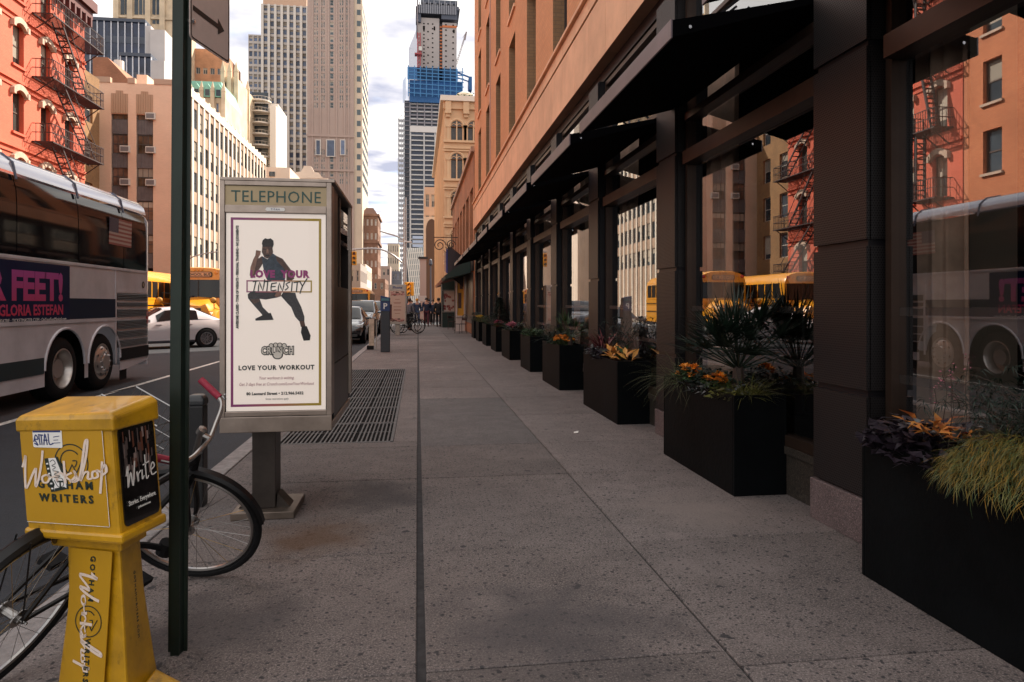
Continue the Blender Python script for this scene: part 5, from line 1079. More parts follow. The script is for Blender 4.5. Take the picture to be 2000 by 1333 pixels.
sb3 = copy_tree(sb, loc=(-9.95,31.5,ZR), label='yellow school bus facing us between the sign pole and the phone booth'); sb3.scale = (1.05,1.05,1.06)
sb2 = copy_tree(sb, loc=(-5.55,62,ZR), label='far yellow school bus coming up behind the parked cars')
# ================================================================== BUILDINGS ACROSS THE STREET AND BEYOND
def building(name, label, x0, x1, ya, yb, ztop, wall, front=None, side=None, reveal=None, frame_m=None, pane=PANE, style='sash', inset=.18, far_side=-1, zmin=0., fw=.08, cat='building', limit=300):
    """box building between x0..x1 and ya..yb; front holes lie on the face towards us, side holes on the face towards the street"""
    t = thing(name, label, cat, ((x0+x1)/2, ya, 0)); b = MB(); fm = frame_m or M('window_frame_pale', (.42,.38,.34), .6); dp = .35
    fh = front or []; sh = side or []
    holes_wall(b, (x0,ya,0), (1,0,0), x1-x0, 0., ztop, fh, dp, 0, 1)
    if far_side > 0: sO, sU = (x1,ya,0), (0,1,0)
    else: sO, sU = (x0,yb,0), (0,-1,0)
    holes_wall(b, sO, sU, yb-ya, 0., ztop, sh, dp, 0, 1)
    xo = x0 if far_side > 0 else x1
    b.poly([(xo,ya,0),(xo,yb,0),(xo,yb,ztop),(xo,ya,ztop)]); b.poly([(x0,yb,0),(x1,yb,0),(x1,yb,ztop),(x0,yb,ztop)]); b.poly([(x0,ya,ztop),(x1,ya,ztop),(x1,yb,ztop),(x0,yb,ztop)])
    b.build('wall', [wall, reveal or wall], t, fix=False)
    b = MB(); b.box(x0+dp+.02,x1-dp-.02,ya+dp+.02,yb-dp-.02,0,ztop-.3); b.build('core', DK, t)
    n = 0
    for O, U, hs in (((x0,ya,0),(1,0,0),fh),(sO,sU,sh)):
        take = hs[:max(0, limit-n)]; n += len(take); windows(t, O, U, take, inset, style, fm, pane, fw)
        rest = hs[len(take):]
        if rest:
            b = MB(); Uv = Vector(U); nin = Vector((0,0,1)).cross(Uv)
            for a,b_,c,d in rest: b.poly([Vector(O)+Uv*u+nin*(inset+.02)+Vector((0,0,v)) for u,v in ((a,c),(b_,c),(b_,d),(a,d))])
            o = b.build('window_panes', pane, t, fix=False); o['kind'] = 'stuff'
    return t
def grid(u0, u1, n, w, zs, h):
    p = (u1-u0)/n; return [(u0+p*(k+.5)-w/2, u0+p*(k+.5)+w/2, z, z+h) for z in zs for k in range(n)]
def zrows(z0, z1, step): 
    out = []; z = z0
    while z < z1: out.append(z); z += step
    return out
REDB = brick_mat('red_painted_brick', (.60,.118,.062), (.66,.135,.070), (.52,.11,.06), na=.10, rough=.8)
ORB = brick_mat('orange_brick', (.52,.165,.07), (.60,.21,.09), (.40,.17,.10), na=.14)
HOOD = M('window_hood_stone', (.50,.36,.27), .7, ns=3, na=.2); IRON = M('fire_escape_iron', (.035,.018,.018), .6); ACW = M('air_conditioner_white', (.6,.57,.52), .5)
# -- red building with fire escapes (street face at XL)
RY0, RY1 = 28.4, 43.4
hr = []; ucols = [1.4,3.6,5.85,8.25,10.75,13.2]
for z in (-.2+3.4, 6.55, 9.85, 13.15, 16.4):
    for u_ in ucols: hr.append((u_-.48,u_+.48,z,z+2.05))
red = building('red_building', 'red painted brick building with iron fire escapes and arched window hoods', XL-14, XL, RY0, RY1, 19.2, REDB, side=hr, far_side=1, pane=M('red_building_pane', (.05,.055,.05), .05, rnd=.5, ns=.5, na=.4), frame_m=M('sash_brown', (.10,.06,.045), .6), inset=.22, fw=.07)
for (u0,u1,z0_,z1_) in hr:
    c = RY0+(u0+u1)/2; b = MB(); n = 8; hw = .60; rise = .26; prof = []
    def arc(hw, rise, zb): return [(c-hw+2*hw*k/n, zb+rise*(1-((2*k/n-1)**2))) for k in range(n+1)]
    up, lo = arc(.68,.30,z1_+.02), arc(.50,.24,z1_-.20)
    for dx_ in (0,): 
        vs = [(XL-.02,y,z) for y,z in up]+[(XL-.02,y,z) for y,z in lo]+[(XL+.16,y,z) for y,z in up]+[(XL+.16,y,z) for y,z in lo]; m_ = n+1
        fs = []
        for k in range(n): fs += [(2*m_+k,2*m_+k+1,3*m_+k+1,3*m_+k),(k,k+1,2*m_+k+1,2*m_+k),(m_+k,m_+k+1,3*m_+k+1,3*m_+k)]
        fs += [(0,m_,3*m_,2*m_),(n,m_+n,3*m_+n,2*m_+n)]
        b.add(vs, fs)
    for s in (-1,1): b.box(XL,XL+.2,c+s*.60-.09,c+s*.60+.09,z1_-.26,z1_+.03)
    b.build('window_hood', HOOD, red)
    b = MB(); fill = [(XL-.05,c-.5,z1_+.03)]+[(XL-.05,y,z) for y,z in lo]+[(XL-.05,c+.5,z1_+.03)]; b.poly(fill); b.build('arch_infill', REDB, red, fix=False)
    b = MB(); b.box(XL-.1,XL+.10,c-.58,c+.58,z0_-.12,z0_-.004); b.build('window_sill', REDB, red)
b = MB()
for z in (5.6,9.05,12.3,15.55): b.box(XL,XL+.10,RY0,RY1,z,z+.16).box(XL,XL+.06,RY0,RY1,z-.28,z-.2)
b.build('string_course', REDB, red)
b = MB(); b.box(XL-.2,XL+.55,RY0-.1,RY1+.4,18.75,19.3).box(XL-.2,XL+.35,RY0-.1,RY1+.25,18.3,18.74)
for k in range(24): y = RY0+.3+k*.63; b.box(XL,XL+.45,y,y+.16,17.75,18.29)
b.build('cornice', M('cornice_dark_red', (.10,.025,.022), .6), red)
def fire_escape(parent, ya, yb, floors, ladders=True):
    f = MB(); d = 1.0; fe = None
    root = MB(); 
    fe = bpy.data.objects.new('fire_escape', None); COL.objects.link(fe); fe.parent = parent; BASE[fe.name] = BASE[parent.name]
    for fi, z in enumerate(floors):
        q = MB(); q.box(XL+.02,XL+d,ya,ya+.05,z-.06,z).box(XL+.02,XL+d,yb-.05,yb,z-.06,z).box(XL+d-.05,XL+d,ya,yb,z-.06,z).box(XL+.02,XL+.07,ya,yb,z-.06,z)
        k = ya+.1
        while k < yb-.06: q.box(XL+.07,XL+d-.05,k,k+.03,z-.03,z-.008); k += .11
        for y in (ya+.3,(ya+yb)/2,yb-.3): q.bar((XL,y,z-.75),(XL+d-.08,y,z-.05),.045)
        q.build('platform', IRON, fe)
        q = MB()
        for zz in (.45,.9): q.bar((XL+.02,ya+.02,z+zz),(XL+d-.02,ya+.02,z+zz),.035).bar((XL+d-.02,ya+.02,z+zz),(XL+d-.02,yb-.02,z+zz),.035).bar((XL+d-.02,yb-.02,z+zz),(XL+.02,yb-.02,z+zz),.035)
        k = ya
        while k < yb+.01: q.bar((XL+d-.02,k,z),(XL+d-.02,k,z+.9),.022); k += .16
        for x in (.2,.4,.6,.8):
            for y in (ya+.02,yb-.02): q.bar((XL+x,y,z),(XL+x,y,z+.9),.022)
        q.build('railing', IRON, fe)
        if ladders and fi < len(floors)-1:
            zt = floors[fi+1]; y0, y1 = yb-.7-(1.0 if fi % 2 else 0), ya+1.0+(0 if fi % 2 else .2)
            a_, b_ = (Vector((XL+.62,y1+.2,zt)), Vector((XL+.62,y0,z)))
            q = MB()
            for x in (-.24,.24):
                q.bar(a_+Vector((x,0,0)), b_+Vector((x,0,0)), .05,.10); q.bar(a_+Vector((x,.1,.75)), b_+Vector((x,.1,.75)), .03)
            for n_ in range(1,13): p = a_+(b_-a_)*n_/13; q.box(p.x-.24,p.x+.24,p.y-.09,p.y+.09,p.z-.015,p.z+.015)
            q.build('stair', IRON, fe)
    return fe
fire_escape(red, RY0+9.4, RY0+15.2, [3.2,6.45,9.75,13.05,16.3])
fire_escape(red, RY0+.5, RY0+2.6, [6.45,9.75,13.05,16.3], True)
# -- orange brick building nearer, seen only in the shop glass
ho = [(u_-.5,u_+.5,z,z+1.9) for u_ in (3.2,6.4,9.6,12.8,16.6) for z in (4.,7.2,10.3,13.4,16.4)]
orb = building('orange_brick_building', 'plain orange brick building next to the red one, reflected in the shop glass', XL-12, XL-.04, 10.2, RY0-.03, 20.5, ORB, side=ho, far_side=1, frame_m=M('sash_brown', (.10,.06,.045), .6), pane=PANE)
for k,(a,b_,c,d) in enumerate(ho):
    q = MB(); q.box(XL-.1,XL+.06,10.2+a-.08,10.2+b_+.08,c-.12,c-.005); q.build('window_sill', HOOD, orb)
    if k % 7 == 3: q = MB(); q.box(XL-.2,XL+.32,10.2+a+.1,10.2+b_-.1,c+.02,c+.5); q.build('air_conditioner', ACW, orb, bevel=.02)
b2 = building('brown_side_building', 'ochre brown building in the gap beside the red building', XL-14, XL-5.9, 47, 59, 19.5, brick_mat('dark_ochre_brick', (.24,.125,.05), (.30,.155,.06), (.18,.11,.06)), side=grid(.4,11.6,4,1.3,(2,5.4,8.8,12.2,15.6),2.1), far_side=1)
# -- cream building: shaded end face, white piered street face
CRE = brick_mat('peach_brick', (.72,.48,.34), (.76,.51,.365), (.66,.46,.34), na=.08); CRW = M('white_terracotta', (.74,.66,.55), .6, ns=.5, na=.10); SPAN = M('spandrel_grey', (.13,.115,.115), .6, ns=2, na=.2); TANB = brick_mat('tan_spandrel_brick', (.36,.24,.17), (.42,.28,.19), (.33,.24,.18))
CY = 61.4; cx0, cx1 = atY(183,300,CY).x, XL; ct = atY(250,163,CY).z; cyb = 92.
px2u = lambda p: atY(p,300,CY).x-cx0
rows = [atY(250,y,CY).z for y in (234,300,364,430,496)]
hf = [(px2u(a),px2u(c),1.5,ct-2.6) for a,c in ((217,250),(266,299))]
side_n = 19; sp = (cyb-CY)/side_n; zr_ = [r_-.0 for r_ in rows]
hs = [(.12+sp*k, sp*(k+1)-.46, zz, zz+1.75) for zz in zr_ for k in range(side_n)]
crm = building('cream_building', 'cream art deco office block with dark window bays and white piered street side', cx0, cx1, CY, cyb, ct, CRE, front=[], side=[], far_side=1)
# rebuild the two faces with depth: bays on the front, piers on the side
for o in [c for c in bpy.data.objects if c.parent == crm]: bpy.data.objects.remove(o)
b = MB(); holes_wall(b, (cx0,CY,0), (1,0,0), cx1-cx0, 0, ct, hf, .25, 0)
b.poly([(cx0,CY,0),(cx0,cyb,0),(cx0,cyb,ct),(cx0,CY,ct)]); b.poly([(cx0,cyb,0),(cx1-.4,cyb,0),(cx1-.4,cyb,ct),(cx0,cyb,ct)]); b.poly([(cx0,CY,ct),(cx1,CY,ct),(cx1,cyb,ct),(cx0,cyb,ct)]); b.build('wall', CRE, crm, fix=False)
b = MB(); holes_wall(b, (cx1-.08,CY+.26,0), (0,1,0), cyb-CY-.27, 0, ct-.6, [(a,c,d,e) for a,c,d,e in hs if c < cyb-CY-.4], .2, 0); b.build('side_wall', TANB, crm, fix=False)
windows(crm, (cx1-.08,CY+.26,0), (0,1,0), [h for h in hs if h[1] < cyb-CY-.4], .05, 'sash', M('sash_dark', (.05,.05,.05), .5), PANE, .06)
for k in range(side_n+1):
    q = MB(); y = CY+sp*k; q.box(cx1-.24,cx1+.02,max(CY+.01,y-.20),min(cyb,y+.20),0,ct+.35); q.build('pier', CRW, crm)
q = MB(); q.box(cx1-.3,cx1+.05,CY+.32,cyb,ct-.6,ct+.1); q.build('parapet', CRW, crm)
for a,c,z0_,z1_ in hf:
    wd = c-a
    for i, z in enumerate(rows):
        if z < 2: continue
        windows(crm, (cx0,CY,0), (1,0,0), [(a+.02,c-.02,z,z+1.62)], .2, 'grid', M('sash_dark', (.05,.05,.05), .5), M('warm_pane', (.12,.07,.05), .06, ns=.8, na=.9, rnd=.4), .07)
        q = MB(); q.box(cx0+a+.01,cx0+c-.01,CY+.14,CY+.24,z-1.20,z-.01)
        for k in range(6): q.box(cx0+a+wd*(k+.5)/6-.03,cx0+a+wd*(k+.5)/6+.03,CY+.10,CY+.14,z-1.18,z-.04)
        q.build('spandrel', SPAN, crm)
    q = MB()
    for k in range(7): q.box(cx0+a+wd*k/7+.01,cx0+a+wd*(k+1)/7-.01,CY-.05,CY+.2,ct-2.55,ct-.9+(.25 if k in (2,3,4) else 0)); 
    q.build('fluted_panel', M('fluted_tan', (.40,.25,.16), .8), crm)
for a,c,i in ((217,250,3),(266,299,1)):
    pass
for k,(pxa,row) in enumerate(((286,0),(236,1),(286,1),(236,2),(286,2))):
    x = atY(pxa,300,CY).x; z = rows[row]+.05; q = MB(); q.box(x,x+.75,CY-.25,CY+.2,z,z+.55); q.box(x+.06,x+.69,CY-.262,CY-.25,z+.08,z+.47,1); q.build('air_conditioner', [ACW, M('grille_grey', (.16,.15,.15), .6)], crm, bevel=.02)
q = MB(); q.box(cx0-.05,atY(216,300,CY).x,CY-.08,CY+.3,ct,ct+.45).box(atY(250,300,CY).x,atY(264,300,CY).x,CY-.08,CY+.3,ct,ct+.45).box(atY(301,300,CY).x,cx1+.03,CY-.08,CY+.3,ct,ct+.45); q.build('coping', M('coping_tan', (.42,.28,.20), .8), crm)
# rooftop brick bulkhead beside it
x0,x1 = atY(181,0,75).x, atY(251,0,75).x; zt = atY(200,112,75).z
b3 = thing('rooftop_bulkhead', 'brown brick bulkhead on the roof behind the cream block', 'building', ((x0+x1)/2,75,0)); xm = atY(210,0,75).x
q = MB(); q.loft([[Vector(p) for p in ((x0,y,10),(x1,y,10),(x1,y,zt-2.2),(xm,y,zt),(x0,y,zt))] for y in (75,84)]); q.build('wall', brick_mat('bulkhead_brick', (.30,.12,.06), (.36,.15,.08), (.26,.14,.09)), b3)
q = MB(); q.lathe([(0,1.1),(.5,1.0),(.5,0)], 12, mat=Matrix.Translation((x0+.9,79,zt))); q.build('vent', ACW, b3)
x0,x1 = atY(267,0,70).x, atY(287,0,70).x
b3 = thing('stair_bulkhead', 'small peach stair house on the roof of the cream block', 'building', ((x0+x1)/2,70,ct)); q = MB(); q.box(x0,x1,70,76,ct,atY(270,146,70).z); q.build('wall', CRE, b3)

# -- far buildings; each one between measured picture columns at its own distance
def far(name, label, pl, pr, pt, Y, depth, wall, fcols=0, scols=0, step=3.4, ww=.5, wh_=.55, pane=PANEB, style='sash', zlow=None, side=1, frame_m=None, u_m=0., extra=(), fw=.1, inset=.15, reveal=None, limit=300, topm=1.2):
    x0, x1 = atY(pl,300,Y).x, atY(pr,300,Y).x; zt = atY((pl+pr)/2,pt,Y).z; zl = zlow if zlow is not None else 6.
    zs = []; z = zt-topm-step*wh_
    while z > zl: zs.append(z); z -= step
    w = (x1-x0)-2*u_m; fh = []; sh = []
    if fcols: fh = grid(u_m, x1-x0-u_m, fcols, w/fcols*ww, zs, step*wh_)
    if scols: sh = grid(.3, depth-.3, scols, (depth-.6)/scols*ww, zs, step*wh_)
    return building(name, label, x0, x1, Y, Y+depth, zt, wall, fh, sh, far_side=side, pane=pane, style=style, frame_m=frame_m, fw=fw, inset=inset, reveal=reveal, limit=limit)
PINK = M('pink_stone_and_shade', (.42,.315,.27), .8, ns=.08, na=.07); LIME = M('limestone_cream', (.62,.50,.38), .8, ns=.1, na=.12); CRT = M('cream_terracotta', (.62,.48,.33), .8, ns=.3, na=.25); TAN = brick_mat('tan_tower_brick', (.40,.20,.11), (.45,.23,.13), (.36,.2,.13), 2.5)  # on the limestone tower the pink colours in its shade
MULL = M('mullion_white', (.62,.62,.66), .5); STL = M('facade_steel', (.42,.37,.33), .45, .5)
# dark glass slab with white mullions, in two steps
def glass_slab(label, pl, pr, prw, pt, Y, depth):
    x0, x1 = atY(pl,0,Y).x, atY(pr,0,Y).x; zt = atY(pr,pt,Y).z; t = thing('glass_office', label, 'building', ((x0+x1)/2,Y,0))
    q = MB(); q.box(x0,x1,Y,Y+depth,0,zt); q.build('curtain_wall', M('navy_glass', (.018,.028,.06), .15, ns=.4, na=.6), t)
    n = max(5,int((x1-x0)/1.0)); 
    for k in range(n+1): x = x0+(x1-x0)*k/n; q = MB(); q.box(x-.07,x+.07,Y-.22,Y-.003,6,zt); q.build('mullion', MULL, t)
    q = MB(); z = zt-3.5
    while z > 8: q.box(x0,x1,Y-.06,Y-.004,z,z+1.1); z -= 3.6
    q.build('spandrels', M('navy_spandrel', (.05,.06,.085), .4), t)
    xr = atY(prw,0,Y).x; q = MB(); q.box(x1+.03,xr,Y-.3,Y+depth,0,zt-.5); q.build('end_wall', M('pale_concrete', (.50,.46,.44), .8, ns=.3, na=.1), t)
    q = MB(); q.box(x0-.2,x1+.02,Y-.35,Y+depth,zt,zt+.5); q.build('coping', M('navy_spandrel', (.05,.06,.085), .4), t); return t
glass_slab('tall dark blue glass office slab with thin white mullions', 150, 285, 296, 46, 122, 12)
glass_slab('lower dark blue glass office with white end wall, in front of the taller slab', 236, 296, 322, 113, 112, 9)
x0,x1 = atY(293,0,121).x, atY(322,0,121).x; t = thing('concrete_tower', 'pale windowless concrete service tower beside the glass slab', 'building', ((x0+x1)/2,121,0)); q = MB(); q.box(x0,x1,121,131,0,atY(300,58,121).z); q.build('wall', M('pale_concrete', (.5,.46,.44), .8), t)
zs = 0
t = far('art_deco_tower', 'cream art deco tower rising behind the dark glass offices', 222, 341, -40, 175, 16, CRT, 0, 0)
Yd = 174.9; bays = [(236,243),(244,250),(263,270),(272,278),(280,285),(298,304),(306,312)]
for (a,c) in bays:
    xa, xb = atY(a,0,175).x, atY(c,0,175).x
    for (za, zb) in ((atY(a,29,175).z,atY(a,-30,175).z),(atY(a,47,175).z,atY(a,40,175).z)):
        q = MB(); q.box(xa,xb,Yd-.02,Yd+.05,za,zb); f = q.build('window', PANE, t)
for a in (228,255,290,318):
    xa = atY(a,0,175).x; q = MB(); q.box(xa-.6,xa+.6,Yd-.5,Yd-.02,40,90); q.build('pier', CRT, t)
q = MB(); q.box(atY(222,0,175).x,atY(341,0,175).x,Yd-.3,Yd-.01,atY(250,36,175).z,atY(250,32,175).z); q.build('string_course', CRT, t)
far('brown_hotel', 'orange brown brick tower with paired windows beside the sign pole', 366, 436, 96, 190, 18, TAN, 5, 0, 4.9, .62, .34, PANE, 'twin', 40, topm=5)
# green mansard building
GRNC = M('copper_green', (.20,.42,.33), .7, ns=.4, na=.2)
Yg = 135; t = far('mansard_building', 'ornate stone building under a green copper mansard roof', 330, 441, 190, Yg, 14, CRT, 10, 0, 3.6, .5, .6, PANEB, 'sash', 24, topm=1.)
xa, xb = atY(330,0,Yg).x, atY(438,0,Yg).x; za, zb = atY(400,190,Yg).z, atY(400,154,Yg).z
q = MB(); q.loft([[Vector((xa,Yg-.1,za)),Vector((xb,Yg-.1,za)),Vector((xb,Yg+14,za)),Vector((xa,Yg+14,za))],[Vector((xa+.5,Yg+1.6,zb)),Vector((xb-1,Yg+1.6,zb)),Vector((xb-1,Yg+12,zb)),Vector((xa+.5,Yg+12,zb))]]); q.build('roof', GRNC, t)
for k in range(5):
    x = xa+(xb-xa)*(k+.5)/5; q = MB(); q.prism([(-.8,0),(.8,0),(.8,1.4),(0,2.6),(-.8,1.4)], frame((x,Yg-.3,za),(1,0,0),(0,0,1)), -1.4); d = q.build('dormer', GRNC, t); q = MB(); q.box(x-.4,x+.4,Yg-.32,Yg-.301,za+.2,za+1.4); q.build('window', PANE, d)
    q = MB(); x += (xb-xa)/10; q.box(x-.35,x+.35,Yg-.7,Yg-.05,za-14,za+1.); q.add([(x-.4,Yg-.75,za+1.),(x+.4,Yg-.75,za+1.),(x+.4,Yg,za+1.),(x-.4,Yg,za+1.),(x,Yg-.35,za+3.)], [(0,1,4),(1,2,4),(2,3,4),(3,0,4)]); q.build('pinnacle', CRT, t)
# cream gothic wing with pinnacles
for i,(pl,pr,pt,Y,lb) in enumerate(((436,462,150,150,'tall cream gothic wing with pinnacles left of the grey towers'),(462,484,185,160,'lower cream gothic wing stepping down beside the taller wing'))):
    t = far('gothic_wing', lb, pl, pr, pt, Y, 16, CRT, 3, 0, 3.8, .45, .6, PANE, 'sash', 22)
    x0,x1 = atY(pl,0,Y).x, atY(pr,0,Y).x; z = atY(pl,pt,Y).z
    for k in range(3):
        x = x0+(x1-x0)*k/2; q = MB(); q.box(x-.4,x+.4,Y-.5,Y-.02,20,z+1); q.add([(x-.45,Y-.55,z+1),(x+.45,Y-.55,z+1),(x+.45,Y,z+1),(x-.45,Y,z+1),(x,Y-.3,z+3.4)], [(0,1,4),(1,2,4),(2,3,4),(3,0,4)]); q.build('pinnacle', CRT, t)
# gridded steel tower
far('grid_tower', 'lower step of the gridded steel apartment tower', 485, 513, 68, 262, 20, STL, 3, 0, 2.82, .76, .68, PANEB, 'box', 40, frame_m=STL, fw=.12, topm=.5, inset=.3)
t = far('grid_tower', 'tall gridded steel and glass apartment tower with peach crown', 513, 601, 11, 260, 20, STL, 7, 0, 2.82, .76, .68, PANEB, 'box', 48, frame_m=STL, fw=.12, topm=.4, inset=.3)
x0,x1 = atY(513,0,260).x, atY(601,0,260).x; za = atY(550,11,260).z
q = MB(); q.box(x0,x1-.5,260.5,279,za+.01,za+14); q.build('crown', M('peach_panel', (.55,.36,.25), .8), t)
for k in range(8): x = x0+(x1-x0)*k/7; q = MB(); q.box(x-.45,x+.45,259.3,259.98,40,za); q.build('pier', M('steel_pale', (.55,.49,.43), .4, .5), t)
# limestone tower (shade painted pink on the front, sunlit side painted cream)
x0,x1 = atY(600,0,225).x, atY(691,0,225).x; zt = atY(650,-60,225).z; TP = M('tower_pane', (.06,.08,.09), .1, rnd=.4); lh = []
for r_ in range(27):
    yb_ = 11+14.3*r_ if r_ < 18 else 268+14.3*(r_-17)+6
    if 15 <= r_ <= 18 or yb_ > 360: continue
    for pc, w_ in ((615,2.6),(619.6,2.6),(628.6,2.6),(633,2.6),(648,7),(664.6,2.6),(669,2.6),(677.6,2.6),(682,2.6)):
        a_ = atY(pc-w_/2,yb_,225); c_ = atY(pc+w_/2,yb_-10.5,225); lh.append((a_.x-x0, c_.x-x0, a_.z, c_.z))
t = building('limestone_tower', 'tall pink-shaded limestone residential tower with paired windows', x0, x1, 225, 249, zt, PINK, lh, far_side=1, pane=TP, style='sash', frame_m=M('window_frame_white', (.6,.55,.5), .6), fw=.08, inset=.15)
x0,x1 = atY(600,0,225).x, atY(691,0,225).x; zt = atY(650,-60,225).z
for k in range(10): 
    if k % 2 == 0 or k == 9: x = x0+1.6+(x1-x0-3.2)*k/9; q = MB(); q.box(x-.25,x+.25,224.75,224.98,30,zt); q.build('pier', PINK, t)
for (pa,pb,py0,py1) in ((639,653,275,305),(618,625,275,302),(666,673,275,302)):
    q = MB(); a_, c_ = atY(pa,py1,224.6), atY(pb,py0,224.6); q.box(a_.x-.3,c_.x+.3,224.4,224.74,a_.z-.3,c_.z+.3); f = q.build('oriel', M('window_frame_white', (.6,.55,.5), .6), t)
    q = MB(); q.box(a_.x,c_.x,224.36,224.39,a_.z,c_.z); q.build('pane', PANEB, f)
for z in (atY(640,268,225).z, atY(640,335,225).z): q = MB(); q.box(x0-.2,x1+.2,224.6,224.73,z,z+.7); q.build('string_course', PINK, t)
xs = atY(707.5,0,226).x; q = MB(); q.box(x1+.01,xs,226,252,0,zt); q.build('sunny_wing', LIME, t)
q = MB()
for z in zrows(40,100,3.6): q.box(xs-.03,xs+.02,227,251,z,z+1.8)
for z in zrows(34,100,3.6): q.box(x1+.9,x1+2.1,225.95,226.02,z,z+1.7,0)
q.build('window_strips', M('tower_pane', (.06,.08,.09), .1), t)
# rounded balcony building
Yb = 165; x0,x1 = atY(487,0,Yb).x, atY(524,0,Yb).x; xw = atY(541,0,Yb).x; zt = atY(500,196,Yb).z
t = thing('balcony_building', 'building with curved white balconies, half hidden behind the white piered block', 'building', ((x0+x1)/2,Yb,0))
q = MB(); q.box(x0,xw,Yb+1,Yb+12,0,zt-.4); q.box(x1+.6,xw,Yb-1.2,Yb+.98,0,zt-1.5); q.build('wall', M('white_render', (.68,.62,.56), .7), t)
for k in range(8):
    z = zt-.3-k*2.6; q = MB(); n = 10; pts = [(x0+(x1-x0+.5)*.5+(x1-x0+.5)*.5*math.cos(math.pi*j/n), Yb+1-2.6*math.sin(math.pi*j/n)) for j in range(n+1)]
    q.prism(pts, Matrix.Translation((0,0,z)), .28); d = q.build('balcony', M('white_render', (.68,.62,.56), .7), t)
    q = MB(); q.tube([(x,y,z+.95) for x,y in pts], .06, 5)
    for x,y in pts: q.bar((x,y,z+.28),(x,y,z+.95),.05)
    q.build('railing', STL, d)
    q = MB(); q.box(x0+.3,x1-.2,Yb+.9,Yb+.98,z+.4,z+2.4); q.build('glazing', PANE, t)
# low cream roofs beyond the white block
t = far('cream_annex', 'low cream annex just beyond the white piered block', 500, 566, 327, 94, 14, M('cream_stucco', (.66,.54,.44), .8, ns=.3, na=.08), 0, 0)
q = MB(); a_, c_ = atY(526,345,94), atY(537,336,94); q.box(a_.x,c_.x,93.9,93.98,a_.z,c_.z); q.build('window', PANE, t)
t = far('low_cream_building', 'low cream building with a stepped gable near the phone booth roofline', 552, 640, 348, 110, 14, M('cream_stucco', (.66,.54,.44), .8), 6, 0, 3.5, .4, .5, PANE, 'sash', 8)
q = MB(); a_ = atY(600,344,109.6); q.prism([(-2.4,0),(2.4,0),(1.7,.9),(1.,1.0),(.5,1.9),(-.5,1.9),(-1.,1.0),(-1.7,.9)], frame((a_.x,109.9,a_.z-.3),(1,0,0),(0,0,1)), -1.); q.build('gable', M('cream_stucco', (.66,.54,.44), .8), t)
# brown tower and the row in front of it
BRB = brick_mat('brown_tower_brick', (.22,.115,.075), (.27,.14,.09), (.2,.13,.1), 2.)
t = far('brown_tower', 'brown brick tower with white window surrounds at the end of the street', 706, 738, 420, 232, 18, BRB, 4, 6, 4.6, .42, .45, M('pale_blind', (.45,.40,.36), .6), 'sash', 4, frame_m=M('window_frame_white', (.6,.55,.5), .6), topm=1.5, inset=.12)
x0,x1 = atY(706,0,232).x, atY(738,0,232).x; za = atY(720,420,232).z
q = MB(); q.loft([[Vector((x0,232,za+.02)),Vector((x1,232,za+.02)),Vector((x1,250,za+.02)),Vector((x0,250,za+.02))],[Vector((x0+1.4,234,za+2.6)),Vector((x1-1.6,234,za+2.6)),Vector((x1-1.6,248,za+2.6)),Vector((x0+1.4,248,za+2.6))]]); q.build('roof', M('roof_brown', (.16,.09,.07), .8), t)
for z in (za-.4,za-9.5,za-26): q = MB(); q.box(x0-.4,x1+.5,231.5,250.5,z,z+.7); q.build('cornice', BRB, t)
far('grey_stone_loft', 'grey stone loft building with dark cornice down the far pavement', 640, 704, 515, 125, 16, M('grey_stone', (.36,.30,.27), .8), 6, 6, 3.7, .45, .55, PANE, 'sash', 3.)
far('pale_loft', 'pale loft building next to the grey stone loft', 660, 714, 516, 150, 20, M('cream_stucco', (.66,.54,.44), .8), 6, 6, 3.7, .45, .55, PANE, 'sash', 3.)
far('brown_walkup', 'low brown walk-up below the brown tower', 690, 752, 545, 205, 24, BRB, 5, 5, 3.6, .4, .5, PANE, 'sash', 3)
far('rounded_cream_tower', 'distant cream tower at the vanishing end of the street', 757, 779, 476, 370, 20, LIME, 5, 0, 6.4, .45, .5, PANE, 'sash', 10)
far('slate_block', 'distant slate grey block below the cream tower', 762, 784, 530, 300, 20, M('slate', (.16,.17,.20), .6), 5, 0, 5, .6, .5, PANEB, 'sash', 5)
far('pink_tenement', 'distant pink tenement beside the brown tower', 738, 762, 520, 280, 20, PINK, 3, 0, 5, .5, .5, PANE, 'sash', 5)
# -- skyscraper under construction
YC = 420
def cx(p, Y=YC): return atY(p,300,Y).x
def cz(y, Y=YC): return atY(830,y,Y).z
t = thing('unfinished_skyscraper', 'skyscraper under construction with a concrete core and blue netting', 'skyscraper', (cx(838),YC,0))
CON = M('core_concrete', (.40,.355,.335), .9, ns=.05, na=.14); NET = glass_mat('blue_netting', (.10,.22,.42), .0, .6); NETB = M('net_blue', (.025,.115,.30), .7, ns=.1, na=.25); NAVG = M('navy_floor_glass', (.022,.032,.06), .12, ns=.12, na=.5); WBA = M('slab_edge_white', (.55,.52,.50), .6); DST = M('deck_steel', (.07,.08,.11), .6)
q = MB(); q.box(cx(815),cx(858),YC,YC+24,0,cz(35)).box(cx(864),cx(892),YC+.2,YC+24,0,cz(42)); q.build('core', CON, t)
q = MB(); q.box(cx(858)+.02,cx(864)-.02,YC+.8,YC+22,0,cz(45)); q.build('hoistway', M('hoistway_dark', (.05,.035,.035), .8), t)
for k in range(14): q = MB(); z = cz(52+k*6.6); q.box(cx(859),cx(863.5),YC+.5,YC+.78,z,z+.7); q.build('hoistway_deck', M('safety_orange', (.55,.16,.05), .7), t)
q = MB(); q.box(cx(864),cx(892),YC-.2,YC+.18,cz(52),cz(48)); q.build('safety_fence', M('safety_orange', (.55,.16,.05), .7), t)
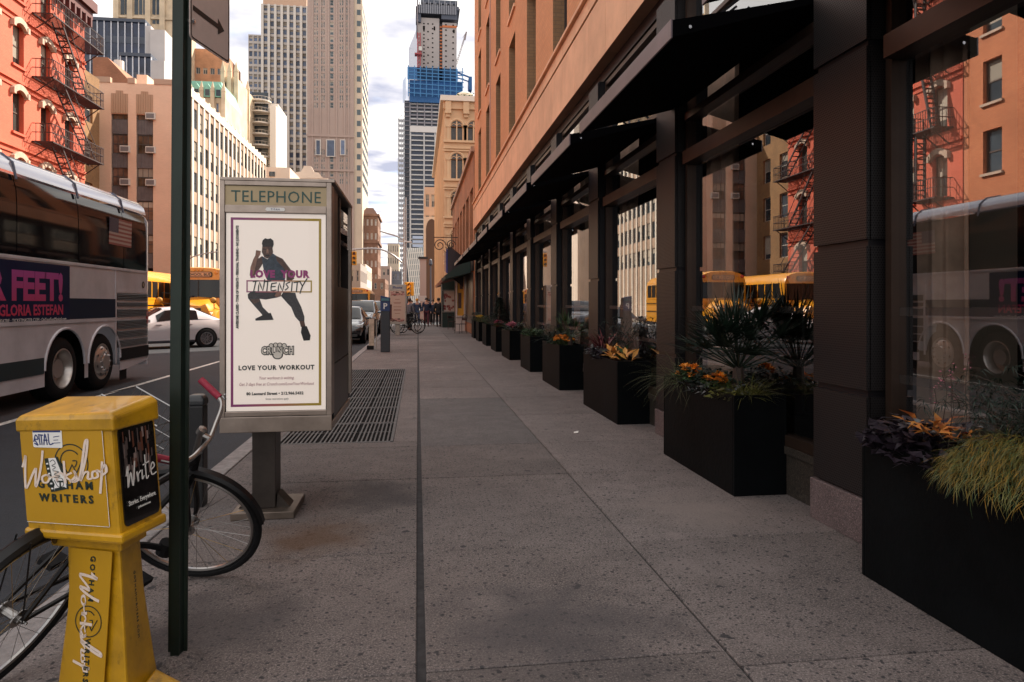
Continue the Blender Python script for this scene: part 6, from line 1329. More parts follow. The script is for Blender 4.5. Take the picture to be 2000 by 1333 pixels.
for px, n in ((828,13),(845,10),(836,6),(871,9),(885,8)):
    for k in range(n):
        z = cz(48+k*92/n); q = MB(); q.box(cx(px)-.45,cx(px)+.45,YC-.06,YC-.005,z,z+.8); q.build('core_opening', DK, t)
for p0,p1,y0,y1 in ((826,830,51,59),(847,850,51,59),(885,888,55,62)): q = MB(); q.box(cx(p0),cx(p1),YC-.12,YC-.01,cz(y1),cz(y0)); q.build('core_opening', DK, t)
for i,(p0,p1,y0,y1) in enumerate(((822,893,2,9),(814,896,13,20),(815,893,20,28),(812,898,16,18),(862,893,28,38),(813,822,28,46))):
    q = MB(); q.box(cx(p0),cx(p1),YC-2.4+i*.15,YC+25,cz(y1),cz(y0)); q.build('climbing_formwork', DST, t)
q = MB()
for k in range(22): p = cx(816+k*3.5); q.bar((p,YC-2.6,cz(30)),(p,YC-2.6,cz(4+(k % 3)*4)),.5)
q.build('formwork_posts', M('post_grey', (.3,.3,.33), .6), t)
# netted floors
q = MB(); q.box(cx(800),cx(902),YC-6,YC+30,cz(206),cz(164)); q.build('netted_floors', NETB, t)
q = MB(); q.poly([(cx(796),YC-7,cz(164)),(cx(893),YC-7,cz(164)),(cx(893),YC-7,cz(140)),(cx(796),YC-7,cz(140))]); q.poly([(cx(793),YC-6.4,cz(200)),(cx(786),YC+10,cz(196)),(cx(786),YC+10,cz(150)),(cx(793),YC-6.4,cz(158))]); q.build('netting', NET, t, fix=False)
q = MB()
for y in (143,150,156,163,172,181,190): q.bar((cx(797),YC-7.4,cz(y)),(cx(904),YC-7.4,cz(y+3)),.5)
for k in range(10): p = cx(798+k*11.5); q.bar((p,YC-7.5,cz(197)),(p,YC-7.5,cz(138)),.5)
q.build('net_frame', M('net_frame_blue', (.05,.20,.42), .6), t)
q = MB(); q.box(cx(915),cx(921),YC-4,YC+6,cz(176),cz(150)); q.bar((cx(893),YC-6,cz(146)),(cx(920),YC-3,cz(152)),.8); q.bar((cx(893),YC-6,cz(156)),(cx(918),YC-3,cz(160)),.6); q.build('outrigger_platform', NETB, t)
q = MB(); q.box(cx(801),cx(872),YC-3,YC+26,cz(258),cz(197)); q.build('open_floors', NAVG, t)
for k in range(8): 
    q = MB(); z = cz(202+k*7.2); q.box(cx(800),cx(874),YC-4.2,YC-3.02,z,z+.8); q.build('floor_slab', WBA if k % 2 else M('slab_grey', (.28,.26,.28), .7), t)
q = MB()
for k in range(6): p = cx(801+k*14); q.bar((p,YC-4.6,cz(258)),(p,YC-4.6,cz(197)),.6)
q.build('columns', M('slab_grey', (.28,.26,.28), .7), t)
q = MB(); q.box(cx(801),cx(856),YC-9,YC-4.7,cz(266),cz(255)); q.build('parapet', M('white_parapet', (.70,.64,.60), .7), t)
q = MB(); q.box(cx(802),cx(860),YC-8.8,YC-4.8,0,cz(266.5)); q.build('glazed_floors', NAVG, t)
for k in range(24): q = MB(); z = cz(274+k*9.4); q.box(cx(801),cx(858),YC-9.6,YC-8.82,z,z+.75); q.build('floor_slab', WBA, t)
for p in (802,828,849): q = MB(); q.box(cx(p)-.4,cx(p)+.4,YC-10,YC-9.62,0,cz(268)); q.build('facade_fin', WBA, t)
q = MB()
for y in (470,478,486): q.box(cx(806),cx(826),YC-10.4,YC-9.7,cz(y),cz(y-5))
q.build('pale_band', M('pale_blue_panel', (.45,.52,.66), .5), t)
q = MB(); q.box(cx(790),cx(800),YC-2,YC+20,0,cz(200)); q.build('side_floors', NAVG, t)
for k in range(30): q = MB(); z = cz(205+k*9); q.box(cx(789.5),cx(800.5),YC-2.5,YC-2.03,z,z+.6); q.build('side_slab', M('slab_grey', (.28,.26,.28), .7), t)
t = thing('construction_hoist', 'lattice hoist tower running up the side of the unfinished skyscraper', 'hoist', (cx(784),YC-4,0))
q = MB(); zt = cz(238)
for p in (778.5,784,789): q.bar((cx(p),YC-5,0),(cx(p),YC-5,zt),.55)
z = 4
while z < zt: q.bar((cx(778),YC-5,z),(cx(789.5),YC-5,z),.45); q.bar((cx(778.5),YC-5.3,z),(cx(784),YC-5.3,z+3),.3); q.bar((cx(789),YC-5.3,z),(cx(784),YC-5.3,z+3),.3); z += 3.
q.build('mast', M('hoist_pale', (.50,.50,.52), .6), t)
z = 6
while z < zt:
    for p in (779.6,785): q = MB(); q.box(cx(p),cx(p+3.4),YC-4.6,YC-4.2,z,z+1.7); q.build('cage_panel', M('hoist_panel', (.62,.60,.60), .5), t)
    z += 3.
t = thing('tower_crane', 'red mast of a crane climbing beside the concrete core', 'crane', (cx(818),YC-3,cz(140)))
q = MB()
for p in (815.5,821): 
    for dy_ in (0,2.6): q.bar((cx(p),YC-5+dy_,cz(142)),(cx(p),YC-5+dy_,cz(72)),.5)
z = cz(140)
while z < cz(72): q.bar((cx(815.5),YC-5,z),(cx(821),YC-5,z+2.4),.3); q.bar((cx(821),YC-5,z),(cx(815.5),YC-5,z+2.4),.3); z += 2.4
q.box(cx(810),cx(824),YC-6,YC-2,cz(114),cz(111)); q.build('mast', M('crane_red', (.34,.05,.06), .6), t)
q = MB(); q.box(cx(818),cx(824),YC-5.6,YC-2,cz(106),cz(98)); q.build('cabin', ACW, t)
q = MB(); q.bar((cx(816),YC-4,cz(72)),(cx(813.5),YC-4,cz(-40)),.5); q.bar((cx(818),YC-4,cz(46)),(cx(813),YC-4,cz(46)),.4); q.build('jib', M('crane_grey', (.25,.2,.2), .6), t)
t = thing('luffing_crane', 'thin grey crane jib leaning out beyond the concrete core', 'crane', (cx(892),YC+5,cz(118)))
q = MB(); a_, c_ = Vector((cx(892),YC+5,cz(118))), Vector((cx(912),YC+5,cz(52)))
for o_ in (-.5,.5): q.bar(a_+Vector((o_,0,0)), c_+Vector((o_*.4,0,0)), .3)
for k in range(16): q.bar(a_+(c_-a_)*k/16+Vector((-.45,0,0)), a_+(c_-a_)*(k+1)/16+Vector((.45,0,0)), .22)
q.build('jib', M('crane_grey', (.25,.2,.2), .6), t)
q = MB(); q.bar(c_, Vector((cx(909),YC+5,cz(68))), .9); q.bar(c_, Vector((cx(905),YC+5,cz(64))), .25); q.build('block', M('crane_grey', (.25,.2,.2), .6), t)
t = far('mirror_tower', 'pale mirrored tower edge showing behind the concrete core', 798, 817, 96, 520, 30, M('mirror_pale', (.55,.56,.62), .25, .4), 0, 0)
x0,x1 = atY(798,0,520).x, atY(817,0,520).x; z = atY(805,96,520).z; q = MB(); q.add([(x0,520,z),(x1,520,z),(x1,520,z+18),(x0,550,z),(x1,550,z),(x1,550,z+18)], [(0,1,2),(3,5,4),(0,2,5,3),(1,4,5,2)]); q.build('slanted_top', M('mirror_pale', (.55,.56,.62), .25, .4), t)
# white ribbed hall at street level
Yh = 300; t = thing('ribbed_hall', 'white ribbed hall low at the end of the street', 'building', (atY(815,0,Yh).x,Yh,0)); x0,x1 = atY(797,0,Yh).x, atY(827,0,Yh).x
q = MB(); q.loft([[Vector((x0,Yh,0)),Vector((x1,Yh,0)),Vector((x1,Yh+10,0)),Vector((x0,Yh+10,0))],[Vector((x0,Yh+3,atY(800,487,Yh).z)),Vector((x1,Yh+3,atY(826,481,Yh).z)),Vector((x1,Yh+10,atY(826,481,Yh).z)),Vector((x0,Yh+10,atY(800,487,Yh).z))]]); q.build('glazing', M('hall_glass', (.25,.30,.33), .3), t)
for k in range(9):
    q = MB(); xa = x0+(x1-x0)*k/8; q.bar((xa+2.0,Yh-.3,0),(xa-1.0,Yh+2.4,atY(810,484,Yh).z),.5,.5); q.build('rib', M('rib_white', (.75,.72,.66), .6), t)
for k in range(9): 
    z = 3+k*2.6; q = MB(); q.bar((x0,Yh-.1+z*.1,z),(x1,Yh-.1+z*.1,z+.6),.35); q.build('rib', M('rib_white', (.75,.72,.66), .6), t)

# ================================================================== THIS SIDE, BEYOND THE BRICK BUILDING
OBR = brick_mat('brown_orange_brick', (.34,.15,.075), (.40,.18,.09), (.3,.17,.11))
lw = building('low_brick_building', 'low orange brown brick building next along the pavement, with shop awnings', XF-.02, 14, YE+.06, 50.5, 8.4, OBR, side=grid(.3,19.2,7,1.9,(3.6,),3.3), far_side=-1, pane=PANE, style='sash2', frame_m=M('sash_brown', (.10,.06,.045), .6))
q = MB(); q.box(XF-.16,XF+.2,YE+.08,50.6,8.38,8.62); q.build('cornice', M('coping_tan', (.42,.28,.20), .8), lw)
q = MB(); q.box(XF-.10,XF-.02,YE+.08,50.4,2.95,3.55); q.build('fascia_board', METAL, lw)
q = MB(); q.box(XF-.06,XF-.03,YE+.3,50.2,.5,2.9); q.build('shop_front', M('shop_dark', (.03,.025,.022), .3), lw)
# sandstone building with arched windows
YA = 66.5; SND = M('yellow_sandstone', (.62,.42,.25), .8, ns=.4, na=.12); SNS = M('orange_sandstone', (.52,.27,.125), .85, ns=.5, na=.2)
xa, zt = atY(868,200,YA).x, atY(880,200,YA).z
ar = thing('arched_building', 'yellow sandstone building with tiers of arched windows facing us', 'building', (xa+4,YA,0)); xr = xa+8.5
px = lambda p: atY(p,300,YA).x-xa
lev = [(236,277),(300,352),(374,425),(447,498),(520,570)]
holes = []; 
for (yt,yb_) in lev:
    for (a,c) in ((881,903),(914,936)): holes.append((px(a),px(c),atY(880,yb_,YA).z,atY(880,yt+11,YA).z))
q = MB(); holes_wall(q, (xa,YA,0), (1,0,0), xr-xa, 0, zt, holes, .4, 0); q.box(xa+.5,xr,YA+.5,YA+38,0,zt-.4); q.build('wall', SND, ar, fix=False)
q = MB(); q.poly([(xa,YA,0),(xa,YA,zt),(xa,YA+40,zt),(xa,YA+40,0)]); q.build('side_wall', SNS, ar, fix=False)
for (a,c,z0_,z1_) in holes:
    m_ = xa+(a+c)/2; r_ = (c-a)/2; q = MB(); n = 12; vs = []
    # arch spandrel plate with a round-headed hole above the jambs
    top = z1_+r_+.02
    q2 = MB(); arcp = [(m_+r_*math.cos(math.pi*k/n), z1_+r_*math.sin(math.pi*k/n)) for k in range(n+1)]
    q.poly([(x,YA-.012,z) for x,z in arcp]); w_ = q.build('window', M('arch_pane', (.05,.045,.04), .1, ns=2, na=.6), ar, fix=False)
    q = MB(); q.poly([(xa+a,YA+.3,z0_),(xa+c,YA+.3,z0_),(xa+c,YA+.3,z1_),(xa+a,YA+.3,z1_)]); q.build('pane', M('arch_pane', (.05,.045,.04), .1, ns=2, na=.6), w_, fix=False)
    q = MB(); q.box(m_-.06,m_+.06,YA-.03,YA+.25,z0_,z1_+r_*.9); 
    for s in (-1,1): q.tube([(m_+s*r_/2+r_/2*math.cos(math.pi*k/8)*.92, YA-.02, z1_+r_/2*.9*math.sin(math.pi*k/8)) for k in range(9)], .04, 4)
    q.build('mullion', SND, w_)
    q = MB(); q.tube([(m_+(r_+.12)*math.cos(math.pi*k/n), YA-.04, z1_+(r_+.12)*math.sin(math.pi*k/n)) for k in range(n+1)], .12, 6); q.build('arch_moulding', SND, ar, smooth=True)
    for s in (-1,1):
        x = m_+s*(r_+.28); q = MB(); q.box(x-.13,x+.13,YA-.14,YA-.01,z0_,z1_-.1).box(x-.2,x+.2,YA-.2,YA-.01,z1_-.1,z1_+.1); q.build('pilaster', SND, ar)
for (yt,yb_) in lev:
    for y, h, d in ((yb_+2,.22,.24),(yb_+14,.16,.16),(yb_+19,.12,.2)): q = MB(); z = atY(880,y,YA).z; q.box(xa-.1,xr,YA-d,YA-.015,z,z+h); q.build('string_course', SND, ar)
q = MB(); q.box(xa-.4,xr,YA-.6,YA+40,zt,zt+.5); q.build('cornice', M('cornice_white', (.70,.62,.52), .7), ar)
q = MB(); q.box(xa-.15,xr,YA-.25,YA-.02,zt-.7,zt-.02); q.build('frieze', SND, ar)
for p in (875,910,945): q = MB(); x = xa+px(p); q.box(x-.28,x+.28,YA-.5,YA-.02,atY(880,224,YA).z,zt-.02).box(x-.2,x+.2,YA-.3,YA-.02,atY(880,230,YA).z,atY(880,224,YA).z); q.build('bracket', SND, ar)
# side windows (street face) as shuttered slits
R.seed(3); b = MB()
for k in range(700): leafquad(b, (xa+2.6+rv(-1.2,1.8), YA+2+rv(-.8,.8), zt+.5+rv(0,.9)*R.random()), rdir(.5), .35, .2)
b.build('roof_hedge', GRN, None, fix=False); rh = bpy.data.objects['roof_hedge']; tag(rh, 'clipped green hedge on the roof of the arched sandstone building', 'hedge')
t = thing('roof_tank', 'small white vent stack on the roof behind the hedge', 'vent', (xa+2.4,YA+6,zt+.5)); q = MB(); q.lathe([(0,2.6),(.9,2.1),(.5,2.0),(.5,0)], 12, mat=Matrix.Translation((xa+2.4,YA+6,zt+.5))); q.build('stack', ACW, t)
# next ones down the right side
far('glazed_infill', 'narrow building with broad panes between the sandstone block and the skyscraper', 829, 852, 366, 112, 14, M('peach_panel', (.55,.36,.25), .8), 2, 3, 3.4, .6, .6, PANE, 'sash2', 12, side=-1)
t = far('terracotta_arcade', 'pale terracotta arcade building further along the right side', 828, 850, 424, 110, 1.8, M('cream_stucco', (.66,.54,.44), .8), 0, 0, side=-1)
x0 = atY(832,0,110).x; q = MB(); n = 10; r_ = .9; z = atY(838,450,110).z; q.poly([(x0+r_+r_*math.cos(math.pi*k/n),109.95,z+r_*2*math.sin(math.pi*k/n)) for k in range(n+1)]+[(x0,109.95,2),(x0+2*r_,109.95,2)]); q.build('tall_arch', M('arch_shade', (.10,.06,.045), .8), t, fix=False)
# ================================================================== MIDDLE DISTANCE
# parking meter
MY = 20.3; t = thing('parking_meter', 'dark blue pay-and-display parking meter with a white P at the kerb', 'parking meter', (-.95,MY,0))
x0, x1 = -1.08, -.81
b = MB(); b.box(x0,x1,MY,MY+.24,0,1.20); b.build('body', M('meter_grey', (.028,.030,.036), .45), t, bevel=.012)
MB_ = M('meter_blue', (.015,.035,.12), .4); b = MB(); b.loft([[Vector((x0-.004,MY-.006,z)) for z in (1.20,)][0:1]+[Vector((x1+.004,MY-.006,1.20)),Vector((x1+.004,MY+.246,1.20)),Vector((x0-.004,MY+.246,1.20))],[Vector((x0-.004,MY-.006,1.66)),Vector((x1+.004,MY-.006,1.60)),Vector((x1+.004,MY+.246,1.60)),Vector((x0-.004,MY+.246,1.66))]]); b.build('head', MB_, t, bevel=.01)
b = MB(); b.box(x0+.02,x1-.02,MY-.03,MY-.007,1.50,1.58); b.build('screen', M('screen_teal', (.03,.12,.16), .2), t)
text('lettering', 'P', .24, frame((x0+.135,MY-.010,1.27),(1,0,0),(0,0,1)), WHITE, t, bold=.004)
b = MB(); b.box(x1,x1+.05,MY+.03,MY+.2,.95,1.4); b.build('card_reader', M('reader_red', (.10,.02,.025), .5), t, bevel=.01)
t = thing('barricade_board', 'narrow pale wooden barricade board standing at the kerb before the parking meter', 'barricade', (-1.45,21.6,0))
b = MB(); b.box(-1.50,-1.34,21.55,21.6,.12,.95); b.build('board', M('board_pale', (.50,.38,.28), .7, ns=8, na=.3), t); b = MB(); b.box(-1.56,-1.36,21.5,21.75,0,.12); b.build('foot', RUBBER, t); b = MB(); b.box(-1.30,-1.27,21.7,21.73,0,.9); b.build('stake', STEEL, t)
# second phone booth with a poster
QY = 31.5; t = thing('telephone_booth', 'smaller pale phone booth with a flowery poster behind the parking meter', 'phone booth', (-1.0,QY,0))
x0, x1 = -1.32, -.52
b = MB(); b.box(x0,x1,QY,QY+.9,.50,2.3); b.build('cabinet', STEEL, t, bevel=.01)
b = MB(); b.box(x0+.05,x1-.05,QY-.008,QY-.001,.62,2.02); b.build('poster', M('poster_peach', (.56,.40,.31), .6), t)
b = MB(); R.seed(8)
for k in range(60): 
    top = k < 34; x = rv(x0+.06,x1-.16); z = rv(1.82,1.99) if top else rv(.63,.74); s = rv(.03,.08); b.poly([(x+s*math.cos(a)*1.0+.05,QY-.0085-.0001*k,z+s*.5*math.sin(a)) for a in [6.283*j/6 for j in range(6)]], k % 3)
b.build('poster_flowers', [M('print_rust', (.28,.09,.07), .6), M('print_pink_pale', (.50,.25,.22), .6), M('print_brown_dark', (.10,.05,.04), .6)], t, fix=False)
text('lettering', 'Phone', .17, frame(((x0+x1)/2,QY-.003,2.11),(1,0,0),(0,0,1)), PBL, t, bold=.004)
for k, (s, z) in enumerate((('SPRING', 1.66),('now open for all', 1.45),('every day and', 1.24),('through the night', 1.10),('see inside', .92))): text('lettering', s, .075, frame(((x0+x1)/2,QY-.010,z),(1,0,0),(0,0,1)), M('print_brown_dark', (.10,.05,.04), .6), t) if k == 99 else None
b = MB()
for z, w_ in ((1.62,.2),(1.48,.34),(1.44,.28),(1.28,.36),(1.16,.30),(1.12,.34),(.98,.24)): b.box((x0+x1)/2-w_/2,(x0+x1)/2+w_/2,QY-.0095,QY-.0085,z,z+.018)
b.build('poster_lines', M('print_rust', (.28,.09,.07), .6), t)
b = MB(); b.box(-1.02,-.82,QY+.2,QY+.7,0,.5); b.build('pedestal', STEEL, t)
# bicycles parked beyond it
def far_bike(label, x, y, rz):
    t = thing('parked_bicycle', label, 'bicycle', (x,y,0), (rad(6),0,rz), 'bicycles parked by the second phone booth'); k = dict(world=False)
    for c in (0,1.02):
        b = MB(); b.tube([(c+.33*math.cos(a),0,.34+.33*math.sin(a)) for a in [6.283*j/20 for j in range(20)]], .02, 5, closed=True); w_ = b.build('wheel', RUBBER, t, smooth=True, **k)
        b = MB()
        for j in range(10): a = 6.283*j/10; b.tube([(c,0,.34),(c+.31*math.cos(a),0,.34+.31*math.sin(a))], .003, 3)
        b.build('spokes', ALU, w_, **k)
    b = MB(); A = lambda *p: Vector(p)
    for p, q in (((.45,0,.3),(.3,0,.75)),((.45,0,.3),(.85,0,.75)),((.3,0,.72),(.83,0,.78)),((0,0,.34),(.45,0,.3)),((0,0,.34),(.3,0,.7)),((1.02,0,.34),(.82,0,.9)),((.3,0,.7),(.28,0,.92)),((.78,-.28,.98),(.82,0,.96)),((.82,0,.96),(.78,.28,.98)),((.82,0,.88),(.82,0,.96))): b.tube([p,q], .017, 6)
    b.build('frame', BLK, t, **k); b = MB(); b.box(.15,.42,-.06,.06,.9,.96); b.build('saddle', BLK, t, bevel=.02, **k)
far_bike('dark bicycle parked on the near side of the second phone booth', -.95, 32.7, rad(20)); far_bike('dark bicycle parked behind the second phone booth', -.75, 34.0, rad(35)); far_bike('bicycle locked at the kerb farthest behind the phone booth', -1.1, 35.4, rad(15))
# street lights and signals at the cross street
GALV = M('galvanised', (.45,.43,.42), .45, .6); SIGY = M('signal_yellow', (.72,.34,.02), .45)
def mast(label, px, Y, arms, h, x=None, r=.09):
    X = atY(px,300,Y).x; t = thing('street_light', label, 'street light', (X,Y,0)); b = MB(); b.tube([(X,Y,0),(X,Y,h)], [r,r*.6], 10); b.lathe([(r*2.2,0),(r*2.2,.5),(r*1.3,.7)], 12, mat=Matrix.Translation((X,Y,0))); b.build('pole', GALV, t, smooth=True)
    for (pts) in arms:
        b = MB(); b.tube(smoothline([atY(*p,Y) for p in pts],4), .07, 7); b.build('arm', GALV, t, smooth=True)
    return t, X
t, X = mast('galvanised mast arm pole with two curved arms over the far street', 789, 56, [((789,516),(765,497),(735,486),(688,488))], 9.5)
b = MB(); c = atY(692,490,56); b.tube([c, atY(692,496,56)], .05, 6); b.build('hanger', GALV, t)
t2, X2 = mast('tall lamp post with a flat lamp arm beyond the first mast arm', 793, 62, [((793,472),(775,462),(752,455),(742,452))], 11)
a_, c_ = atY(779,473,62), atY(804,475,62); b = MB(); b.loft([[p+Vector(o) for o in ((0,-.12,0),(0,.12,0),(0,.12,.14),(0,-.12,.14))] for p in (a_,c_)]); b.build('lamp_head', M('lamp_housing', (.62,.58,.54), .5), t2, bevel=.03)
def signal(label, px, py, Y, n=1, rot=0):
    p = atY(px,py,Y); t = thing('traffic_signal', label, 'traffic light', tuple(p), (0,0,rot), 'yellow traffic signals'); k = dict(world=False)
    b = MB(); b.box(-.18,.18,-.12,.12,-.55,.55); b.build('housing', SIGY, t, bevel=.03, **k)
    for i,z in enumerate((.36,0,-.36)):
        q = MB(); m_ = frame((0,-.121,z),(1,0,0),(0,0,1)); q.lathe([(.11,0),(0,.01)], 14, mat=m_); q.build('lens', M(('lens_red','lens_amber','lens_green')[i], ((.10,.01,.01),(.12,.06,.01),(.01,.07,.05))[i], .3), t, **k)
        q = MB(); q.add([m_ @ Vector((.13*math.cos(a),.13*math.sin(a),d)) for d in (0,.2) for a in [rad(-20+220*j/10) for j in range(11)]], [(j,j+1,12+j,11+j) for j in range(10)]); q.build('visor', SIGY, t, fix=False, **k)
    return t
signal('yellow traffic signal hanging from the mast arm beside the booth', 692, 505, 56)
signal('paired yellow traffic signal facing the pedestrians, near half', 795, 565, 55, rot=rad(35)); signal('paired yellow traffic signal facing the pedestrians, far half', 804, 565, 55.4, rot=rad(-60))
q = thing('signal_post', 'slim post carrying the pair of yellow signals', 'post', tuple(atY(800,600,55.2)[:2])+(0,)); p = atY(800,560,55.2); b = MB(); b.tube([(p.x,p.y,0),(p.x,p.y,p.z+.2)], .06, 8); b.build('post', GALV, q)
t = thing('lamp_post', 'dark slim lamp post before the arched building', 'lamp post', (atY(841,0,58).x,58,0)); p = atY(841,520,58); b = MB(); b.tube([(p.x,58,0),(p.x,58,p.z)], [.09,.05], 8); b.lathe([(.05,0),(.16,.15),(.12,.5),(0,.62)], 10, mat=Matrix.Translation((p.x,58,p.z))); b.build('post', M('post_blue_grey', (.08,.09,.12), .5), t)
t = thing('lamp_post', 'pale square post with a dark cap across the street crossing', 'post', (atY(828,0,60).x,60,0)); a_ = atY(828,506,60); b = MB(); b.box(a_.x-.35,a_.x+.2,60,60.4,0,a_.z); b.build('post', PINK, t); b = MB(); b.box(a_.x-.5,a_.x+.35,59.9,60.5,a_.z,a_.z+.18); b.build('cap', BLACK, t)
t = thing('street_sign', 'white street sign board above the pedestrians', 'sign', tuple(atY(826,587,52))); a_, c_ = atY(817,589,52), atY(833,578,52); b = MB(); b.box(a_.x,c_.x,52,52.03,a_.z,c_.z); b.build('plate', M('sign_white', (.60,.56,.52), .6), t); b = MB(); b.tube([(a_.x+.3,52.06,0),(a_.x+.3,52.06,c_.z)], .04, 6); b.build('post', GALV, t)
# lamp arm and small red sign across the road, near the cream block
Yl = 57; t = thing('street_light', 'thin street light arm reaching out before the cream block', 'street light', (atY(352,0,Yl).x,Yl,0)); b = MB(); p = [atY(x,y,Yl) for x,y in ((352,520),(375,503),(400,496),(425,492))]; b.tube(smoothline(p,4), .05, 6); b.tube([(p[0].x,Yl,0), p[0]], .09, 8); b.build('pole', GALV, t)
t = thing('hanging_sign', 'small dull red sign on the cream block by the sign pole', 'sign', tuple(atY(362,494,60.8))); a_, c_ = atY(350,503,60.8), atY(369,486,60.8); b = MB(); b.box(a_.x,c_.x,60.8,60.95,a_.z,c_.z); b.build('plate', M('sign_dull_red', (.38,.10,.07), .6), t)
# winter vestibule of the shop beyond, with poster windows
VY = 41.5; t = thing('entrance_vestibule', 'dark green canvas shop vestibule with poster windows at the far end of the pavement', 'vestibule', (1.9,VY,0)); x0, x1 = atY(863,0,VY).x, 2.5
CAN = M('canvas_green', (.012,.030,.024), .7); b = MB(); b.box(x0,x1,VY,VY+1.8,0,.95).box(x0,x1,VY,VY+1.8,2.25,2.95).loft([[Vector((x,y,z)) for x,z in ((x0,2.951),(x1,2.951),(x1,3.15))] for y in (VY,VY+1.8)]); b.box(x0,x0+.08,VY,VY+1.8,.951,2.249).box(x1-.1,x1,VY,VY+1.8,.951,2.249); b.build('canvas', CAN, t)
b = MB()
for x in (x0-.03,x0+.76,x1-.04): b.box(x,x+.06,VY-.05,VY-.005,0,3.0)
b.box(x0,x1,VY-.04,VY-.006,2.22,2.28).box(x0,x1,VY-.04,VY-.006,.92,.98); b.build('frame', M('vestibule_frame', (.20,.19,.17), .5, .5), t)
b = MB(); b.poly([(x0+.04,VY+.1,.98),(x1-.1,VY+.1,.98),(x1-.1,VY+.1,2.22),(x0+.04,VY+.1,2.22)]); b.build('poster', M('poster_white_dull', (.5,.42,.36), .6), t, fix=False)
b = MB(); R.seed(12)
for k in range(26): x = rv(x0+.08,x1-.4); z = rv(1.55,1.95) if k < 12 else rv(1.0,1.3); w_ = rv(.05,.18); b.poly([(x,VY+.095-.0003*k,z),(x+w_,VY+.095-.0003*k,z),(x+w_,VY+.095-.0003*k,z+.12),(x,VY+.095-.0003*k,z+.12)], k % 2)
b.build('poster_blocks', [M('print_dark_red', (.22,.03,.03), .6), M('print_rust', (.28,.09,.07), .6)], t, fix=False)
# shop awnings and flags on the low brick building
for k, (ya, yb) in enumerate(((32.2,36.6),(37.2,41.),(43.6,50.))):
    b = MB(); b.loft([[Vector((x,y,z)) for x,z in ((1.25,2.75),(XF-.1,3.6),(XF-.1,2.9),(1.3,2.6))] for y in (ya,yb)]); aw = b.build('awning', [CAN, M('awning_rust', (.20,.07,.05), .8), M('awning_stripe', (.35,.16,.10), .8)][k], lw)
for k,(y,c,h) in enumerate(((36.9,(.02,.04,.20),1.3),(35.0,(.03,.025,.03),1.5),(39.3,(.4,.30,.26),1.1))):
    t = thing('flag', ['blue flag hanging over the far shop awnings','dark flag hanging just before the blue one','pale banner over the far awnings, beyond the blue flag'][k], 'flag', (XF-.2,y,3.7)); b = MB(); b.tube([(XF-.12,y,3.7),(XF-1.1,y,4.5)], .02, 6); b.build('flagstaff', IRON, t); q = MB(); n = 6
    q.add([(XF-1.05+.16*j, y+.05*math.sin(j*1.7+i), 4.42-.125*j-h*i/3) for i in range(4) for j in range(n)], [(i*n+j,i*n+j+1,(i+1)*n+j+1,(i+1)*n+j) for i in range(3) for j in range(n-1)]); q.build('cloth', M('flag_cloth_%s' % ('blue','dark','pale')[k], c, .8), t, smooth=True, fix=False)
t = thing('scroll_bracket', 'black iron scroll bracket sticking out above the far awnings', 'bracket', (XF-.1,43.0,5.)); b = MB(); b.tube([(XF-.05,43,5.6),(XF-1.6,43,5.6)], .03, 6).tube([(XF-1.2+.4*(1-k/30)*math.cos(k*.45),43,5.1+.4*(1-k/30)*math.sin(k*.45)) for k in range(24)], .03, 5).tube([(XF-.5+.3*(1-k/30)*math.cos(k*.45),43,5.15+.3*(1-k/30)*math.sin(k*.45)) for k in range(24)], .03, 5); b.build('scrolls', IRON, t)
# lit display case by the vestibule and cafe chairs
t = thing('display_case', 'white framed display case with glowing yellow poster near the end of the planters', 'display case', (2.2,35.5,.5)); x0, x1 = 1.96, 2.44
b = MB(); b.box(x0,x0+.07,35.5,35.62,.75,2.85).box(x1-.07,x1,35.5,35.62,.75,2.85).box(x0+.07,x1-.07,35.5,35.62,.75,.82).box(x0+.07,x1-.07,35.5,35.62,2.78,2.85).box(x0,x1,35.63,35.7,0,2.85); b.build('case_frame', M('case_white', (.62,.55,.5), .5), t)
b = MB(); b.box(x0+.07,x1-.07,35.56,35.60,.82,2.78); b.build('poster', M('poster_amber', (.70,.34,.03), .5), t); b = MB(); b.box(x0+.12,x1-.2,35.54,35.555,1.2,2.0).box(x0+.2,x1-.12,35.54,35.555,2.2,2.6); b.build('poster_print', M('print_brown_dark', (.10,.05,.04), .6), t)
def cafe_chair(label, x, y, rz):
    t = thing('cafe_chair', label, 'chair', (x,y,0), (0,0,rz), 'café chairs beyond the planters'); k = dict(world=False)
    b = MB(); b.box(-.2,.2,-.2,.2,.44,.47); b.build('seat', IRON, t, **k)
    for sx in (-.18,.18):
        for sy in (-.18,.18): b = MB(); b.tube([(sx,sy,.44),(sx*1.1,sy*1.15,0)], .014, 6); b.build('leg', IRON, t, **k)
    b = MB(); b.tube(smoothline([(-.19,.19,.45),(-.18,.24,.85),(.18,.24,.85),(.19,.19,.45)],3), .014, 6).bar((-.18,.225,.68),(.18,.225,.68),.02,.10); b.build('backrest', IRON, t, **k)
cafe_chair('black café chair beside the vestibule', 1.95, 38.2, rad(40)); cafe_chair('black café chair closest to the last planter', 2.05, 33.0, rad(-60))
t = thing('cafe_table', 'small round black café table between the café chairs', 'table', (2.1,36.9,0)); b = MB(); b.lathe([(0,.72),(.3,.72),(.3,.74),(0,.74)], 18, mat=Matrix.Translation((2.1,36.9,0))); b.build('tabletop', IRON, t); b = MB(); b.tube([(2.1,36.9,.03),(2.1,36.9,.72)], .025, 8); b.lathe([(.2,0),(.2,.02),(.03,.05)], 14, mat=Matrix.Translation((2.1,36.9,0))); b.build('pedestal', IRON, t)

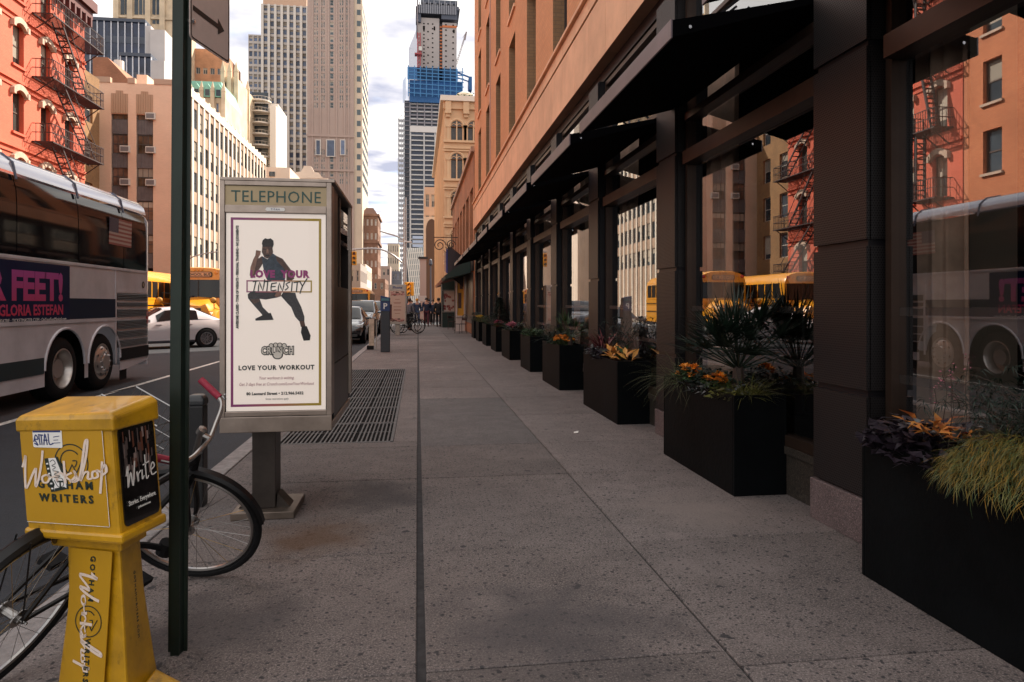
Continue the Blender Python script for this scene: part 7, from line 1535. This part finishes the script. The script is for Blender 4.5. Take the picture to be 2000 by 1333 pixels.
# ================================================================== PEOPLE (walking towards and away beyond the vestibule)
def skin(name, V, E, RAD, mat, parent, sub=2):
    me = bpy.data.meshes.new(name); me.from_pydata(V, E, []); o = bpy.data.objects.new(name, me); COL.objects.link(o)
    sk = o.modifiers.new('s', 'SKIN'); 
    for i, sv in enumerate(me.skin_vertices[0].data): sv.radius = RAD[i] if isinstance(RAD[i], tuple) else (RAD[i], RAD[i]); sv.use_root = i == 0
    s2 = o.modifiers.new('d', 'SUBSURF'); s2.levels = s2.render_levels = sub
    bpy.context.view_layer.update(); dg = bpy.context.evaluated_depsgraph_get(); m2 = bpy.data.meshes.new_from_object(o.evaluated_get(dg)); bpy.data.objects.remove(o); bpy.data.meshes.remove(me)
    m2.materials.clear(); m2.materials.append(mat); m2.name = name; return link(name, m2, parent, smooth=True)
SKIN = [M('skin_light', (.50,.27,.19), .6), M('skin_brown', (.20,.10,.065), .6)]
def person(label, x, y, rz, coat, trs, hair, sk=0, step=.25, h=1.74, longcoat=True, bag=None):
    """faces local -y"""
    t = thing('person', label, 'person', (x,y,0), (0,0,rz), 'people walking beyond the vestibule'); s = h/1.74; R_ = lambda r: r*s
    P = dict(pel=(0,0,.94), sp=(0,.0,1.15), ch=(0,-.01,1.36), nk=(0,-.01,1.49), hd=(0,-.02,1.57), hd2=(0,-.02,1.70), hl=(.10,0,.90), hr=(-.10,0,.90), kl=(.10,-step*.6,.50), kr=(-.10,step*.15,.50), al=(.10,-step*.9,.09), ar=(-.10,step*1.3,.13), tl=(.11,-step*.9-.17,.04), tr=(-.11,step*1.3-.14,.03),
      sl=(.19,0,1.42), sr=(-.19,0,1.42), el=(.25,step*.5,1.14), er=(-.25,-step*.4,1.14), wl=(.26,step*.3-.08,.90), wr=(-.26,-step*.9-.04,.92), fl=(.26,step*.3-.12,.80), fr=(-.26,-step*.9-.10,.82))
    K = list(P); V = [tuple(c*s for c in P[k]) for k in K]; ix = {k:i for i,k in enumerate(K)}
    EE = [('pel','sp'),('sp','ch'),('ch','nk'),('nk','hd'),('hd','hd2'),('pel','hl'),('pel','hr'),('hl','kl'),('hr','kr'),('kl','al'),('kr','ar'),('al','tl'),('ar','tr'),('ch','sl'),('ch','sr'),('sl','el'),('sr','er'),('el','wl'),('er','wr'),('wl','fl'),('wr','fr')]
    rr = dict(pel=(.14,.10), sp=(.13,.095), ch=(.15,.11), nk=.055, hd=.078, hd2=.075, hl=.085, hr=.085, kl=.058, kr=.058, al=.042, ar=.042, tl=.038, tr=.038, sl=.06, sr=.06, el=.043, er=.043, wl=.030, wr=.030, fl=.035, fr=.035)
    skin('body', V, [(ix[a],ix[b_]) for a,b_ in EE], [rr[k] for k in K], SKIN[sk], t)
    def sub(name, keys, edges, grow, mat, over={}):
        jj = {k:i for i,k in enumerate(keys)}; skin(name, [tuple(c*s for c in (over.get(k) or P[k])) for k in keys], [(jj[a],jj[b_]) for a,b_ in edges], [tuple(q+grow for q in (rr[k] if isinstance(rr[k], tuple) else (rr[k],rr[k]))) for k in keys], mat, t)
    sub('trousers', ['pel','hl','hr','kl','kr','al','ar'], [('pel','hl'),('pel','hr'),('hl','kl'),('hr','kr'),('kl','al'),('kr','ar')], .016, trs)
    sub('coat', ['pel','sp','ch','sl','sr','el','er','wl','wr','hl','hr'], [('pel','sp'),('sp','ch'),('ch','sl'),('ch','sr'),('sl','el'),('sr','er'),('el','wl'),('er','wr'),('pel','hl'),('pel','hr')], .028, coat, dict(hl=(.08,-.01,.72 if longcoat else .86), hr=(-.08,.01,.72 if longcoat else .86)))
    for a, c in (('al','tl'),('ar','tr')): sub('shoe', [a,c], [(a,c)], .014, BLACK)
    b = MB(); c = Vector((0,.0,1.675*s)); b.lathe([(.0,.105),(.06,.095),(.098,.05),(.104,.0),(.09,-.06)], 14, mat=Matrix.Translation(c) @ Matrix.Rotation(rad(-14),4,'X')); b.build('hair', hair, t, smooth=True, world=False)
    b = MB(); b.loft([[Vector((q*.016,-.092*s-.0,1.60*s)),Vector((-q*.016,-.092*s,1.60*s)),Vector((0,-.112*s if q == 1 else -.09*s,1.60*s+(.0 if q == 1 else .05)))] for q in (1,.4)]); b.build('nose', SKIN[sk], t, world=False)
    b = MB()
    for sx in (-.03,.03): b.lathe([(0,.004),(.010,.002),(.012,0)], 8, mat=frame((sx*s,-.094*s,1.655*s),(1,0,0),(0,0,1)))
    b.build('eyes', BLACK, t, world=False)
    if bag:
        b = MB(); b.box(.25*s,.36*s,-.16,.16,.42,.74); b.tube([(.30*s,-.1,.74),(.30*s,0,.86),(.30*s,.1,.74)], .008, 5); b.build('bag', bag, t, bevel=.02, world=False)
    return t
CN = M('cloth_navy', (.018,.026,.055), .85); CB = M('cloth_black', (.012,.012,.014), .85); CG = M('cloth_grey', (.14,.14,.16), .85); CD = M('cloth_denim', (.04,.06,.11), .85); CMR = M('cloth_maroon', (.09,.02,.03), .85); HB_ = M('hair_black', (.012,.010,.009), .5); HBR = M('hair_brown', (.06,.03,.018), .5); HY = M('hat_yellow', (.65,.30,.03), .7); CT_ = M('cloth_tan', (.30,.20,.13), .85)
person('person in a navy coat and dark trousers, walking towards us in front of the group', .55, 43.6, 0, CN, CMR, HB_, 0, .28, 1.80)
person('person in a blue jacket and yellow hat beside the navy coat', -.05, 45.2, rad(10), CD, CD, HY, 0, .22, 1.76, False)
person('person in a long black coat closest to the vestibule posters', 1.28, 42.8, rad(170), CB, CB, HB_, 0, .12, 1.78)
person('person in a black jacket standing just behind the black coat', 1.62, 44.8, rad(200), CB, CD, HBR, 1, .10, 1.72, False)
person('person in a dark blue jacket in the middle of the group', 1.0, 46.2, rad(-10), CN, CB, HBR, 0, .24, 1.70, False, BLACK)
person('person in a grey coat glimpsed behind the navy coat', .75, 48.4, rad(5), CG, CB, HB_, 0, .25, 1.74)
person('person in a tan coat far back near the crossing', -.45, 50.5, rad(0), CT_, CB, HBR, 0, .26, 1.70)
person('person in a grey jacket standing by the parked bicycles', -.45, 36.8, rad(150), CG, CB, HBR, 0, .08, 1.70, False)
